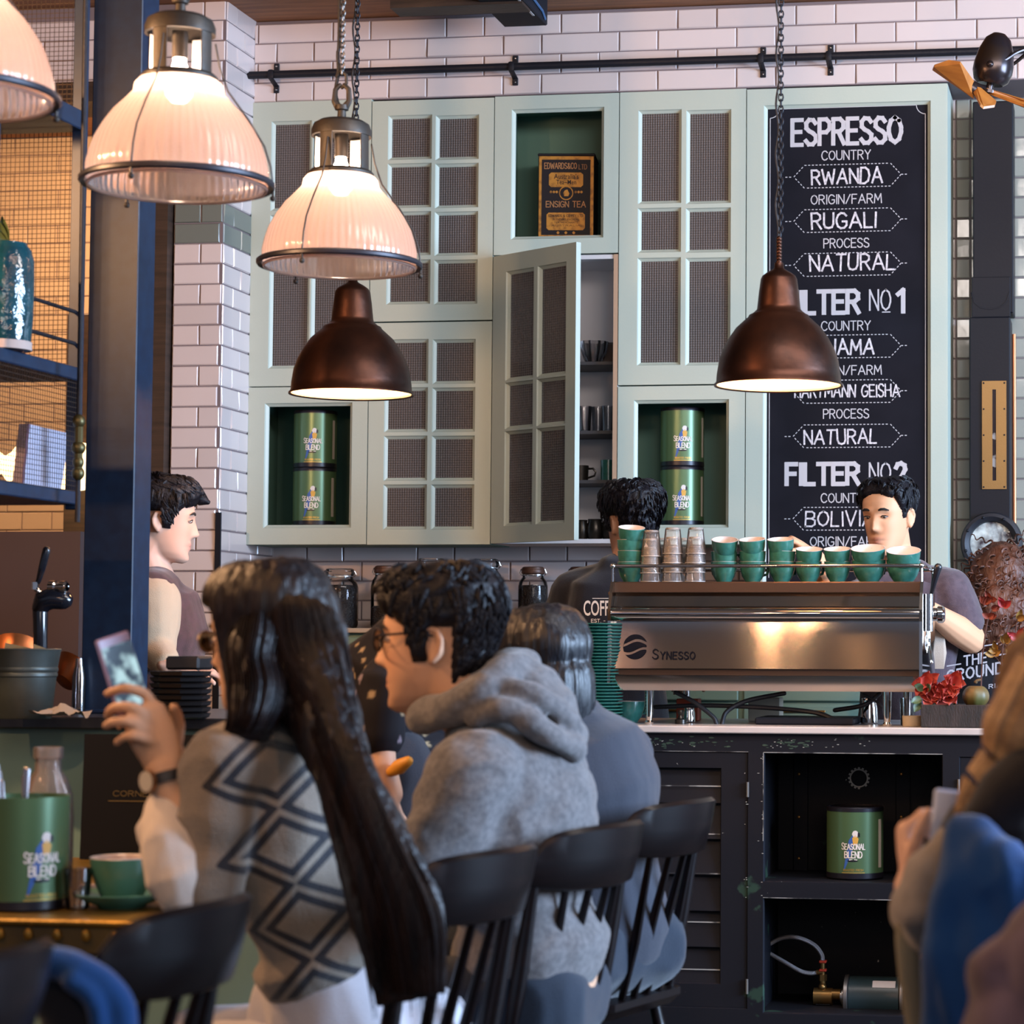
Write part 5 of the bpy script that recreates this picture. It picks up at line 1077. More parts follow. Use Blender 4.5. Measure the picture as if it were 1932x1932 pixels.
p = atd(8, 668, 5.75); k = 5.75/F_PX
va = obj('glazed_vase', MB().lathe([(0, 0), (44*k, 0), (46*k, 6*k), (48*k, 14*k), (51*k, 60*k), (52*k, 130*k), (51*k, 170*k), (46*k, 190*k), (38*k, 200*k), (37*k, 204*k), (33*k, 204*k), (33*k, 190*k), (0, 186*k)], (p.x, p.y, zs1+.001), seg=40), mat('teal_crackle_glaze', '14404a', .1, spec=.7, col2='0e2c34', nscale=14, bump=.6, bscale=28)); tag(va, 'deep teal glazed ceramic vase on the upper steel shelf', 'vase')
obj('foot_ring', MB().lathe([(47*k, 0), (50*k, .5*k), (50*k, 16*k), (48.5*k, 17*k)], (p.x, p.y, zs1+.001), seg=40), mat('raw_clay', '9a8c86', .8), va)
b = MB(); vt = Vector((p.x, p.y, zs1+200*k))
for dx, dz in ((-.03, .06), (.0, .09), (-.05, .03)): petal(b, vt, (dx*4, -.1, dz*8), (0, -1, .2), .07, .014)
tag(obj('plant_leaves', b, m_leaf), 'dark leaves growing from the teal vase', 'plant')
zc_ = zs2+.001; kq = XS-.03
def bpt(py_, px_): q = atx(px_, py_, kq); return q
c4 = [bpt(911, 40), bpt(924, 115), bpt(817, 132), bpt(798, 52)]
dz_ = zc_-min(q.z for q in c4[:2]); c4 = [q+Vector((0, 0, dz_)) for q in c4]; c4[0].z = zc_; c4[1].z = zc_
bk_ = thing('notebook', 'pale lavender notebook leaning behind the wire mesh on the lower steel shelf', 'book', ((c4[0].x), (c4[0].y+c4[1].y)/2, zc_)); b = MB(); b.ngon(c4, (-.022, 0, 0)); obj('cover', b, mat('lavender_paper', 'b4b6cc', .6), bk_, smooth=False)
n_ = (c4[1]-c4[0]).normalized(); b = MB(); b.ngon([c4[0]+Vector((.001, 0, 0)), c4[0]+n_*.012+Vector((.001, 0, 0)), c4[3]+n_*.012+Vector((.001, 0, 0)), c4[3]+Vector((.001, 0, 0))], (-.024, 0, 0)); obj('spine', b, mat('plum_cloth', '5a3c4c', .7), bk_, smooth=False)
# back room: lit star lantern, dark cabinet, timber post
lc = atd(135, 880, 9.6); kl = 9.6/F_PX
la = thing('lantern', 'broad lit lantern with brown ribs glowing in the back room', 'lamp', tuple(lc)); ORG[la.name] = Vector((0, 0, 0))
b = MB(); NL = 12
for j in range(NL):
    a0_ = 2*PI*j/NL; vs = []
    for t_ in (.12, .5, 1.0): vs.append([(150*kl*t_*math.cos(a0_+w_*PI/NL), 150*kl*t_*math.sin(a0_+w_*PI/NL), (46*(1-t_*t_*.9)-34*t_*(abs(w_)))*kl) for w_ in (-1, -.5, 0, .5, 1)])
    b.surf(vs); b.surf([[(x, y, -z) for x, y, z in r_] for r_ in vs])
obj('paper_shade', b, mat('lit_paper', 'f0d8b0', .6, emit=('ffd9a0', 2.2)), la)
b = MB()
for j in range(NL): a0_ = 2*PI*(j+.5)/NL; b.tube([(151*kl*t_*math.cos(a0_), 151*kl*t_*math.sin(a0_), 1*kl) for t_ in (.1, .5, 1)], .008, 6)
obj('rib', b, mat('brown_rib', '7a4a24', .6), la); obj('cord', MB().cyl((0, 0, 44*kl), (0, 0, ZC-lc.z-.002), .004, seg=6), m_cord, la)
p = atd(48, 1000, 9.5); tag(obj('dark_cabinet', MB().box((p.x-.05, 9.4, 0), (p.x+.06, 9.6, atd(48, 560, 9.5).z), .004), m_wood_dark), 'tall dark timber post in the back room behind the wire mesh', 'post')
b = MB(); yq_ = 7.3; tag(obj('brown_partition', MB().box((-4.4, yq_, 0), (aty(150, 1100, yq_).x, yq_+.04, aty(70, 1003, yq_).z)), mat('brown_panel', '3c2c2b', .6)), 'low dark brown partition behind the beer tap', 'partition')
# things on the side counter
def sp_(px, d=6.05): q = atd(px, 1340, d); return Vector((q.x, q.y, ZS+.001))
q = sp_(44); k = 6.05/F_PX
bu = thing('zinc_bucket', 'grey zinc bucket with a ribbed band on the side counter', 'bucket', tuple(q)); ORG[bu.name] = Vector((0, 0, 0)); m_zinc = mat('zinc', '4c5453', .45, .6, col2='3d4342', nscale=9)
obj('body', MB().lathe([(0, 0), (50*k, 0), (52*k, 3*k), (59*k, 78*k), (61*k, 80*k), (61*k, 85*k), (60*k, 87*k), (62*k, 90*k), (62*k, 95*k), (61*k, 97*k), (66*k, 126*k), (68*k, 130*k), (66*k, 132*k), (64*k, 128*k), (52*k, 8*k), (0, 6*k)], seg=44), m_zinc, bu)
b = MB(); rr_ = random.Random(3)
for dx, dz, w_ in ((-20, 135, 22), (14, 128, 24), (32, 132, 14)):
    P = [Vector(((dx+rr_.uniform(-w_, w_))*k, rr_.uniform(-20, 20)*k, (dz+rr_.uniform(-30, 14))*k)) for _ in range(4)]; 
    b.ngon([Vector(((dx-w_)*k, -10*k, (dz-40)*k)), Vector(((dx+w_)*k, -4*k, (dz-40)*k)), Vector(((dx+w_*.9)*k, -6*k, dz*k)), Vector(((dx-w_*.6)*k, -12*k, (dz+8)*k))], (0, 2*k, 0))
o = obj('paper_scraps', b, mat('kraft_paper', '8a7450', .8), smooth=False, base=(0, 0, 0)); o.location = q; tag(o, 'crumpled brown paper sticking out of the zinc bucket', 'paper')
q = sp_(76, 6.3); tp = thing('beer_tap', 'black beer tap with chrome collar on the side counter', 'tap', tuple(q)); k = 6.3/F_PX
def tq(px, py, dy=0): r_ = atd(px, py, 6.3); return Vector((r_.x, r_.y+dy, r_.z))
obj('pillar', MB().tube([q, tq(77, 1300), tq(76, 1200), tq(76, 1148)], [.022, .019, .018, .020], 14).tube([tq(76, 1148), tq(82, 1135), tq(100, 1128), tq(120, 1132)], [.022, .03, .03, .026], 12), mat('gloss_black', '14151b', .15), tp)
obj('handle', MB().tube([tq(72, 1098), tq(80, 1070), tq(88, 1038)], [.007, .010, .011], 10), mat('gloss_black', '14151b', .15), tp)
obj('collar', MB().lathe([(.010, 0), (.016, .004), (.016, .02), (.012, .024), (.012, .034), (.015, .036), (.015, .05), (.011, .055)], tq(92, 1107), (1, -.1, 0), 18).cyl(tq(66, 1098), tq(66, 1112), .010, seg=10), m_chrome, tp); obj('spout', MB().tube([tq(70, 1112), tq(78, 1122), tq(66, 1132)], [.009, .006, .005], 10), m_chrome, tp)
o = obj('napkin', (lambda b: b.surf([[Vector((x*.012, y*.014, .012+.018*noise.noise(Vector((x*.5, y*.5, 2)))+.02*math.exp(-((x-2)**2+(y-2)**2)/6))) for x in range(-3, 8)] for y in range(-3, 6)]))(MB()), mat('grey_napkin', '7e7876', .9), base=(0, 0, 0)); o.location = sp_(92, 5.95)+Vector((0, 0, .004)); tag(o, 'crumpled grey napkin beside the zinc bucket', 'napkin')
q = sp_(148, 6.5); lathe_thing('clear_bottle', 'slim clear bottle half hidden behind the blue column', 'bottle', q, [(0, 0), (.016, 0), (.018, .004), (.018, .10), (.012, .13), (.010, .15), (.008, .15), (.010, .13), (.016, .10), (.016, .006), (0, .005)], glass_mat('cut_glass'))
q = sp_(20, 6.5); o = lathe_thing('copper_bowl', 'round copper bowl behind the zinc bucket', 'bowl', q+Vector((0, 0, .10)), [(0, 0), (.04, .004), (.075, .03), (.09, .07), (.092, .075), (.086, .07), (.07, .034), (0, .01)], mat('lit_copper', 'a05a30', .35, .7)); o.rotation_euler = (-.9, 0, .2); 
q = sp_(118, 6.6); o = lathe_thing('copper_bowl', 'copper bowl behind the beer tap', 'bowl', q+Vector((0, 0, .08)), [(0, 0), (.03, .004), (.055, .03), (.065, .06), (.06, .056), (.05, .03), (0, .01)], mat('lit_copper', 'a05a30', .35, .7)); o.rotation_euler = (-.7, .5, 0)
m_tray = mat('black_tray', '1a1a1e', .4); tr_ = obj('tray', MB().lathe([(0, 0), (.066, 0), (.074, .004), (.077, .0125), (.079, .0135), (.076, .0145), (.070, .006), (0, .004)], seg=8, a0=PI/8), m_tray, base=(0, 0, 0)); q = sp_(340, 6.1)
for k in range(8):
    o = tr_ if k == 0 else dup(tr_, (0, 0, 0)); tag(o, f'black tray, {["bottom", "second from bottom", "third from bottom", "fourth from bottom", "fourth from top", "third from top", "second from top", "top"][k]} of the stack right of the blue column', 'tray', 'stacked black trays'); o.location = q+Vector((R_.gauss(0, .001), 0, k*.0152)); o.rotation_euler = (0, 0, R_.uniform(-.05, .05))
tag(obj('black_box', MB().box((q.x-.022, q.y-.05, ZS+.125), (q.x+.068, q.y+.05, ZS+.160), .006), m_tray), 'small black box on top of the stacked black trays', 'box')
tag(obj('corner_guard', MB().box((aty(406, 1100, DP).x, DP-.012, .9), (aty(417.5, 1100, DP).x, DP-.005, aty(412, 967, DP).z), .002), m_black), 'narrow black guard strip on the tiled pier corner', 'strip')

# ================================================================== TABLE AND WHAT STANDS ON IT
ZTB = .724; pf = atz(150, 1736, ZTB); YT = pf.y; XT = atz(322, 1740, ZTB).x
m_brassT = mat('hammered_brass', 'a07a30', .36, .7, col2='7a602a', nscale=9, bump=.15, bscale=30); m_brassD = mat('dark_brass_edge', '64522a', .4, .5, col2='463c26', nscale=8)
tb = thing('brass_table', 'long brass topped table with a riveted edge at the left', 'table', (XT-.5, YT+.8, 0))
obj('tabletop', MB().box((XT-1.15, YT, ZTB-.012), (XT, YT+1.18, ZTB), .004), m_brassT, tb); obj('edge_band', MB().box((XT-1.145, YT+.006, ZTB-.062), (XT-.005, YT+1.17, ZTB-.012), .003), m_brassD, tb)
for k in range(10): obj('rivet', MB().ell((atz(263, 1745, ZTB-.02).x-k*.0545, YT+.004, ZTB-.028), (.009, .006, .011), seg=12, rings=8), m_brassT, tb)
for x in (XT-1.0, XT-.62):
    for y in (YT+.25, YT+1.0): obj('leg', MB().tube([(x, y, .001), (x, y, .3), (x, y, ZTB-.062)], [.035, .028, .032], 12, rounded=False), m_black, tb)
def tp_(px, py): q = atz(px, py, ZTB); return Vector((q.x, q.y, ZTB+.001))
q = tp_(6, 1722); tt = tin('green tin holding cutlery on the brass table', tuple(q+Vector((0, .08, 0))), .88, r=.081, h=.212, lid=False); qc = q+Vector((0, .08, 0))
m_cut = mat('steel_cutlery', 'b0acb0', .25, .9)
for k, (dx, dy, lx) in enumerate(((-.03, -.02, -.02), (-.012, .01, .012), (-.05, .02, -.03), (.006, -.03, .02), (-.04, -.04, 0))):
    a = qc+Vector((dx*.6, dy*.6, .012)); b_ = qc+Vector((dx+lx*.5, dy, .235+.008*k)); tag(obj('spoon', MB().tube([a, a.lerp(b_, .6), b_], [.004, .004, .007], 8, flat=.5), m_cut), 'steel cutlery handle sticking out of the table tin', 'cutlery', 'cutlery in the table tin')
q = tp_(64, 1700); k = 4.6/F_PX; lathe_thing('water_bottle', 'clear glass water bottle behind the table tin', 'bottle', q+Vector((.0, .05, 0)), [(0, 0), (44*k, 0), (48*k, 5*k), (49*k, 150*k), (46*k, 195*k), (36*k, 225*k), (25*k, 240*k), (24*k, 262*k), (28*k, 264*k), (28*k, 284*k), (25*k, 285*k), (23*k, 262*k), (22*k, 240*k), (44*k, 190*k), (46*k, 10*k), (0, 6*k)], glass_mat('bottle_glass', (1, .90, .86), .08, .22, (.93, .88, .86), pale_glint=.10))
q = tp_(230, 1712); k = 1.1*(q-EYE).dot(FWD)/F_PX
lathe_thing('saucer', 'sage green saucer under the table coffee cup', 'saucer', q, [(0, 0), (40*k, 0), (44*k, 4*k), (84*k, 22*k), (86*k, 25*k), (83*k, 26*k), (50*k, 12*k), (0, 9*k)], mat('sage_glaze', '4f7e68', .2, spec=.6))
b = MB(); b.m = 0; b.lathe([(0, 11*k), (32*k, 11*k), (34*k, 14*k), (44*k, 36*k), (53*k, 62*k), (55*k, 84*k)], seg=40); b.m = 1; b.lathe([(55*k, 84*k), (54*k, 86*k), (51*k, 84*k), (46*k, 50*k), (0, 30*k)], seg=40)
o = obj('coffee_cup', b, [mat('sage_glaze', '4f7e68', .2), m_white], base=(0, 0, 0)); o.location = q; tag(o, 'sage green coffee cup in its saucer beside the white cuff', 'cup'); obj('coffee', MB().lathe([(0, 74*k), (50*k, 74*k)], seg=32), mat('milky_coffee', 'b07c4c', .4), o)
q = tp_(146, 1716); lathe_thing('tumbler', 'small clear tumbler between the tin and the saucer', 'glass', q, [(0, 0), (.018, 0), (.021, .002), (.026, .075), (.024, .075), (.019, .006), (0, .005)], glass_mat('cut_glass'))
q = tp_(168, 1690); o = obj('sugar_packet', MB().box((-.02, -.012, 0), (.02, .012, .022), .006), mat('pale_pink_paper', 'c9b0a8', .7), base=(0, 0, 0)); o.location = q; tag(o, 'pale paper sugar packet behind the saucer', 'packet')
qa, qb = atz(150, 1622, ZTB), atz(372, 1628, ZTB); dm = (qa-EYE).dot(FWD); hm = 236*dm/F_PX
mn = thing('menu_card', 'black menu card with faint gold lines standing behind the coffee cup', 'menu', ((qa.x+qb.x)/2, qa.y, ZTB+.001)); wv = qb.x-qa.x
for s_, nm in ((0, 'front_cover'), (.03, 'back_cover')):
    b = MB(); b.ngon([Vector((qa.x, qa.y+s_, ZTB+.001)), Vector((qb.x, qa.y+s_, ZTB+.001)), Vector((qb.x, qa.y+.014, ZTB+hm)), Vector((qa.x, qa.y+.014, ZTB+hm))], (0, .003, 0)); obj(nm, b, mat('black_card', '121317', .7, spec=.1), mn, smooth=False)
b = MB(); fm = lambda u, v: (u, qa.y+.014*((v-ZTB)/hm)-.0016, v)
zq = ZTB+hm*(1620-1500)/236; letter(b, 'CORNER', fm, qa.x+wv*.26, zq, .012, .0007, wv*.34); b.quad(fm(qa.x+wv*.22, zq-.012), fm(qa.x+wv*.64, zq-.012), fm(qa.x+wv*.64, zq-.010), fm(qa.x+wv*.22, zq-.010)); 
obj('gold_print', b, mat('dim_gold', '6a5a34', .5, .4), mn, smooth=False)

# ------------------------------------------------------------------ Windsor chairs
m_chair = mat('dark_varnished_wood', '140b0b', .32, spec=.24, col2='0e0809', nscale=8, stretch=(1, 1, 8))
ch = thing('windsor_chair', 'x', 'chair', (0, 0, 0), 0, 'dark Windsor chairs along the table')
b = MB(); rows = []
for i in range(13):
    x = -.2+.41*i/12; wv = .205*(1-.12*((i-6)/6)**2)-(.025 if i == 0 else 0)-(.03 if i == 12 else 0); rows.append((x, wv))
P = [(x, w_) for x, w_ in rows]+[(x, -w_) for x, w_ in reversed(rows)]
b.add([(x, y, .452-.012*math.exp(-(x*x+y*y)/.012)) for x, y in P]+[(x, y, .436) for x, y in P]+[(x*.9, y*.9, .415) for x, y in P], [list(range(26)), [i+52 for i in range(25, -1, -1)]]+[(o_+i, o_+26+i, o_+26+(i+1) % 26, o_+(i+1) % 26) for o_ in (0, 26) for i in range(26)])
obj('seat', b, m_chair, ch)
def turned(a, c_, R0, beads, n=26):
    a, c_ = Vector(a), Vector(c_); pts = []; rs = []
    for i in range(n+1):
        t_ = i/n; pts.append(a.lerp(c_, t_)); r_ = R0*(.72+.5*math.sin(PI*t_)**2*.6)
        for bt in beads: r_ = max(r_, R0*1.25*math.exp(-((t_-bt)/.016)**2)) if abs(t_-bt) < .04 else r_
        rs.append(r_)
    return MB().tube(pts, rs, 12, rounded=False)
LG = [((-.14, .14, .42), (-.22, .19, .001)), ((-.14, -.14, .42), (-.22, -.19, .001)), ((.13, .14, .42), (.2, .2, .001)), ((.13, -.14, .42), (.2, -.2, .001))]
for a, c_ in LG: obj('leg', turned(a, c_, .019, (.2, .27, .7)), m_chair, ch)
mid = lambda i, t_: Vector(LG[i][0]).lerp(Vector(LG[i][1]), t_)
for s_ in ((0, 2), (1, 3)): obj('stretcher', turned(mid(s_[0], .55), mid(s_[1], .55), .013, (.5,)), m_chair, ch)
obj('stretcher', turned((mid(0, .55)+mid(2, .55))/2, (mid(1, .55)+mid(3, .55))/2, .013, (.5,)), m_chair, ch)
cz0, cz1 = .755, .882
def crest(y): return -.292+.075*(y/.2)**2
for s_ in (-1, 1): obj('back_post', turned((-.165, s_*.165, .44), (crest(.17)+.012, s_*.172, cz0+.02), .0155, (.52, .60, .9)), m_chair, ch)
for y in (-.10, -.035, .035, .10): obj('spindle', MB().tube([(-.175, y*.85, .44), (-.215, y*.95, .58), (crest(y)+.018, y, cz0+.02)], [.009, .012, .008], 8, flat=.6, rounded=False), m_chair, ch)
rows = []
for i in range(21):
    y = -.205+.41*i/20; u = abs(y)/.205; x = crest(y); e = (1-u**6); zt_, zb_ = cz1-.018*u**3-.03*(u**12), cz0+.012+.028*(1-u*u)*0+.02*u**4; th_ = .013*(.55+.45*e); lean = .028
    rows.append([(x-th_, y, zb_), (x-th_-lean*.6, y, (zb_+zt_)/2), (x-th_*.8-lean, y, zt_-.006), (x-lean, y, zt_+.002), (x+th_-lean, y, zt_-.006), (x+th_-lean*.6, y, (zb_+zt_)/2), (x+th_, y, zb_), (x, y, zb_-.006)])
b = MB(); b.surf(rows, True); b.add(rows[0], [list(range(8))]); b.add(rows[-1], [list(range(8))[::-1]]); obj('crest_rail', b, m_chair, ch, angle=50)
def place_chair(px, py, d, rz, lab, first=[True]):
    c_ = atd(px, py, d); o = ch if first[0] else dup(ch, (0, 0, 0)); first[0] = False
    lx = -.30; o.rotation_euler = (0, 0, rz); o.location = (c_.x-lx*math.cos(rz), c_.y-lx*math.sin(rz), 0); tag(o, lab, 'chair', 'dark Windsor chairs along the table'); return o
D_ = lambda py: .34*4500/(py-1219)
CH1 = place_chair(945, 1606, D_(1606), math.radians(165), 'dark Windsor chair carrying the long-haired woman')
CH2 = place_chair(1158, 1558, D_(1558), math.radians(164), 'dark Windsor chair carrying the man in the grey hoodie')
CH3 = place_chair(1303, 1513, D_(1513), math.radians(164), 'dark Windsor chair farthest right before the louvred door')
CH0 = place_chair(402, 1704, D_(1704), math.radians(177), 'empty dark Windsor chair nearest the riveted table corner')
CH4 = place_chair(0, 1806, D_(1800), math.radians(178), 'dark Windsor chair cut off by the lower left corner')

# ================================================================== PEOPLE
from mathutils.bvhtree import BVHTree
SL = [(-.118, .016, .080, .024), (-.108, .034, .091, -.004), (-.090, .048, .093, -.030), (-.065, .057, .091, -.052), (-.035, .064, .092, -.072), (0, .070, .094, -.088), (.03, .0745, .095, -.098), (.06, .0755, .091, -.099), (.085, .069, .078, -.088), (.103, .052, .054, -.066), (.113, .032, .030, -.040), (.1175, .010, .006, -.014)]
def sl(z):
    for a, b in zip(SL[:-1], SL[1:]):
        if a[0] <= z <= b[0]:
            t = (z-a[0])/(b[0]-a[0]); return [a[i]+(b[i]-a[i])*t for i in (1, 2, 3)]
    return SL[0][1:] if z < SL[0][0] else SL[-1][1:]
NOSE = [1.0]
def gs(x, s): return math.exp(-(x/s)**2)
def hpoint(z, a, off=0):
    w_, xf, xb = sl(z); xc, rx = (xf+xb)/2, (xf-xb)/2; c, s = math.cos(a), math.sin(a); e = 2/2.35
    x = xc+(rx+off)*math.copysign(abs(c)**e, c); y = (w_+off)*math.copysign(abs(s)**e, s); zz = z+off*max(0, min(1, (z-.05)/.06))*1.0
    if c > 0 and off <= 0:
        k = c**.5
        nb = .027*gs(y, .0115)*(max(0, min(1, (.030-z)/.052))**1.2 if z > -.028 else max(0, 1-(-.028-z)/.013))+.006*(gs(y-.013, .008)+gs(y+.013, .008))*gs(z+.029, .008)
        x += k*(nb*NOSE[0]-.011*(gs(abs(y)-.032, .015))*gs(z-.016, .012)+.005*gs(abs(y)-.028, .022)*gs(z-.036, .009)+.0075*gs(y, .021)*gs(z+.058, .0065)+.0085*gs(y, .018)*gs(z+.070, .0065)-.004*gs(y, .024)*gs(z+.0635, .0028)-.004*gs(y, .02)*gs(z+.083, .006)+.005*gs(y, .02)*gs(z+.104, .012)+.003*gs(abs(y)-.042, .018)*gs(z+.02, .02))
    return (x, y, zz)
def hmat(c, fwd, up=(0, 0, 1), s=1.0):
    f = Vector(fwd).normalized(); l = Vector(up).cross(f).normalized(); u = f.cross(l)
    return Matrix.Translation(c) @ Matrix((f, l, u)).transposed().to_4x4() @ Matrix.Scale(s, 4)
ZS_ = [-.118+.2355*(i/44) for i in range(45)]
def add_head(mb, H, ears=True):
    T0 = mb.T; mb.T = H; na = 64
    rows = [[hpoint(z, 2*PI*k/na) for k in range(na)] for z in ZS_]; mb.surf(rows, True); n = len(mb.v)
    mb.add(rows[0], [list(range(na))]); mb.add(rows[-1], [list(range(na))])
    if ears:
        for s in (-1, 1):
            mb.ell((-.012, s*.074, -.004), (.017, .0075, .027)); mb.tube([(.002, s*.075, -.004), (.006, s*.077, .014), (-.004, s*.081, .027), (-.020, s*.084, .024), (-.027, s*.084, .006), (-.022, s*.081, -.014), (-.008, s*.076, -.028)], [.005, .0055, .006, .006, .006, .006, .008], 8)
    mb.T = T0
def tufts(b, fn, seed, n=520):
    rr = random.Random(seed*11)
    for _ in range(n*3):
        z = rr.uniform(-.1, .115); a = rr.uniform(0, 2*PI); d = math.degrees(a); d = d if d <= 180 else 360-d; t_ = fn(d, z)
        if t_ < .006: continue
        P = []; zz, aa = z, a; L_ = rr.uniform(.4, .8); fwd_ = rr.uniform(-.05, .10)
        for i in range(4):
            p = Vector(hpoint(zz, aa, max(t_, .004))); P.append(p*(1+(.006, .020, .022, .012)[i])); zz -= .011*L_*(1 if z < .085 else .45); aa += (fwd_+.03*(1 if a > PI else -1))*(1 if z < .085 else 4)*L_*.5
            zz = max(-.117, min(.117, zz))
        if fn(d, zz-.004) < .004: continue
        b.tube(P, [.0042, .0045, .0032, .0008], 4, flat=.5, rounded=False)
def combed(b, fn, seed, H, n=150, zlow=-.1):
    rr = random.Random(seed*5); b.T = H
    for k in range(n):
        a = 2*PI*k/n+rr.uniform(-.02, .02); d = math.degrees(a) % 360; d = d if d <= 180 else 360-d; P = []
        for i in range(12):
            z = .1165-(.1165-zlow)*(i/11)**1.6; t_ = fn(d, z)
            if t_ < .006: break
            P.append(hpoint(z, a+rr.uniform(-.012, .012), t_+.0012))
        if len(P) > 3: b.tube(P, [.0035]+[.0048]*(len(P)-2)+[.002], 5, flat=.5, rounded=False)
    b.T = None
def hair_cap(H, fn, voxel=None, amp=.004, sc=45, seed=1, na=132, stretch=(1, 1, 1), tuft=True):
    """hair over the skull: fn(angle in degrees from the face, height) gives its thickness, negative where skin shows"""
    rows = []
    for i in range(81):
        z = -.118+.2355*(i/80); row = []
        for k in range(na):
            a = 2*PI*k/na; d = math.degrees(a); d = d if d <= 180 else 360-d; t_ = fn(d, z)
            p = hpoint(z, a, t_) if t_ > 0 else tuple(Vector(hpoint(z, a, 0))*.94)
            if t_ > 0:
                q = noise.noise(Vector((p[0]*stretch[0], p[1]*stretch[1], p[2]*stretch[2]))*sc+Vector((seed*7, 0, 0)))+.6*noise.noise(Vector(p)*sc*2.3); v = Vector(p); p = tuple(v+v.normalized()*amp*q)
            row.append(p)
        rows.append(row)
    b = MB(); b.T = H; b.surf(rows, True); b.add(rows[-1], [list(range(na))]); b.add(rows[0], [list(range(na))]); tufts(b, fn, seed) if tuft else combed(b, fn, seed, H); b.T = None; return b
def ramp(x, a, b): return max(0, min(1, (x-a)/(b-a)))
def short_hair(top=.022, side=.011, fl=.072, nape=-.075, burn=-.015):
    def f(d, z):
        if d < 48: line = fl+.008*math.cos(d*.06)
        elif d < 72: line = fl-(fl-.03)*ramp(d, 48, 70)
        elif d < 92: line = .028-(.028-burn)*ramp(d, 72, 78)
        elif d < 112: line = .030
        else: line = .03-(.03-nape)*ramp(d, 112, 128)
        if z < line: return -1
        k = ramp(z, .02, .085); return (side+(top-side)*k)*(.35+.65*ramp(z, line-.002, line+.018))
    return f
def add_hand(mb, wr, dr, pn, curl, thumb=.5, s=1.0, side=1, spread=.10, tcurl=.4):
    """palm and five separate fingers; pn is the way the palm faces, side picks where the thumb sits"""
    d = Vector(dr).normalized(); n = Vector(pn); n = (n-d*n.dot(d)).normalized(); l = n.cross(d)*side; wr = Vector(wr); tips = []
    mb.tube([wr-d*.02*s, wr+d*.02*s, wr+d*.05*s, wr+d*.082*s], [.024*s, .032*s, .038*s, .036*s], 14, flat=[.75, .5, .42, .36], side=l)
    for i, (ln, x, r) in enumerate(((.072, .029, .0088), (.080, .0095, .0092), (.074, -.010, .0088), (.058, -.028, .0078))):
        p = wr+d*(.080-.006*abs(i-1.2))*s+l*x*s; c = curl[i] if hasattr(curl, '__len__') else curl; fd = (d+l*(x*spread*8)).normalized(); P = [wr+d*.045*s+l*x*.8*s, p]; an = 0
        for seg, (fr, bd_) in enumerate(((.45, .9), (.31, 1.15), (.24, .8))):
            an += c*bd_; v = fd*math.cos(an)+n*math.sin(an); p = p+v*(ln*fr*s); P.append(p)
        mb.tube(P, [r*s*1.05, r*s, r*s*.95, r*s*.88, r*s*.72], 10); tips.append(p)
    b0 = wr+d*.022*s+l*.026*s; v = (d*.62+l*.72+n*.35*thumb).normalized(); p1 = b0+v*.036*s; v2 = (v*math.cos(tcurl)+(n*.7+d*.7).normalized()*math.sin(tcurl)).normalized(); p2 = p1+v2*.032*s; p3 = p2+(v2+n*.4*tcurl).normalized()*.026*s
    mb.tube([wr+d*.012*s+l*.012*s, b0, p1, p2, p3], [.016*s, .015*s, .0115*s, .0105*s, .0085*s], 10); tips.append(p3)
    return tips
def add_torso(mb, J, wd=1.0, grow=0, flat=.62):
    """J: pelvis, waist, chest, shoulder centre, neck base; side = line through the shoulders"""
    s = J['side']; g = grow
    mb.tube([J['pelvis'], J['waist'], J['chest'], J['sh'], J['neck'].lerp(J['sh'], .45)], [.165*wd+g, .142*wd+g, .168*wd+g, .155*wd+g, .085*wd+g], 28, flat=[.72, .68, flat+.04, flat-.06, .7], side=s)
    for k in ('ls', 'rs'): mb.tube([J['sh'], J[k]], [.075*wd+g, .058*wd+g], 14)
def limb(mb, pts, r, g=0, seg=14): mb.tube(pts, [q+g for q in r], seg)
def leg_chain(hip, knee, ank, toe): return hip, knee, ank, toe
SKIN = lambda: attr_mat('skin', .55, spec=.35)
def skin_tint(H, base, lips=(.42, .16, .13), stub=0):
    Hi = H.inverted() if H else None
    def f(co):
        c = Vector(base); p = Hi @ co
        if abs(p.x) < .2 and abs(p.y) < .12 and -.15 < p.z < .15 and p.x > .03:
            k = max(gs(p.y, .023)*gs(p.z+.058, .006), gs(p.y, .019)*gs(p.z+.0695, .0065)); c = c.lerp(Vector(lips), min(1, k*.9))
            c = c.lerp(Vector((.14, .06, .05)), .75*gs(p.y, .023)*gs(p.z+.0637, .0022))
            c = c.lerp(Vector((base[0]*1.05, base[1]*.8, base[2]*.75)), .35*gs(abs(p.y)-.042, .018)*gs(p.z+.022, .02))
            if stub: c = c.lerp(Vector((.16, .10, .08)), stub*ramp(-p.z, .035, .06)*(1-gs(p.y, .022)*gs(p.z+.062, .014)))
        elif stub and Hi and -.13 < p.z < -.04 and abs(p.y) < .09: c = c.lerp(Vector((.16, .10, .08)), stub*.8*ramp(p.x, -.03, .03))
        return c
    return f
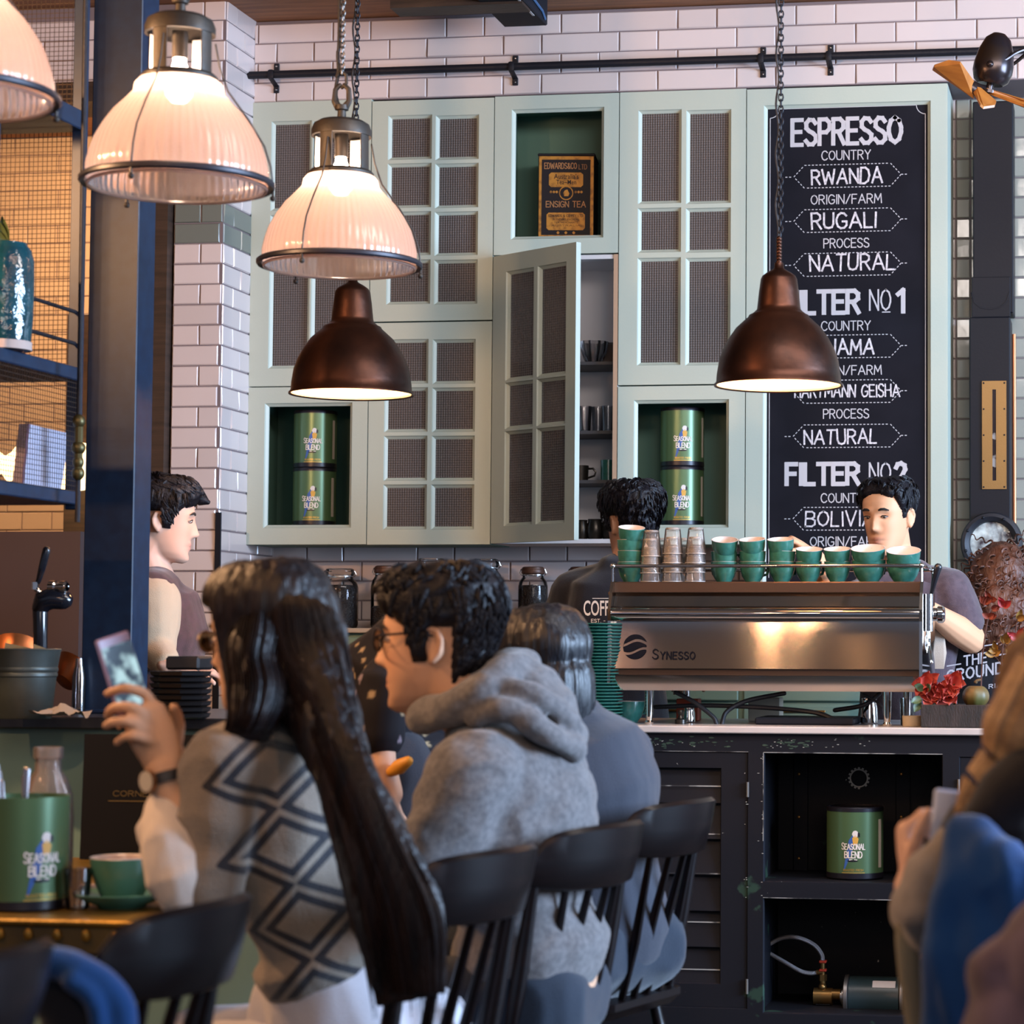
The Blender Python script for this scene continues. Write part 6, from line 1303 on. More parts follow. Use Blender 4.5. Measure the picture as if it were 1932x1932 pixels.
def eyes(par, H, look=(1, 0, -.2), open_=1.0, iris='2a1a12'):
    b = MB(); b.T = H; q = MB(); q.T = H; br = MB(); br.T = H; ld = MB(); ld.T = H
    for s in (-1, 1):
        c = Vector((.0815, s*.0315, .0135)); b.ell(c, (.0085, .0135, .0062*open_)); q.ell(c+Vector((.0055, look[1]*.006, look[2]*.004)), (.0042, .0052, .0052*min(1, open_+.1)), seg=14, rings=8)
        ld.tube([c+Vector((.0055, s*-.0135, -.001)), c+Vector((.0092, s*-.004, .0062*open_)), c+Vector((.0085, s*.005, .0062*open_)), c+Vector((.003, s*.0145, .001))], [.0014, .0018, .002, .0014], 6)
        br.tube([(.0935, s*.013, .0345), (.0955, s*.026, .039), (.0925, s*.038, .0395), (.084, s*.050, .034)], [.003, .0042, .004, .002], 8, flat=.6)
    e = obj('eyes', b, mat('eye_white', 'c8b8ae', .3), par); obj('iris', q, mat('iris_brown', iris, .2), e); obj('lashes', ld, mat('lash', '1a1212', .6), par); obj('eyebrows', br, mat('brow_hair', '1a1412', .8), par)
def mkpart(name, me, m, par): return link(name, me, m, par)
def cloth(par, name, mb, m, voxel=.008, smooth=4, wr=(.006, 11, 1), fold=None):
    me = blob(mb, voxel, smooth)
    if wr: wrinkle(me, wr[0], wr[1], wr[2])
    if fold: wrinkle(me, fold[0], fold[1], fold[2], fold[3] if len(fold) > 3 else (1, 1, 1), True)
    return mkpart(name, me, m, par), me
def fabric(name, col, col2=None, nscale=60, rough=.9, bump=.25, bscale=350): return mat(name, col, rough, col2=col2, nscale=nscale, sheen=.25, bump=bump, bscale=bscale, spec=.2)
m_hairblk = mat('black_hair', '100e14', .5, spec=.25, bump=.3, bscale=160); m_hairbrn = mat('dark_brown_hair', '1d1614', .45, spec=.4, col2='2a1f1c', nscale=40, bump=.3, bscale=150)
def strands(path, hw, th, side, n=96, m=46, groove=.07, seed=1, taper=True):
    """a hanging lock of straight hair: elliptical section whose rim is grooved into strands"""
    P = cr(path, 8); N_ = len(P); S = Vector(side); rows = []
    def lerpv(L_, t_):
        x = t_*(len(L_)-1); i = min(int(x), len(L_)-2); return L_[i]+(L_[i+1]-L_[i])*(x-i)
    for i, p in enumerate(P):
        t_ = i/(N_-1); tn = (P[min(i+1, N_-1)]-P[max(i-1, 0)]).normalized(); u = (S-tn*S.dot(tn)).normalized(); v = tn.cross(u); a_, b_ = lerpv(hw, t_), lerpv(th, t_); row = []
        for k in range(n):
            an = 2*PI*k/n; g = 1+groove*(noise.noise(Vector((math.cos(an)*9, math.sin(an)*9, seed*3+t_*.8)))+.7*noise.noise(Vector((math.cos(an)*22, math.sin(an)*22, seed+t_*.5)))); row.append(p+u*(a_*g*math.cos(an))+v*(b_*g*math.sin(an))+tn*(.02*t_*noise.noise(Vector((math.cos(an)*7, math.sin(an)*7, seed)))*(1 if i == N_-1 else 0)))
        rows.append(row)
    b = MB(); b.surf(rows, True); b.add(rows[0], [list(range(n))[::-1]]); b.add(rows[-1], [list(range(n))]); return b
def drape(mb, me, off=.0015, dirv=None):
    bv = BVHTree.FromPolygons([v.co.copy() for v in me.vertices], [list(p.vertices) for p in me.polygons])
    dv = dirv or FWD; out = MB()
    for p in mb.v:
        h = bv.ray_cast(p-dv*.6, dv); out.v.append(h[0]-dv*off if h[0] is not None else p)
    out.f = mb.f; out.mi = mb.mi; return out
LFT = -RGT
def lw(par): return ORG[par.name]
def person(label, base): return thing('person', label, 'person', (base.x, base.y, 0))
def seated_legs(J, facing, hip=.10, seat=None, floor=0, spread=.09):
    f = Vector(facing).normalized(); s = J['side'].normalized(); L_ = {}
    for k, q in (('l', -1), ('r', 1)):
        h = J['pelvis']+s*(q*hip)+Vector((0, 0, -.03)); kn = h+f*.43+s*(q*spread*.5)+Vector((0, 0, .0)); an = Vector((kn.x, kn.y, 0))-f*.05+Vector((0, 0, .085)); to = an+f*.15+Vector((0, 0, -.05)); L_[k] = (h, kn, an, to)
    return L_
def dress_legs(par, L_, m, m_shoe, grow=.012):
    b = MB()
    for k in 'lr': h, kn, an, to = L_[k]; b.tube([h-(kn-h)*.1, h.lerp(kn, .5), kn, kn.lerp(an, .5), an+Vector((0, 0, .03))], [.098, .088, .070, .062, .052], 16)
    h0, h1 = L_['l'][0], L_['r'][0]; b.tube([h0, h1], [.12, .12], 16); cloth(par, 'trousers', b, m, .012, 4, (.005, 9, 2))
    for k in 'lr':
        h, kn, an, to = L_[k]; b = MB(); d = (to-an); d.z = 0; d.normalize(); q = Vector((an.x, an.y, .045)); b.tube([q-d*.05, q+d*.03, q+d*.12, q+d*.19], [.038, .042, .042, .034], 12, flat=.85, side=d.cross(Vector((0, 0, 1)))); obj('shoe', b, m_shoe, par)
def add_legs(mb, L_):
    for k in 'lr': h, kn, an, to = L_[k]; mb.tube([h, h.lerp(kn, .5), kn, kn.lerp(an, .45), an], [.085, .072, .055, .052, .036], 12); mb.tube([an, an+(to-an)*.5, to], [.035, .036, .028], 10)
m_shoe = mat('black_leather', '17161a', .4)
def standing_legs(J, facing):
    f = Vector(facing).normalized(); s = J['side'].normalized(); L_ = {}
    for k, q in (('l', -1), ('r', 1)):
        h = J['pelvis']+s*(q*.09); an = Vector((h.x, h.y, .08)); kn = h.lerp(an, .5)+f*.02; L_[k] = (h, kn, an, an+f*.14+Vector((0, 0, -.045)))
    return L_

# ---------------------------------------------------------------- 1. woman with the phone
W = lambda x, y, d=3.95: atd(x, y, d+.08)
fw = (LFT*.93+FWD*.36).normalized(); sidew = fw.cross(Vector((0, 0, 1))).normalized()   # towards her right hand
J = dict(pelvis=W(690, 1985, 3.98), waist=W(620, 1760, 3.96), chest=W(548, 1540, 3.95), sh=W(522, 1430, 3.95), neck=W(516, 1355, 3.95), side=sidew)
J['ls'] = J['sh']-sidew*.165+Vector((0, 0, -.015)); J['rs'] = J['sh']+sidew*.165+Vector((0, 0, -.015))
t = person('seated woman with very long black hair and diamond cardigan photographing with a phone', J['pelvis'])
H = hmat(W(505, 1213, 3.95), fw+Vector((0, 0, -.12)), s=.96)
b = MB(); add_head(b, H); b.tube([H @ Vector((-.02, 0, -.05)), H @ Vector((-.03, 0, -.11)), J['neck'], J['sh']], [.052, .052, .056, .08], 16)
add_torso(b, J, .86); LW = seated_legs(J, fw); add_legs(b, LW)
le, lwr = W(398, 1676, 3.76), W(320, 1495, 3.80)
limb(b, [J['ls'], J['ls'].lerp(le, .5), le], [.045, .042, .036]); limb(b, [le, le.lerp(lwr, .4), lwr, W(306, 1440, 3.81)], [.036, .038, .028, .026])
re, rwr = W(372, 1655, 4.15), W(330, 1450, 4.02); limb(b, [J['rs'], J['rs'].lerp(re, .5), re], [.045, .042, .036]); limb(b, [re, rwr], [.036, .026])
hd_ = (W(258, 1345, 3.85)-W(306, 1440, 3.81)).normalized()
b.tube([W(318, 1478, 3.80), W(306, 1432, 3.81), W(288, 1388, 3.815), W(272, 1345, 3.82)], [.027, .034, .041, .038], 16, flat=[.8, .55, .45, .42], side=(LFT*.8-UPV*.6))
for P, r_ in (([(290, 1345, 3.82), (277, 1312, 3.82), (240, 1299, 3.815), (218, 1303, 3.83), (202, 1309, 3.845)], .0092), ([(285, 1368, 3.81), (258, 1338, 3.80), (224, 1334, 3.805), (208, 1341, 3.825), (204, 1352, 3.84)], .0096), ([(288, 1385, 3.805), (250, 1364, 3.79), (216, 1362, 3.79), (199, 1370, 3.80)], .0092), ([(292, 1400, 3.80), (256, 1390, 3.785), (232, 1392, 3.79), (220, 1402, 3.80)], .0080)):
    P = cr([W(*p) for p in P], 4); b.tube(P, [r_*(1.12-.34*i/(len(P)-1)) for i in range(len(P))], 12)
b.tube(cr([W(322, 1428, 3.83), W(318, 1388, 3.85), W(300, 1345, 3.865), W(278, 1322, 3.87)], 4), [.017]*5+[.0135]*4+[.0115]*3+[.009], 12)
add_hand(b, W(322, 1420, 4.02), (W(262, 1320, 3.99)-W(322, 1420, 4.02)), (LFT*.4-FWD*.8), [.7, .7, .7, .7], s=1.0, side=-1)
me = blob(b, .0045, 3); tint(me, skin_tint(H, (.56, .33, .21))); mkpart('body', me, SKIN(), t); eyes(t, H)
# hair: cap, back fall, front lock joined to one part
def fh(d, z):
    if d < 62: line = .068
    elif d < 84: line = .068-.21*ramp(d, 62, 80)
    else: line = -.2
    return -1 if z < line else .018+.008*ramp(z, .02, .1)
b = hair_cap(H, fh, amp=.0012, sc=60, stretch=(1, 1, .15), tuft=False); k = 3.95/F_PX
for args in ((([(532, 1096, 3.96), (542, 1140, 3.955), (552, 1215, 3.95), (602, 1330, 3.86), (648, 1455, 3.78), (704, 1600, 3.74), (750, 1730, 3.72), (772, 1885, 3.72)], [58, 96, 108, 72, 56, 72, 88, 62], [.075, .102, .108, .07, .045, .04, .035, .022]), 3), (([(500, 1150, 3.93), (492, 1180, 3.90), (480, 1230, 3.87), (490, 1290, 3.84), (470, 1370, 3.80), (420, 1425, 3.86), (402, 1500, 3.90)], [20, 46, 52, 62, 44, 20, 8], [.02, .035, .045, .042, .03, .02, .008]), 5)):
    (pts, hw, th), sd = args; s2 = strands([W(*p) for p in pts], [h*k for h in hw], th, RGT, seed=sd, groove=.0, n=40)
    b.add(s2.v, s2.f)
hm_ = blob(b, .0042, 14); wrinkle(hm_, .0030, 95, 3, (1, 1, .03)); wrinkle(hm_, .002, 40, 6, (1, 1, .04)); m_lbh = mat('long_black_hair', '0e0c11', .40, spec=.32, bump=.3, bscale=260, stretch=(1, 1, .05), col2='211614', nscale=50); mkpart('hair', hm_, m_lbh, t)
rr_ = random.Random(9); b = MB()
def lay(cs, n, umax, rad):
    for _ in range(n):
        u = rr_.uniform(-umax, umax); j_ = rr_.uniform(-.01, .006); b.tube(cr([W(cx_+u*hw_, cy_+abs(u)*ad, d_-th_*(1-u*u)**.5-.002+j_*.3) for cx_, cy_, d_, hw_, th_, ad in cs], 5), rad, 5, flat=.6)
lay([(512, 1084, 3.96, 34, .05, 6), (535, 1130, 3.955, 88, .095, 12), (548, 1215, 3.95, 106, .108, 0), (602, 1330, 3.86, 70, .07, 0), (648, 1455, 3.78, 55, .045, 0), (704, 1600, 3.74, 71, .04, 0), (750, 1730, 3.72, 86, .035, 0), (772, 1872, 3.72, 66, .022, 0)], 130, .97, .0042)
lay([(498, 1110, 3.94, 40, .06, 10), (488, 1190, 3.895, 58, .055, 0), (480, 1240, 3.87, 58, .05, 0), (488, 1295, 3.84, 62, .045, 0), (470, 1370, 3.80, 46, .03, 0), (420, 1425, 3.86, 22, .02, 0), (402, 1500, 3.90, 9, .008, 0)], 55, .95, .0042)
for i in range(46):   # loose strands down the back and at the tips
    u = rr_.uniform(-1, 1); e = rr_.uniform(1850, 1925); pts = [(600+u*50, 1330, 3.83), (650+u*52, 1460, 3.745), (706+u*68, 1600, 3.70), (752+u*84, 1730, 3.685), (772+u*72, e, 3.70+rr_.uniform(0, .02))]
    if abs(u) > .75: pts = [(a, c_, d_+.02) for a, c_, d_ in pts]
    b.tube(cr([W(*p) for p in pts], 4), [.0045]*13+[.0035, .002, .001, .0006], 5, flat=.6)
obj('loose_strands', b, m_lbh, t, angle=60)
# cardigan with its knitted diamonds
b = MB(); J2 = dict(J); J2['pelvis'] = J['waist'].lerp(J['pelvis'], .10); add_torso(b, J2, .94, .018)
limb(b, [J['ls'], J['ls'].lerp(le, .5), le+Vector((0, 0, -.005))], [.064, .059, .053]); limb(b, [le+Vector((0, 0, -.005)), le.lerp(lwr, .6)], [.053, .045]); limb(b, [J['rs'], re], [.062, .055]); limb(b, [re, re.lerp(rwr, .6)], [.055, .048])
me = blob(b, .006, 5); wrinkle(me, .007, 9, 4); wrinkle(me, .004, 5, 8, (1, 1, 2.5), True)
VV = (W(572, 1745, 3.8)-W(508, 1440, 3.8)).normalized(); UU = (RGT-VV*RGT.dot(VV)).normalized(); O_ = W(512, 1452, 3.8)
def knit(co):
    p = co-O_; u, v = p.dot(UU)/.082, p.dot(VV); q = (lwr-le).normalized(); tl_ = (co-le).dot(q)/(lwr-le).length; near = (co-(le+q*((co-le).dot(q)))).length
    return (u*.1+.5, v+.5, 0.0)
tint(me, knit)
mk = attr_mat('knit_wool', .95, sheen=.3, bump=.5, bscale=260); nt = mk.node_tree; N = nt.nodes.new; L = nt.links.new; at = [n for n in nt.nodes if n.type == 'ATTRIBUTE'][0]; sp3 = N('ShaderNodeSeparateXYZ'); L(at.outputs['Vector'], sp3.inputs[0])
def mth(op, a, b_=None, c_=None):
    n = N('ShaderNodeMath'); n.operation = op
    for i, x in enumerate((a, b_, c_)):
        if x is None: continue
        if hasattr(x, 'is_output'): L(x, n.inputs[i])
        else: n.inputs[i].default_value = x
    return n.outputs[0]
uu = mth('ABSOLUTE', mth('MULTIPLY', mth('SUBTRACT', sp3.outputs[0], .5), 10)); vv = mth('SUBTRACT', sp3.outputs[1], .5); tri = mth('DIVIDE', mth('PINGPONG', mth('ADD', vv, .635), .0635), .0635)
ff = mth('ADD', uu, tri); dk = mth('ADD', mth('COMPARE', ff, .70, .12), mth('COMPARE', ff, 1.12, .12)); dk = mth('MULTIPLY', dk, mth('LESS_THAN', uu, 1.2)); dk = mth('MULTIPLY', dk, mth('COMPARE', vv, .14, .235)); dk = mth('MULTIPLY', dk, mth('LESS_THAN', sp3.outputs[2], .5))
sl_ = mth('MULTIPLY', mth('COMPARE', mth('FRACT', mth('MULTIPLY', mth('ADD', vv, mth('MULTIPLY', uu, .03)), 13)), .5, .17), mth('GREATER_THAN', sp3.outputs[2], .5)); dk = mth('MINIMUM', mth('ADD', dk, sl_), 1)
mx = N('ShaderNodeMixRGB'); mx.inputs[1].default_value = (.215, .175, .14, 1); mx.inputs[2].default_value = (.02, .02, .026, 1); L(dk, mx.inputs[0]); L(mx.outputs[0], nt.nodes['Principled BSDF'].inputs['Base Color'])
mkpart('cardigan', me, mk, t)
b = MB(); limb(b, [W(312, 1522, 3.80), W(322, 1590, 3.76), W(335, 1660, 3.74), W(352, 1712, 3.74)], [.034, .046, .050, .034]); b.tube([W(290, 1535, 3.79), W(268, 1560, 3.79), W(292, 1620, 3.78)], [.014, .010, .018], 10)
cloth(t, 'white_cuff', b, fabric('white_cotton', 'c9bdb4'), .005, 4, (.005, 16, 3))
dress_legs(t, LW, fabric('white_trousers', 'b9b6bd'), m_shoe)
b = MB(); J3 = dict(J); b.tube([J['pelvis'], J['waist'].lerp(J['pelvis'], .25)], [.185, .160], 26, flat=.74, side=sidew); b.tube([W(560, 1900, 3.98), W(700, 1930, 3.98), W(790, 1960, 3.98)], [.09, .11, .10], 18)
cloth(t, 'white_top', b, fabric('white_trousers', 'b9b6bd'), .009, 5, (.006, 9, 6))
wa = thing('wrist_watch', 'round pale watch on a black strap on the raised wrist', 'watch', tuple(W(300, 1470, 3.8))); wc = lwr.lerp(W(306, 1440, 3.81), .45); wd_ = (W(306, 1440, 3.81)-lwr).normalized()
obj('strap', MB().lathe([(.030, -.009), (.0335, -.009), (.0335, .009), (.030, .009), (.030, -.009)], wc, wd_, 32), mat('black_strap', '17161b', .5), wa)
fc = wc+(-FWD*.8+LFT*.6).normalized()*.034; obj('watch_case', MB().cyl(fc, fc+(-FWD*.8+LFT*.6).normalized()*.007, .0185, seg=30), mat('rose_gold', 'b08868', .25, .9), wa); obj('dial', MB().cyl(fc+(-FWD*.8+LFT*.6).normalized()*.007, fc+(-FWD*.8+LFT*.6).normalized()*.0078, .0165, seg=30), mat('pale_dial', 'c9bfae', .4), wa)
# phone in the hand
pa, pb = W(210, 1199, 3.862), W(254, 1345, 3.872); up_ = (pa-pb).normalized(); nrm = (RGT*.84-FWD*.54); nrm = (nrm-up_*nrm.dot(up_)).normalized(); sd_ = up_.cross(nrm)
Tm = Matrix.Translation((pa+pb)/2) @ Matrix((sd_, nrm, up_)).transposed().to_4x4(); ph = thing('smartphone', 'smartphone with a bright bluish screen held up in both hands', 'phone', tuple((pa+pb)/2)); hl = (pa-pb).length/2
b = MB(); b.T = Tm; b.box((-.036, -.004, -hl), (.036, .004, hl), .0035); obj('case', b, mat('lavender_phone_case', '9a8296', .3), ph)
scm = mat('lit_screen', '0c1014', .3, spec=.2, emit=('9fd4e8', .5)); nt = scm.node_tree; tc = nt.nodes.new('ShaderNodeTexCoord'); nz = nt.nodes.new('ShaderNodeTexNoise'); nz.inputs['Scale'].default_value = 34; rp_ = nt.nodes.new('ShaderNodeValToRGB'); rp_.color_ramp.elements[0].position = .42; rp_.color_ramp.elements[1].position = .58; rp_.color_ramp.elements[0].color = lin('4a5a6c'); rp_.color_ramp.elements[1].color = lin('c8ecf4')
nt.links.new(tc.outputs['Object'], nz.inputs[0]); nt.links.new(nz.outputs[0], rp_.inputs[0]); nt.links.new(rp_.outputs[0], nt.nodes['Principled BSDF'].inputs['Emission Color'])
b = MB(); b.T = Tm; b.box((-.032, .004, -hl*.84), (.032, .0046, hl*.76)); obj('screen', b, scm, ph, smooth=False)
# spectacles
def glasses(par, H, m, r=.022, square=False):
    b = MB(); b.T = H
    for s in (-1, 1): b.tube([(.102, s*.034+r*1.15*math.cos(a), .012+r*.85*math.sin(a)) for a in [2*PI*k/20 for k in range(20)]], .0022, 6, closed=True); b.tube([(.101, s*.058, .016), (.085, s*.076, .020), (.02, s*.0795, .022), (-.02, s*.079, .012)], .0023, 6)
    b.tube([(.102, -.010, .016), (.106, 0, .019), (.102, .010, .016)], .002, 6); g = obj('spectacles', b, m, par)
    b = MB(); b.T = H
    for s in (-1, 1): b.ell((.102, s*.034, .012), (.0008, r*1.12, r*.82), seg=20, rings=8)
    obj('lens', b, glass_mat('lens_glass', (1, 1, 1), .02, .3), g)
glasses(t, H, mat('thin_gold_frame', '8a7a60', .3, .8))

# ---------------------------------------------------------------- 2. man in the grey hoodie
dM = D_(1558)+.07; W2 = lambda x, y, dd=0: atd(x, y, dM+dd); fm_ = (LFT*.985+FWD*.12).normalized(); sm_ = fm_.cross(Vector((0, 0, 1))).normalized()
J = dict(pelvis=W2(1010, 1850), waist=W2(990, 1720), chest=W2(955, 1540), sh=W2(935, 1435), neck=W2(905, 1350), side=sm_)
J['ls'] = J['sh']-sm_*.18+Vector((0, 0, -.02)); J['rs'] = J['sh']+sm_*.18+Vector((0, 0, -.02))
t = person('seated man in a grey hoodie with short dark hair and black glasses looking left', J['pelvis'])
H = hmat(W2(828, 1216), fm_+Vector((0, 0, -.05)), s=1.07*dM/4.55)
b = MB(); add_head(b, H); b.tube([H @ Vector((-.015, 0, -.04)), H @ Vector((-.035, 0, -.105)), J['neck'], J['sh']], [.066, .064, .070, .10], 18); b.ell(H @ Vector((.045, 0, -.105)), .03)
add_torso(b, J, 1.02); LM = seated_legs(J, fm_); add_legs(b, LM)
le, lh = W2(800, 1668, -.22), W2(640, 1640, -.20); limb(b, [J['ls'], J['ls'].lerp(le, .5), le], [.055, .052, .044]); limb(b, [le, lh], [.045, .03]); re, rh = W2(790, 1620, .2), W2(650, 1610, .1); limb(b, [J['rs'], re], [.055, .045]); limb(b, [re, rh], [.045, .03])
add_hand(b, lh, fm_, (0, 0, -1), .35, side=1); add_hand(b, rh, fm_, (0, 0, -1), .35, side=-1)
me = blob(b, .0045, 3); tint(me, skin_tint(H, (.62, .35, .22), stub=.35)); mkpart('body', me, SKIN(), t); eyes(t, H); glasses(t, H, mat('black_acetate', '141318', .25), .023)
obj('hair', hair_cap(H, short_hair(.030, .016, .060, -.085, -.030), amp=.0055, sc=38, seed=3), m_hairblk, t, angle=70)
m_hood = fabric('heather_grey', '6c696a', '575557', 90)
b = MB(); Jh = dict(J); Jh['pelvis'] = J['waist'].lerp(J['pelvis'], .45); add_torso(b, Jh, 1.14, .02, .78); limb(b, [J['ls'], J['ls'].lerp(le, .5), le], [.082, .078, .072]); limb(b, [le, lh.lerp(le, .12)], [.07, .052]); limb(b, [J['rs'], re], [.08, .07]); limb(b, [re, rh.lerp(re, .12)], [.07, .052]); b.ell(W2(1005, 1540), (.125, .15, .19))
me = blob(b, .008, 5); wrinkle(me, .010, 6, 11); wrinkle(me, .006, 9, 5, (1, 1, 1.6), True); mkpart('hoodie', me, m_hood, t)
b = MB(); hp = [W2(800, 1352, -.06), W2(850, 1338, -.11), W2(915, 1300, -.12), W2(965, 1262, -.04), W2(985, 1258, .05), W2(930, 1290, .13), W2(850, 1330, .11), W2(800, 1352, .04)]
b.tube(cr(hp, 5), .036, 12, closed=False); b.tube([W2(960, 1268, .02), W2(1000, 1310), W2(1040, 1350, -.02), W2(1072, 1395, -.02)], [.055, .085, .080, .040], 18, flat=[.9, .8, .7, .6], side=FWD); b.ell(W2(925, 1345), (.09, .12, .05))
b.tube(cr([W2(900, 1350, -.14), W2(960, 1340, -.15), W2(1030, 1385, -.13), W2(1085, 1415, -.06)], 5), .026, 10); b.tube(cr([W2(955, 1300, -.12), W2(1010, 1310, -.12), W2(1060, 1345, -.08), W2(1088, 1390, -.02)], 5), .024, 10)
cloth(t, 'hood', b, m_hood, .006, 4, (.006, 13, 9), (.004, 10, 2)); dress_legs(t, LM, fabric('blue_denim', '222b38'), m_shoe)

# ---------------------------------------------------------------- 3. person in the blue grey shirt
dT = D_(1513)+.05; W3 = lambda x, y, dd=0: atd(x, y, dT+dd); ft_ = (LFT*.80+FWD*.60).normalized(); st_v = ft_.cross(Vector((0, 0, 1))).normalized()
J = dict(pelvis=W3(1140, 1760), waist=W3(1130, 1640), chest=W3(1105, 1490), sh=W3(1085, 1400), neck=W3(1060, 1335), side=st_v); J['ls'] = J['sh']-st_v*.15+Vector((0, 0, -.03)); J['rs'] = J['sh']+st_v*.15+Vector((0, 0, -.03))
t = person('seated person with a black bob and blue grey shirt beside the hoodie man', J['pelvis'])
H = hmat(W3(1022, 1262), ft_+Vector((0, 0, -.2)), s=.97); b = MB(); add_head(b, H); b.tube([H @ Vector((-.02, 0, -.05)), J['neck'], J['sh']], [.052, .054, .08], 14); add_torso(b, J, .88); L3 = seated_legs(J, ft_); add_legs(b, L3)
for k_, dd in (('ls', -.1), ('rs', .12)):
    e_, h_ = W3(1010, 1600, dd), W3(900, 1600, dd); limb(b, [J[k_], e_], [.045, .038]); limb(b, [e_, h_], [.038, .026]); add_hand(b, h_, ft_, (0, 0, -1), .4)
me = blob(b, .006, 3); tint(me, skin_tint(H, (.52, .31, .21))); mkpart('body', me, SKIN(), t)
b = hair_cap(H, lambda d, z: -1 if (d < 45 and z < .06) else .022, amp=.002, sc=50, stretch=(1, 1, .2), tuft=False)
s2 = strands([H @ Vector((-.03, 0, .06)), H @ Vector((-.045, 0, -.03)), H @ Vector((-.05, 0, -.10)), H @ Vector((-.055, 0, -.15))], [.07, .092, .088, .07], [.06, .075, .06, .04], st_v, seed=8, groove=.09); b.add(s2.v, s2.f)
s2 = strands([W3(1060, 1215, -.04), W3(1082, 1265, -.04), W3(1086, 1320, -.03)], [.03, .03, .012], [.03, .025, .01], RGT, seed=4, n=40); b.add(s2.v, s2.f); hm_ = blob(b, .005, 6); wrinkle(hm_, .0035, 75, 4, (1, 1, .05)); wrinkle(hm_, .004, 22, 8, (1, 1, .08))
mkpart('hair', hm_, mat('blue_black_hair', '101118', .34, spec=.4, bump=.3, bscale=260, stretch=(1, 1, .06)), t)
b = MB(); add_torso(b, J, .98, .022, .78); b.ell(W3(1135, 1520), (.115, .12, .17))
for k_, dd in (('ls', -.1), ('rs', .12)): e_ = W3(1010, 1600, dd); limb(b, [J[k_], e_], [.066, .058]); limb(b, [e_, W3(960, 1600, dd)], [.058, .05])
cloth(t, 'shirt', b, fabric('blue_grey_cotton', '30343f'), .008, 5, (.007, 7, 3)); dress_legs(t, L3, fabric('blue_denim', '222b38'), m_shoe)

# ---------------------------------------------------------------- 4. barista behind the machine, reaching for cups
dB = 7.95; W4 = lambda x, y, dd=0: atd(x, y, dB+dd); NOSE[0] = .82; fb_ = (LFT*.52-FWD*.85).normalized(); sb_ = fb_.cross(Vector((0, 0, 1))).normalized()
J = dict(pelvis=W4(1712, 1400), waist=W4(1712, 1290), chest=W4(1712, 1180), sh=W4(1712, 1115), neck=W4(1700, 1068), side=sb_); J['ls'] = W4(1788, 1112, -.06); J['rs'] = W4(1640, 1120, -.02)
t = person('barista with short black hair and mauve T-shirt reaching over the cups', J['pelvis'])
H = hmat(W4(1676, 978), fb_+Vector((0, 0, -.10)), s=1.0); b = MB(); add_head(b, H); b.tube([H @ Vector((-.015, 0, -.05)), H @ Vector((-.03, 0, -.11)), J['neck'], J['sh']], [.058, .056, .062, .09], 16); add_torso(b, J, .98); L4 = standing_legs(J, fb_); add_legs(b, L4)
le, lh = W4(1834, 1208, -.10), W4(1752, 1150, -.30); limb(b, [J['ls'], J['ls'].lerp(le, .5), le], [.056, .052, .046]); limb(b, [le, le.lerp(lh, .35), lh], [.046, .049, .030]); add_hand(b, lh, lh-le, (0, 0, -1), .8, side=1)
re, rh = W4(1600, 1150, -.30), W4(1534, 1046, -.30); limb(b, [J['rs'], re], [.05, .042]); limb(b, [re, rh], [.042, .029]); add_hand(b, rh, W4(1478, 1008, -.32)-rh, (LFT*.5-Vector((0, 0, .85))), [.55, .62, .6, .55], s=1.05, side=-1, thumb=.9)
me = blob(b, .004, 2); tint(me, skin_tint(H, (.64, .335, .19), lips=(.40, .14, .10))); mkpart('body', me, SKIN(), t); eyes(t, H, look=(1, .3, -.5), open_=.62)
obj('hair', hair_cap(H, short_hair(.022, .006, .082, -.060, .0), amp=.003, sc=50, seed=6), m_hairblk, t, angle=70)
b = MB(); add_torso(b, J, 1.04, .016); limb(b, [J['ls'], J['ls'].lerp(le, .62)], [.078, .074]); limb(b, [J['rs'], J['rs'].lerp(re, .6)], [.07, .066]); cloth(t, 'tshirt', b, fabric('mauve_cotton', '52454c', '463a42', 50), .008, 4, (.007, 8, 4)); dress_legs(t, L4, fabric('dark_cloth', '22222a'), m_shoe)
b = MB(); b.ngon([W4(1752, 1165, -.20), W4(1780, 1180, -.20), W4(1786, 1232, -.20), W4(1781, 1262, -.21), W4(1757, 1262, -.21)], FWD*.006); obj('apron_bib', b, fabric('beige_canvas', 'a8988a'), t, smooth=False)

NOSE[0] = 1.0
# ---------------------------------------------------------------- 5. barista with his back turned, black shirt
dK = 8.2; W5 = lambda x, y, dd=0: atd(x, y, dK+dd); fk_ = (FWD*.86-RGT*.5).normalized(); sk_ = fk_.cross(Vector((0, 0, 1))).normalized()
J = dict(pelvis=W5(1165, 1390), waist=W5(1165, 1290), chest=W5(1168, 1180), sh=W5(1175, 1108), neck=W5(1184, 1060), side=sk_); J['ls'] = W5(1082, 1120, .02); J['rs'] = W5(1262, 1120, -.03)
t = person('barista in a black shirt seen from behind left of the machine', J['pelvis'])
H = hmat(W5(1192, 992), fk_+Vector((0, 0, -.12)), s=1.02); b = MB(); add_head(b, H); b.tube([H @ Vector((-.015, 0, -.05)), J['neck'], J['sh']], [.058, .06, .09], 14); add_torso(b, J, 1.0); L5 = standing_legs(J, fk_); add_legs(b, L5)
for k_, px in (('ls', 1050), ('rs', 1290)): e_ = W5(px, 1230, .1); h_ = W5(px+20, 1290, .28); limb(b, [J[k_], e_], [.052, .042]); limb(b, [e_, h_], [.042, .028]); add_hand(b, h_, fk_, (0, 0, -1), .4)
me = blob(b, .006, 3); tint(me, skin_tint(H, (.45, .24, .15))); mkpart('body', me, SKIN(), t)
obj('hair', hair_cap(H, short_hair(.036, .016, .07, -.085, -.02), amp=.007, sc=42, seed=9), m_hairblk, t, angle=70)
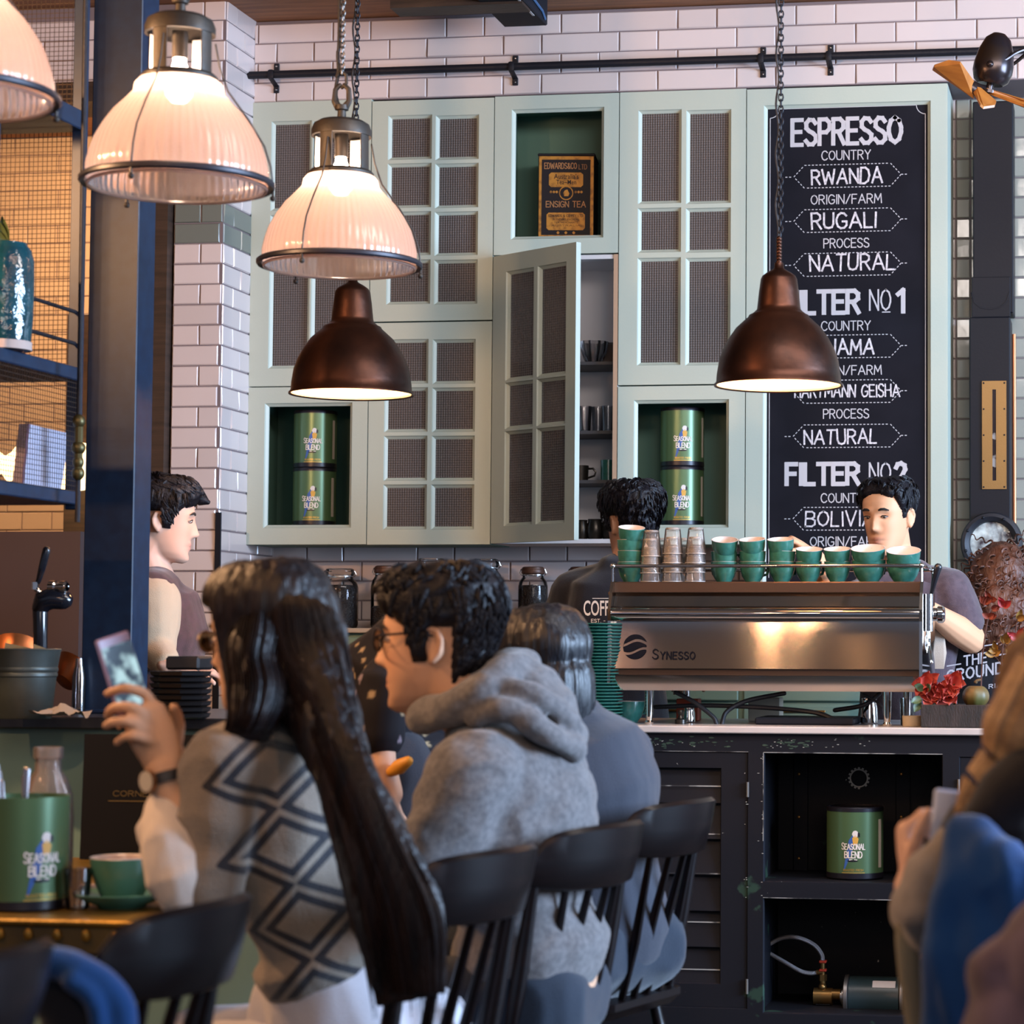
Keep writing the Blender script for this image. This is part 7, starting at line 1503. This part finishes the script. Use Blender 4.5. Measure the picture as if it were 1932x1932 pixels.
b = MB(); add_torso(b, J, 1.08, .02); limb(b, [J['ls'], W5(1056, 1190, .06)], [.082, .078]); limb(b, [J['rs'], W5(1284, 1190, .06)], [.08, .076]); m_bt = fabric('black_cotton', '121118'); o_, me = cloth(t, 'shirt', b, m_bt, .008, 4, (.006, 8, 7)); dress_legs(t, L5, fabric('dark_cloth', '22222a'), m_shoe)
k = dK/F_PX; b = MB(); q0 = W5(1101, 1166, -.3); f5 = lambda u, v: q0+RGT*u+UPV*v
ftext(b, 'COFFEE', f5, 0, 4*k, 28*k, 66*k, .012); b.quad(f5(16*k, 35*k), f5(66*k, 35*k), f5(66*k, 36.2*k), f5(16*k, 36.2*k)); letter(b, 'EST. - TO PER', f5, 14*k, -8*k, 6*k, .5*k, 62*k); obj('back_print', drape(b, me, .004), mat('cream_print', 'd8d0c8'), t, smooth=False)

# ---------------------------------------------------------------- 6. man in profile beside the column
dP = 7.25; W6 = lambda x, y, dd=0: atd(x, y, dP+dd); fp_ = (RGT*.97+FWD*.22).normalized(); sp__ = fp_.cross(Vector((0, 0, 1))).normalized()
J = dict(pelvis=W6(282, 1420), waist=W6(290, 1320), chest=W6(298, 1200), sh=W6(290, 1125), neck=W6(288, 1080), side=sp__); J['ls'] = J['sh']-sp__*.17; J['rs'] = J['sh']+sp__*.17
t = person('young man in profile with quiffed dark hair standing behind the blue column', J['pelvis'])
H = hmat(W6(306, 986), fp_+Vector((0, 0, -.14)), s=.98); b = MB(); add_head(b, H); b.tube([H @ Vector((-.02, 0, -.05)), H @ Vector((-.035, 0, -.1)), J['neck'], J['sh']], [.055, .055, .06, .09], 14); add_torso(b, J, .95); L6 = standing_legs(J, fp_); add_legs(b, L6)
e_, h_ = W6(292, 1225, -.2), W6(318, 1258, -.3); limb(b, [J['rs'], e_], [.05, .04]); limb(b, [e_, h_], [.042, .03]); add_hand(b, h_, fp_+Vector((0, 0, -.3)), (0, 0, -1), .5, side=-1); e2, h2 = W6(300, 1230, .2), W6(350, 1270, .1); limb(b, [J['ls'], e2], [.05, .04]); limb(b, [e2, h2], [.04, .03]); add_hand(b, h2, fp_, (0, 0, -1), .5)
me = blob(b, .005, 3); tint(me, skin_tint(H, (.60, .35, .25))); mkpart('body', me, SKIN(), t); eyes(t, H, open_=.8)
b = hair_cap(H, short_hair(.034, .016, .062, -.075, -.02), amp=.004, sc=42, seed=2); b.tube([H @ Vector((.05, 0, .12)), H @ Vector((.085, 0, .105)), H @ Vector((.112, 0, .085)), H @ Vector((.128, 0, .082))], [.035, .036, .024, .010], 14, side=sp__, flat=.8); obj('hair', b, m_hairblk, t, angle=70)
b = MB(); add_torso(b, J, 1.02, .016, .80); cloth(t, 'shirt', b, fabric('brown_plum_cotton', '4e3638', '42302f', 40), .008, 4, (.006, 8, 2)); b = MB(); limb(b, [J['rs'], e_.lerp(J['rs'], .5), e_], [.080, .078, .066]); limb(b, [e_, e_.lerp(h_, .8)], [.064, .045]); cloth(t, 'sleeve', b, fabric('cream_linen', 'b09a80'), .008, 4, (.010, 9, 12)); dress_legs(t, L6, fabric('dark_cloth', '22222a'), m_shoe)

# ---------------------------------------------------------------- 7. curly haired woman at the right
dC = 8.05; W7 = lambda x, y, dd=0: atd(x, y, dC+dd); fc_ = (FWD*.9+RGT*.4).normalized(); sc7 = fc_.cross(Vector((0, 0, 1))).normalized()
J = dict(pelvis=W7(1862, 1480), waist=W7(1860, 1380), chest=W7(1860, 1280), sh=W7(1868, 1218), neck=W7(1880, 1165), side=sc7); J['ls'] = J['sh']-sc7*.14; J['rs'] = J['sh']+sc7*.14
t = person('woman with auburn brown curls and lettered black shirt turned away at the right', J['pelvis'])
H = hmat(W7(1890, 1098), fc_, s=.96); b = MB(); add_head(b, H); b.tube([H @ Vector((-.02, 0, -.05)), J['neck'], J['sh']], [.05, .052, .08], 14); add_torso(b, J, .85); L7 = standing_legs(J, fc_); add_legs(b, L7)
for k_, q in (('ls', -.3), ('rs', .3)): e_ = J[k_]+Vector((0, 0, -.28))+sc7*(.03 if q > 0 else -.03); h_ = e_+fc_*.2; limb(b, [J[k_], e_], [.045, .038]); limb(b, [e_, h_], [.038, .026]); add_hand(b, h_, fc_, (0, 0, -1), .4)
me = blob(b, .007, 3); tint(me, skin_tint(H, (.55, .34, .24))); mkpart('body', me, SKIN(), t)
b = MB(); ES = [(W7(1890, 1088), (.108, .108, .12)), (W7(1886, 1150, -.04), (.118, .10, .12)), (W7(1895, 1200, -.06), (.11, .08, .10)), (W7(1862, 1180, -.04), (.066, .07, .10)), (W7(1930, 1170, -.04), (.08, .08, .12))]
for c_, r_ in ES: b.ell(c_, r_)
me = blob(b, .007, 4); wrinkle(me, .006, 30, 3, (1, 1, .6)); rr_ = random.Random(17); b = MB()
for _ in range(300):
    c_, r_ = ES[rr_.randrange(5)]; a_ = rr_.uniform(0, 2*PI); u = rr_.uniform(-.35, 1); sn = (1-u*u)**.5; dv = Vector((sn*math.cos(a_)*r_[0], sn*math.sin(a_)*r_[1], u*r_[2])); p0 = c_+dv*.955; out_ = dv.normalized(); dn = (Vector((0, 0, -1))-out_*out_.dot(Vector((0, 0, -1)))+out_*.12).normalized(); e1 = dn.orthogonal().normalized(); e2 = dn.cross(e1); q_ = rr_.uniform(.006, .011); ph_ = rr_.uniform(0, 6)
    b.tube([p0+dn*(.085*j/22)+e1*(q_*math.cos(ph_+j*.75))+e2*(q_*math.sin(ph_+j*.75)) for j in range(23)], [.004*(1-.6*j/22) for j in range(23)], 5, rounded=False)
mkpart('hair', me, mat('auburn_curls', '3a241c', .5, spec=.4, col2='5c3626', nscale=12, bump=.5, bscale=110, stretch=(1, 1, .4)), t); obj('curls', b, MATS['auburn_curls'], t, angle=70)
b = MB(); add_torso(b, J, .93, .018); 
for k_, q in (('ls', -.3), ('rs', .3)): e_ = J[k_]+Vector((0, 0, -.28))+sc7*(.03 if q > 0 else -.03); limb(b, [J[k_], e_], [.066, .058])
o_, me = cloth(t, 'shirt', b, m_bt, .008, 4, (.005, 8, 2)); k = dC/F_PX; b = MB(); b2 = MB(); tl = .16
def f7(ox, oy):
    q0 = W7(ox, oy, -.4)
    return lambda u, v: q0+RGT*u+UPV*(v+u*tl)
for tx_, px, py, hpx, wpx, w_ in (('THE', 1819, 1256, 17, 40, 1.5), ('GROUNDS', 1787, 1286, 19, 116, 1.6), ('RIA', 1866, 1299, 7, 22, .7)): letter(b, tx_, f7(px, py), 0, 0, hpx*k, w_*k, wpx*k, gap=.3)
for px, py, wpx in ((1855, 1220, 26), (1866, 1240, 34), (1786, 1258, 26)): q = f7(px, py); b.quad(q(0, 0), q(wpx*k, 0), q(wpx*k, 2.2*k), q(0, 2.2*k))
obj('back_print', drape(b, me, .004), mat('silver_print', '97949a', .5), t, smooth=False); dress_legs(t, L7, fabric('dark_cloth', '22222a'), m_shoe)

# ---------------------------------------------------------------- 8. bending person in the floral dress, mostly behind the hoodie man
dF = 5.75; W8 = lambda x, y, dd=0: atd(x, y, dF+dd); sf_ = FWD.copy()
t = person('person in a dark floral dress bending over behind the hoodie man', W8(735, 1500)); J = dict(pelvis=W8(745, 1450), waist=W8(738, 1370), chest=W8(758, 1270), sh=W8(800, 1228), neck=W8(840, 1222), side=sf_); J['ls'] = J['sh']-sf_*.15; J['rs'] = J['sh']+sf_*.15
H = hmat(W8(885, 1245), (RGT*.8+Vector((0, 0, -.7))), up=(RGT*.6+Vector((0, 0, .8))), s=.92); b = MB(); add_head(b, H); b.tube([H @ Vector((-.02, 0, -.05)), J['neck'], J['sh']], [.05, .052, .07], 12); add_torso(b, J, .84); L8 = standing_legs(dict(pelvis=J['pelvis'], side=sf_), RGT); add_legs(b, L8)
e_, h_ = W8(716, 1385, -.28), W8(722, 1445, -.30); limb(b, [J['ls'], W8(730, 1300, -.26), e_], [.045, .042, .036]); limb(b, [e_, h_, W8(740, 1500, -.3)], [.036, .032, .026]); add_hand(b, W8(740, 1500, -.3), (0, 0, -1), RGT, .3); e2, h2 = W8(800, 1400, .2), W8(860, 1450, .2); limb(b, [J['rs'], e2], [.045, .038]); limb(b, [e2, h2], [.038, .026]); add_hand(b, h2, RGT, (0, 0, -1), .3)
me = blob(b, .006, 3); tint(me, skin_tint(H, (.55, .33, .23))); mkpart('body', me, SKIN(), t); obj('hair', hair_cap(H, lambda d, z: -1 if (d < 50 and z < .06) else .016, amp=.003), m_hairbrn, t, angle=70)
b = MB(); add_torso(b, J, .96, .02, .8); limb(b, [J['ls'], W8(722, 1300, -.27), W8(716, 1392, -.28)], [.07, .068, .06]); limb(b, [J['rs'], e2], [.066, .058]); b.tube([J['pelvis'], W8(755, 1600), W8(755, 1750)], [.18, .21, .23], 20, flat=.8)
me = blob(b, .008, 4); wrinkle(me, .006, 8, 3)
def floral(co):
    q = noise.voronoi(co*24)[0][0]; n_ = noise.noise(co*9); return Vector((.30, .22, .13)) if (q < .20 and n_ > -.05) else Vector((.20, .16, .19)) if (q < .24 and n_ < -.15) else Vector((.008, .007, .010))
tint(me, floral); mkpart('dress', me, attr_mat('floral_cloth', .8), t); dress_legs(t, L8, fabric('dark_cloth', '22222a'), m_shoe)
q = atz(755, 1446, ZTB); q = W8(753, 1440, -.55); tag(obj('lemon_wedge', MB().tube([W8(738, 1456, -.33), W8(753, 1447, -.34), W8(770, 1436, -.35)], [.012, .018, .012], 12), mat('lemon_yellow', 'c98a2c', .5)), 'yellow fruit wedge held before the floral dress', 'fruit')

# ---------------------------------------------------------------- 9. blurred foreground person at the right
dR_ = 3.3; W9 = lambda x, y, dd=0: atd(x, y, dR_+dd); fr_ = (LFT*.75+FWD*.66).normalized(); sr_ = fr_.cross(Vector((0, 0, 1))).normalized()
J = dict(pelvis=W9(2020, 2090), waist=W9(2010, 1930), chest=W9(1985, 1730), sh=W9(1975, 1590), neck=W9(1990, 1500), side=sr_); J['ls'] = W9(1865, 1600, -.05); J['rs'] = W9(2080, 1590, .1)
t = person('blurred foreground person with light brown hair, black jacket and blue scarf', J['pelvis']); H = hmat(W9(2030, 1365), fr_, s=.97); b = MB(); add_head(b, H); b.tube([H @ Vector((-.02, 0, -.05)), J['neck'], J['sh']], [.052, .054, .08], 14); add_torso(b, J, .92); L9 = seated_legs(J, fr_); add_legs(b, L9)
le, lh = W9(1762, 1735, -.02), W9(1722, 1670, .12); limb(b, [J['ls'], le], [.048, .040]); limb(b, [le, lh], [.04, .028]); add_hand(b, lh, W9(1716, 1630, .13)-lh, RGT, 1.0, side=1); e2, h2 = W9(1960, 1830, .3), W9(1880, 1850, .2); limb(b, [J['rs'], e2], [.048, .04]); limb(b, [e2, h2], [.04, .028]); add_hand(b, h2, LFT, (0, 0, 1), .4)
me = blob(b, .006, 3); tint(me, skin_tint(H, (.58, .36, .27))); mkpart('body', me, SKIN(), t)
b = hair_cap(H, lambda d, z: -1 if (d < 45 and z < .06) else .022, amp=.003, stretch=(1, 1, .2), tuft=False)
for pts, hw, th, sd in (([(1985, 1260), (1935, 1380), (1905, 1440), (1850, 1492), (1805, 1545)], [.05, .06, .045, .030, .006], [.05, .05, .035, .02, .006], 3), ([(2040, 1250), (2050, 1400), (2060, 1560), (2060, 1700)], [.06, .09, .08, .04], [.06, .06, .04, .02], 6)):
    s2 = strands([W9(a, c_, -.08) for a, c_ in pts], hw, th, (RGT+UPV).normalized(), seed=sd, n=60); b.add(s2.v, s2.f)
obj('hair', b, mat('light_brown_hair', '7a5c40', .5, spec=.4, col2='9a7852', nscale=40, bump=.3, bscale=200), t, angle=60)
b = MB(); add_torso(b, J, 1.02, .02, .8); b.tube([W9(1850, 1550, -.10), W9(1890, 1520, -.10), W9(1960, 1470, -.1)], [.03, .05, .06], 14); limb(b, [J['rs'], e2], [.07, .062]); limb(b, [e2, h2], [.06, .05]); cloth(t, 'jacket', b, fabric('black_wool', '131217'), .009, 4, (.006, 7, 2))
b = MB(); limb(b, [J['ls'], J['ls'].lerp(le, .5), le], [.062, .058, .056]); limb(b, [le, W9(1740, 1712, .1)], [.052, .045]); b.tube([W9(1815, 1560, -.05), W9(1770, 1640, -.06), W9(1750, 1710, -.05), W9(1790, 1770, -.04)], [.022, .045, .052, .04], 14); cloth(t, 'sleeve', b, fabric('grey_sleeve', '85807e', '6e6866', 20), .008, 4, (.008, 12, 5)); dress_legs(t, L9, fabric('dark_cloth', '22222a'), m_shoe)
b = MB(); b.tube([W9(1815, 1560, -.16), W9(1845, 1660, -.2), W9(1862, 1790, -.22), W9(1862, 1960, -.22)], [.03, .062, .085, .085], 22, flat=[.6, .45, .4, .4], side=RGT); b.tube([W9(1830, 1565, -.17), W9(1895, 1660, -.22), W9(1940, 1760, -.22)], [.03, .045, .05], 14, flat=.6, side=RGT); cloth(t, 'scarf', b, fabric('cobalt_cloth', '08386c'), .007, 4, (.008, 9, 4), (.010, 6, 2, (2.2, 1, .5)))
tag(obj('canvas_strap', MB().tube(cr([W9(1752, 1722, -.03), W9(1714, 1742, -.03), W9(1716, 1830, -.03), W9(1735, 1960, -.03)]), .016, 10, flat=.4, side=RGT), fabric('khaki_canvas', '8f8670')), 'pale khaki strap hanging below the grey sleeve', 'strap')
tag(obj('phone', MB().box((-.035, -.004, -.07), (.035, .004, .07), .004), mat('white_phone', 'b8c4e0', .3), base=(0, 0, 0)), 'white phone corner above the grey sleeve at the right', 'phone'); o = bpy.data.objects['phone']; o.location = W9(1800, 1585, .08); o.rotation_euler = (-.15, .12, .2)
b = MB(); W10 = lambda x, y, dd=0: atd(x, y, 2.6+dd); b.tube([W10(1890, 1840), W10(1930, 1900), W10(1960, 2000)], [.045, .08, .11], 18); b.ell(W10(1985, 1850), (.06, .08, .10)); me = blob(b, .007, 4); wrinkle(me, .006, 9, 3); o = link('coat', me, fabric('mauve_wool', '5f5060', '4c3c44', 20)); tag(o, 'blurred mauve coat at the lower right corner', 'coat')
Wj = lambda x, y, dd=0: atd(x+14, y, 2.95+dd); jk = thing('jacket', 'cobalt blue jacket draped beside the lower left chair', 'jacket', tuple(Wj(150, 2000)))
b = MB(); b.tube(cr([Wj(40, 1812), Wj(110, 1822), Wj(175, 1850), Wj(212, 1900), Wj(216, 1990), Wj(200, 2100)], 4), .020, 14); b.tube(cr([Wj(120, 1850, -.02), Wj(158, 1880, -.02), Wj(172, 1930, -.02), Wj(170, 2060, -.02)], 4), .012, 12); me = blob(b, .005, 3); wrinkle(me, .004, 14, 3); mkpart('shell', me, fabric('cobalt_cloth', '08386c'), jk)
b = MB(); b.tube([Wj(60, 1850, .02), Wj(120, 1880, .02), Wj(150, 1950, .02), Wj(150, 2080, .02)], [.03, .05, .06, .06], 16, flat=.5, side=RGT); me = blob(b, .006, 3); mkpart('shadow_fold', me, fabric('navy_shadow', '11141e'), jk)  # navy blob paints the shadow between the jacket's blue folds
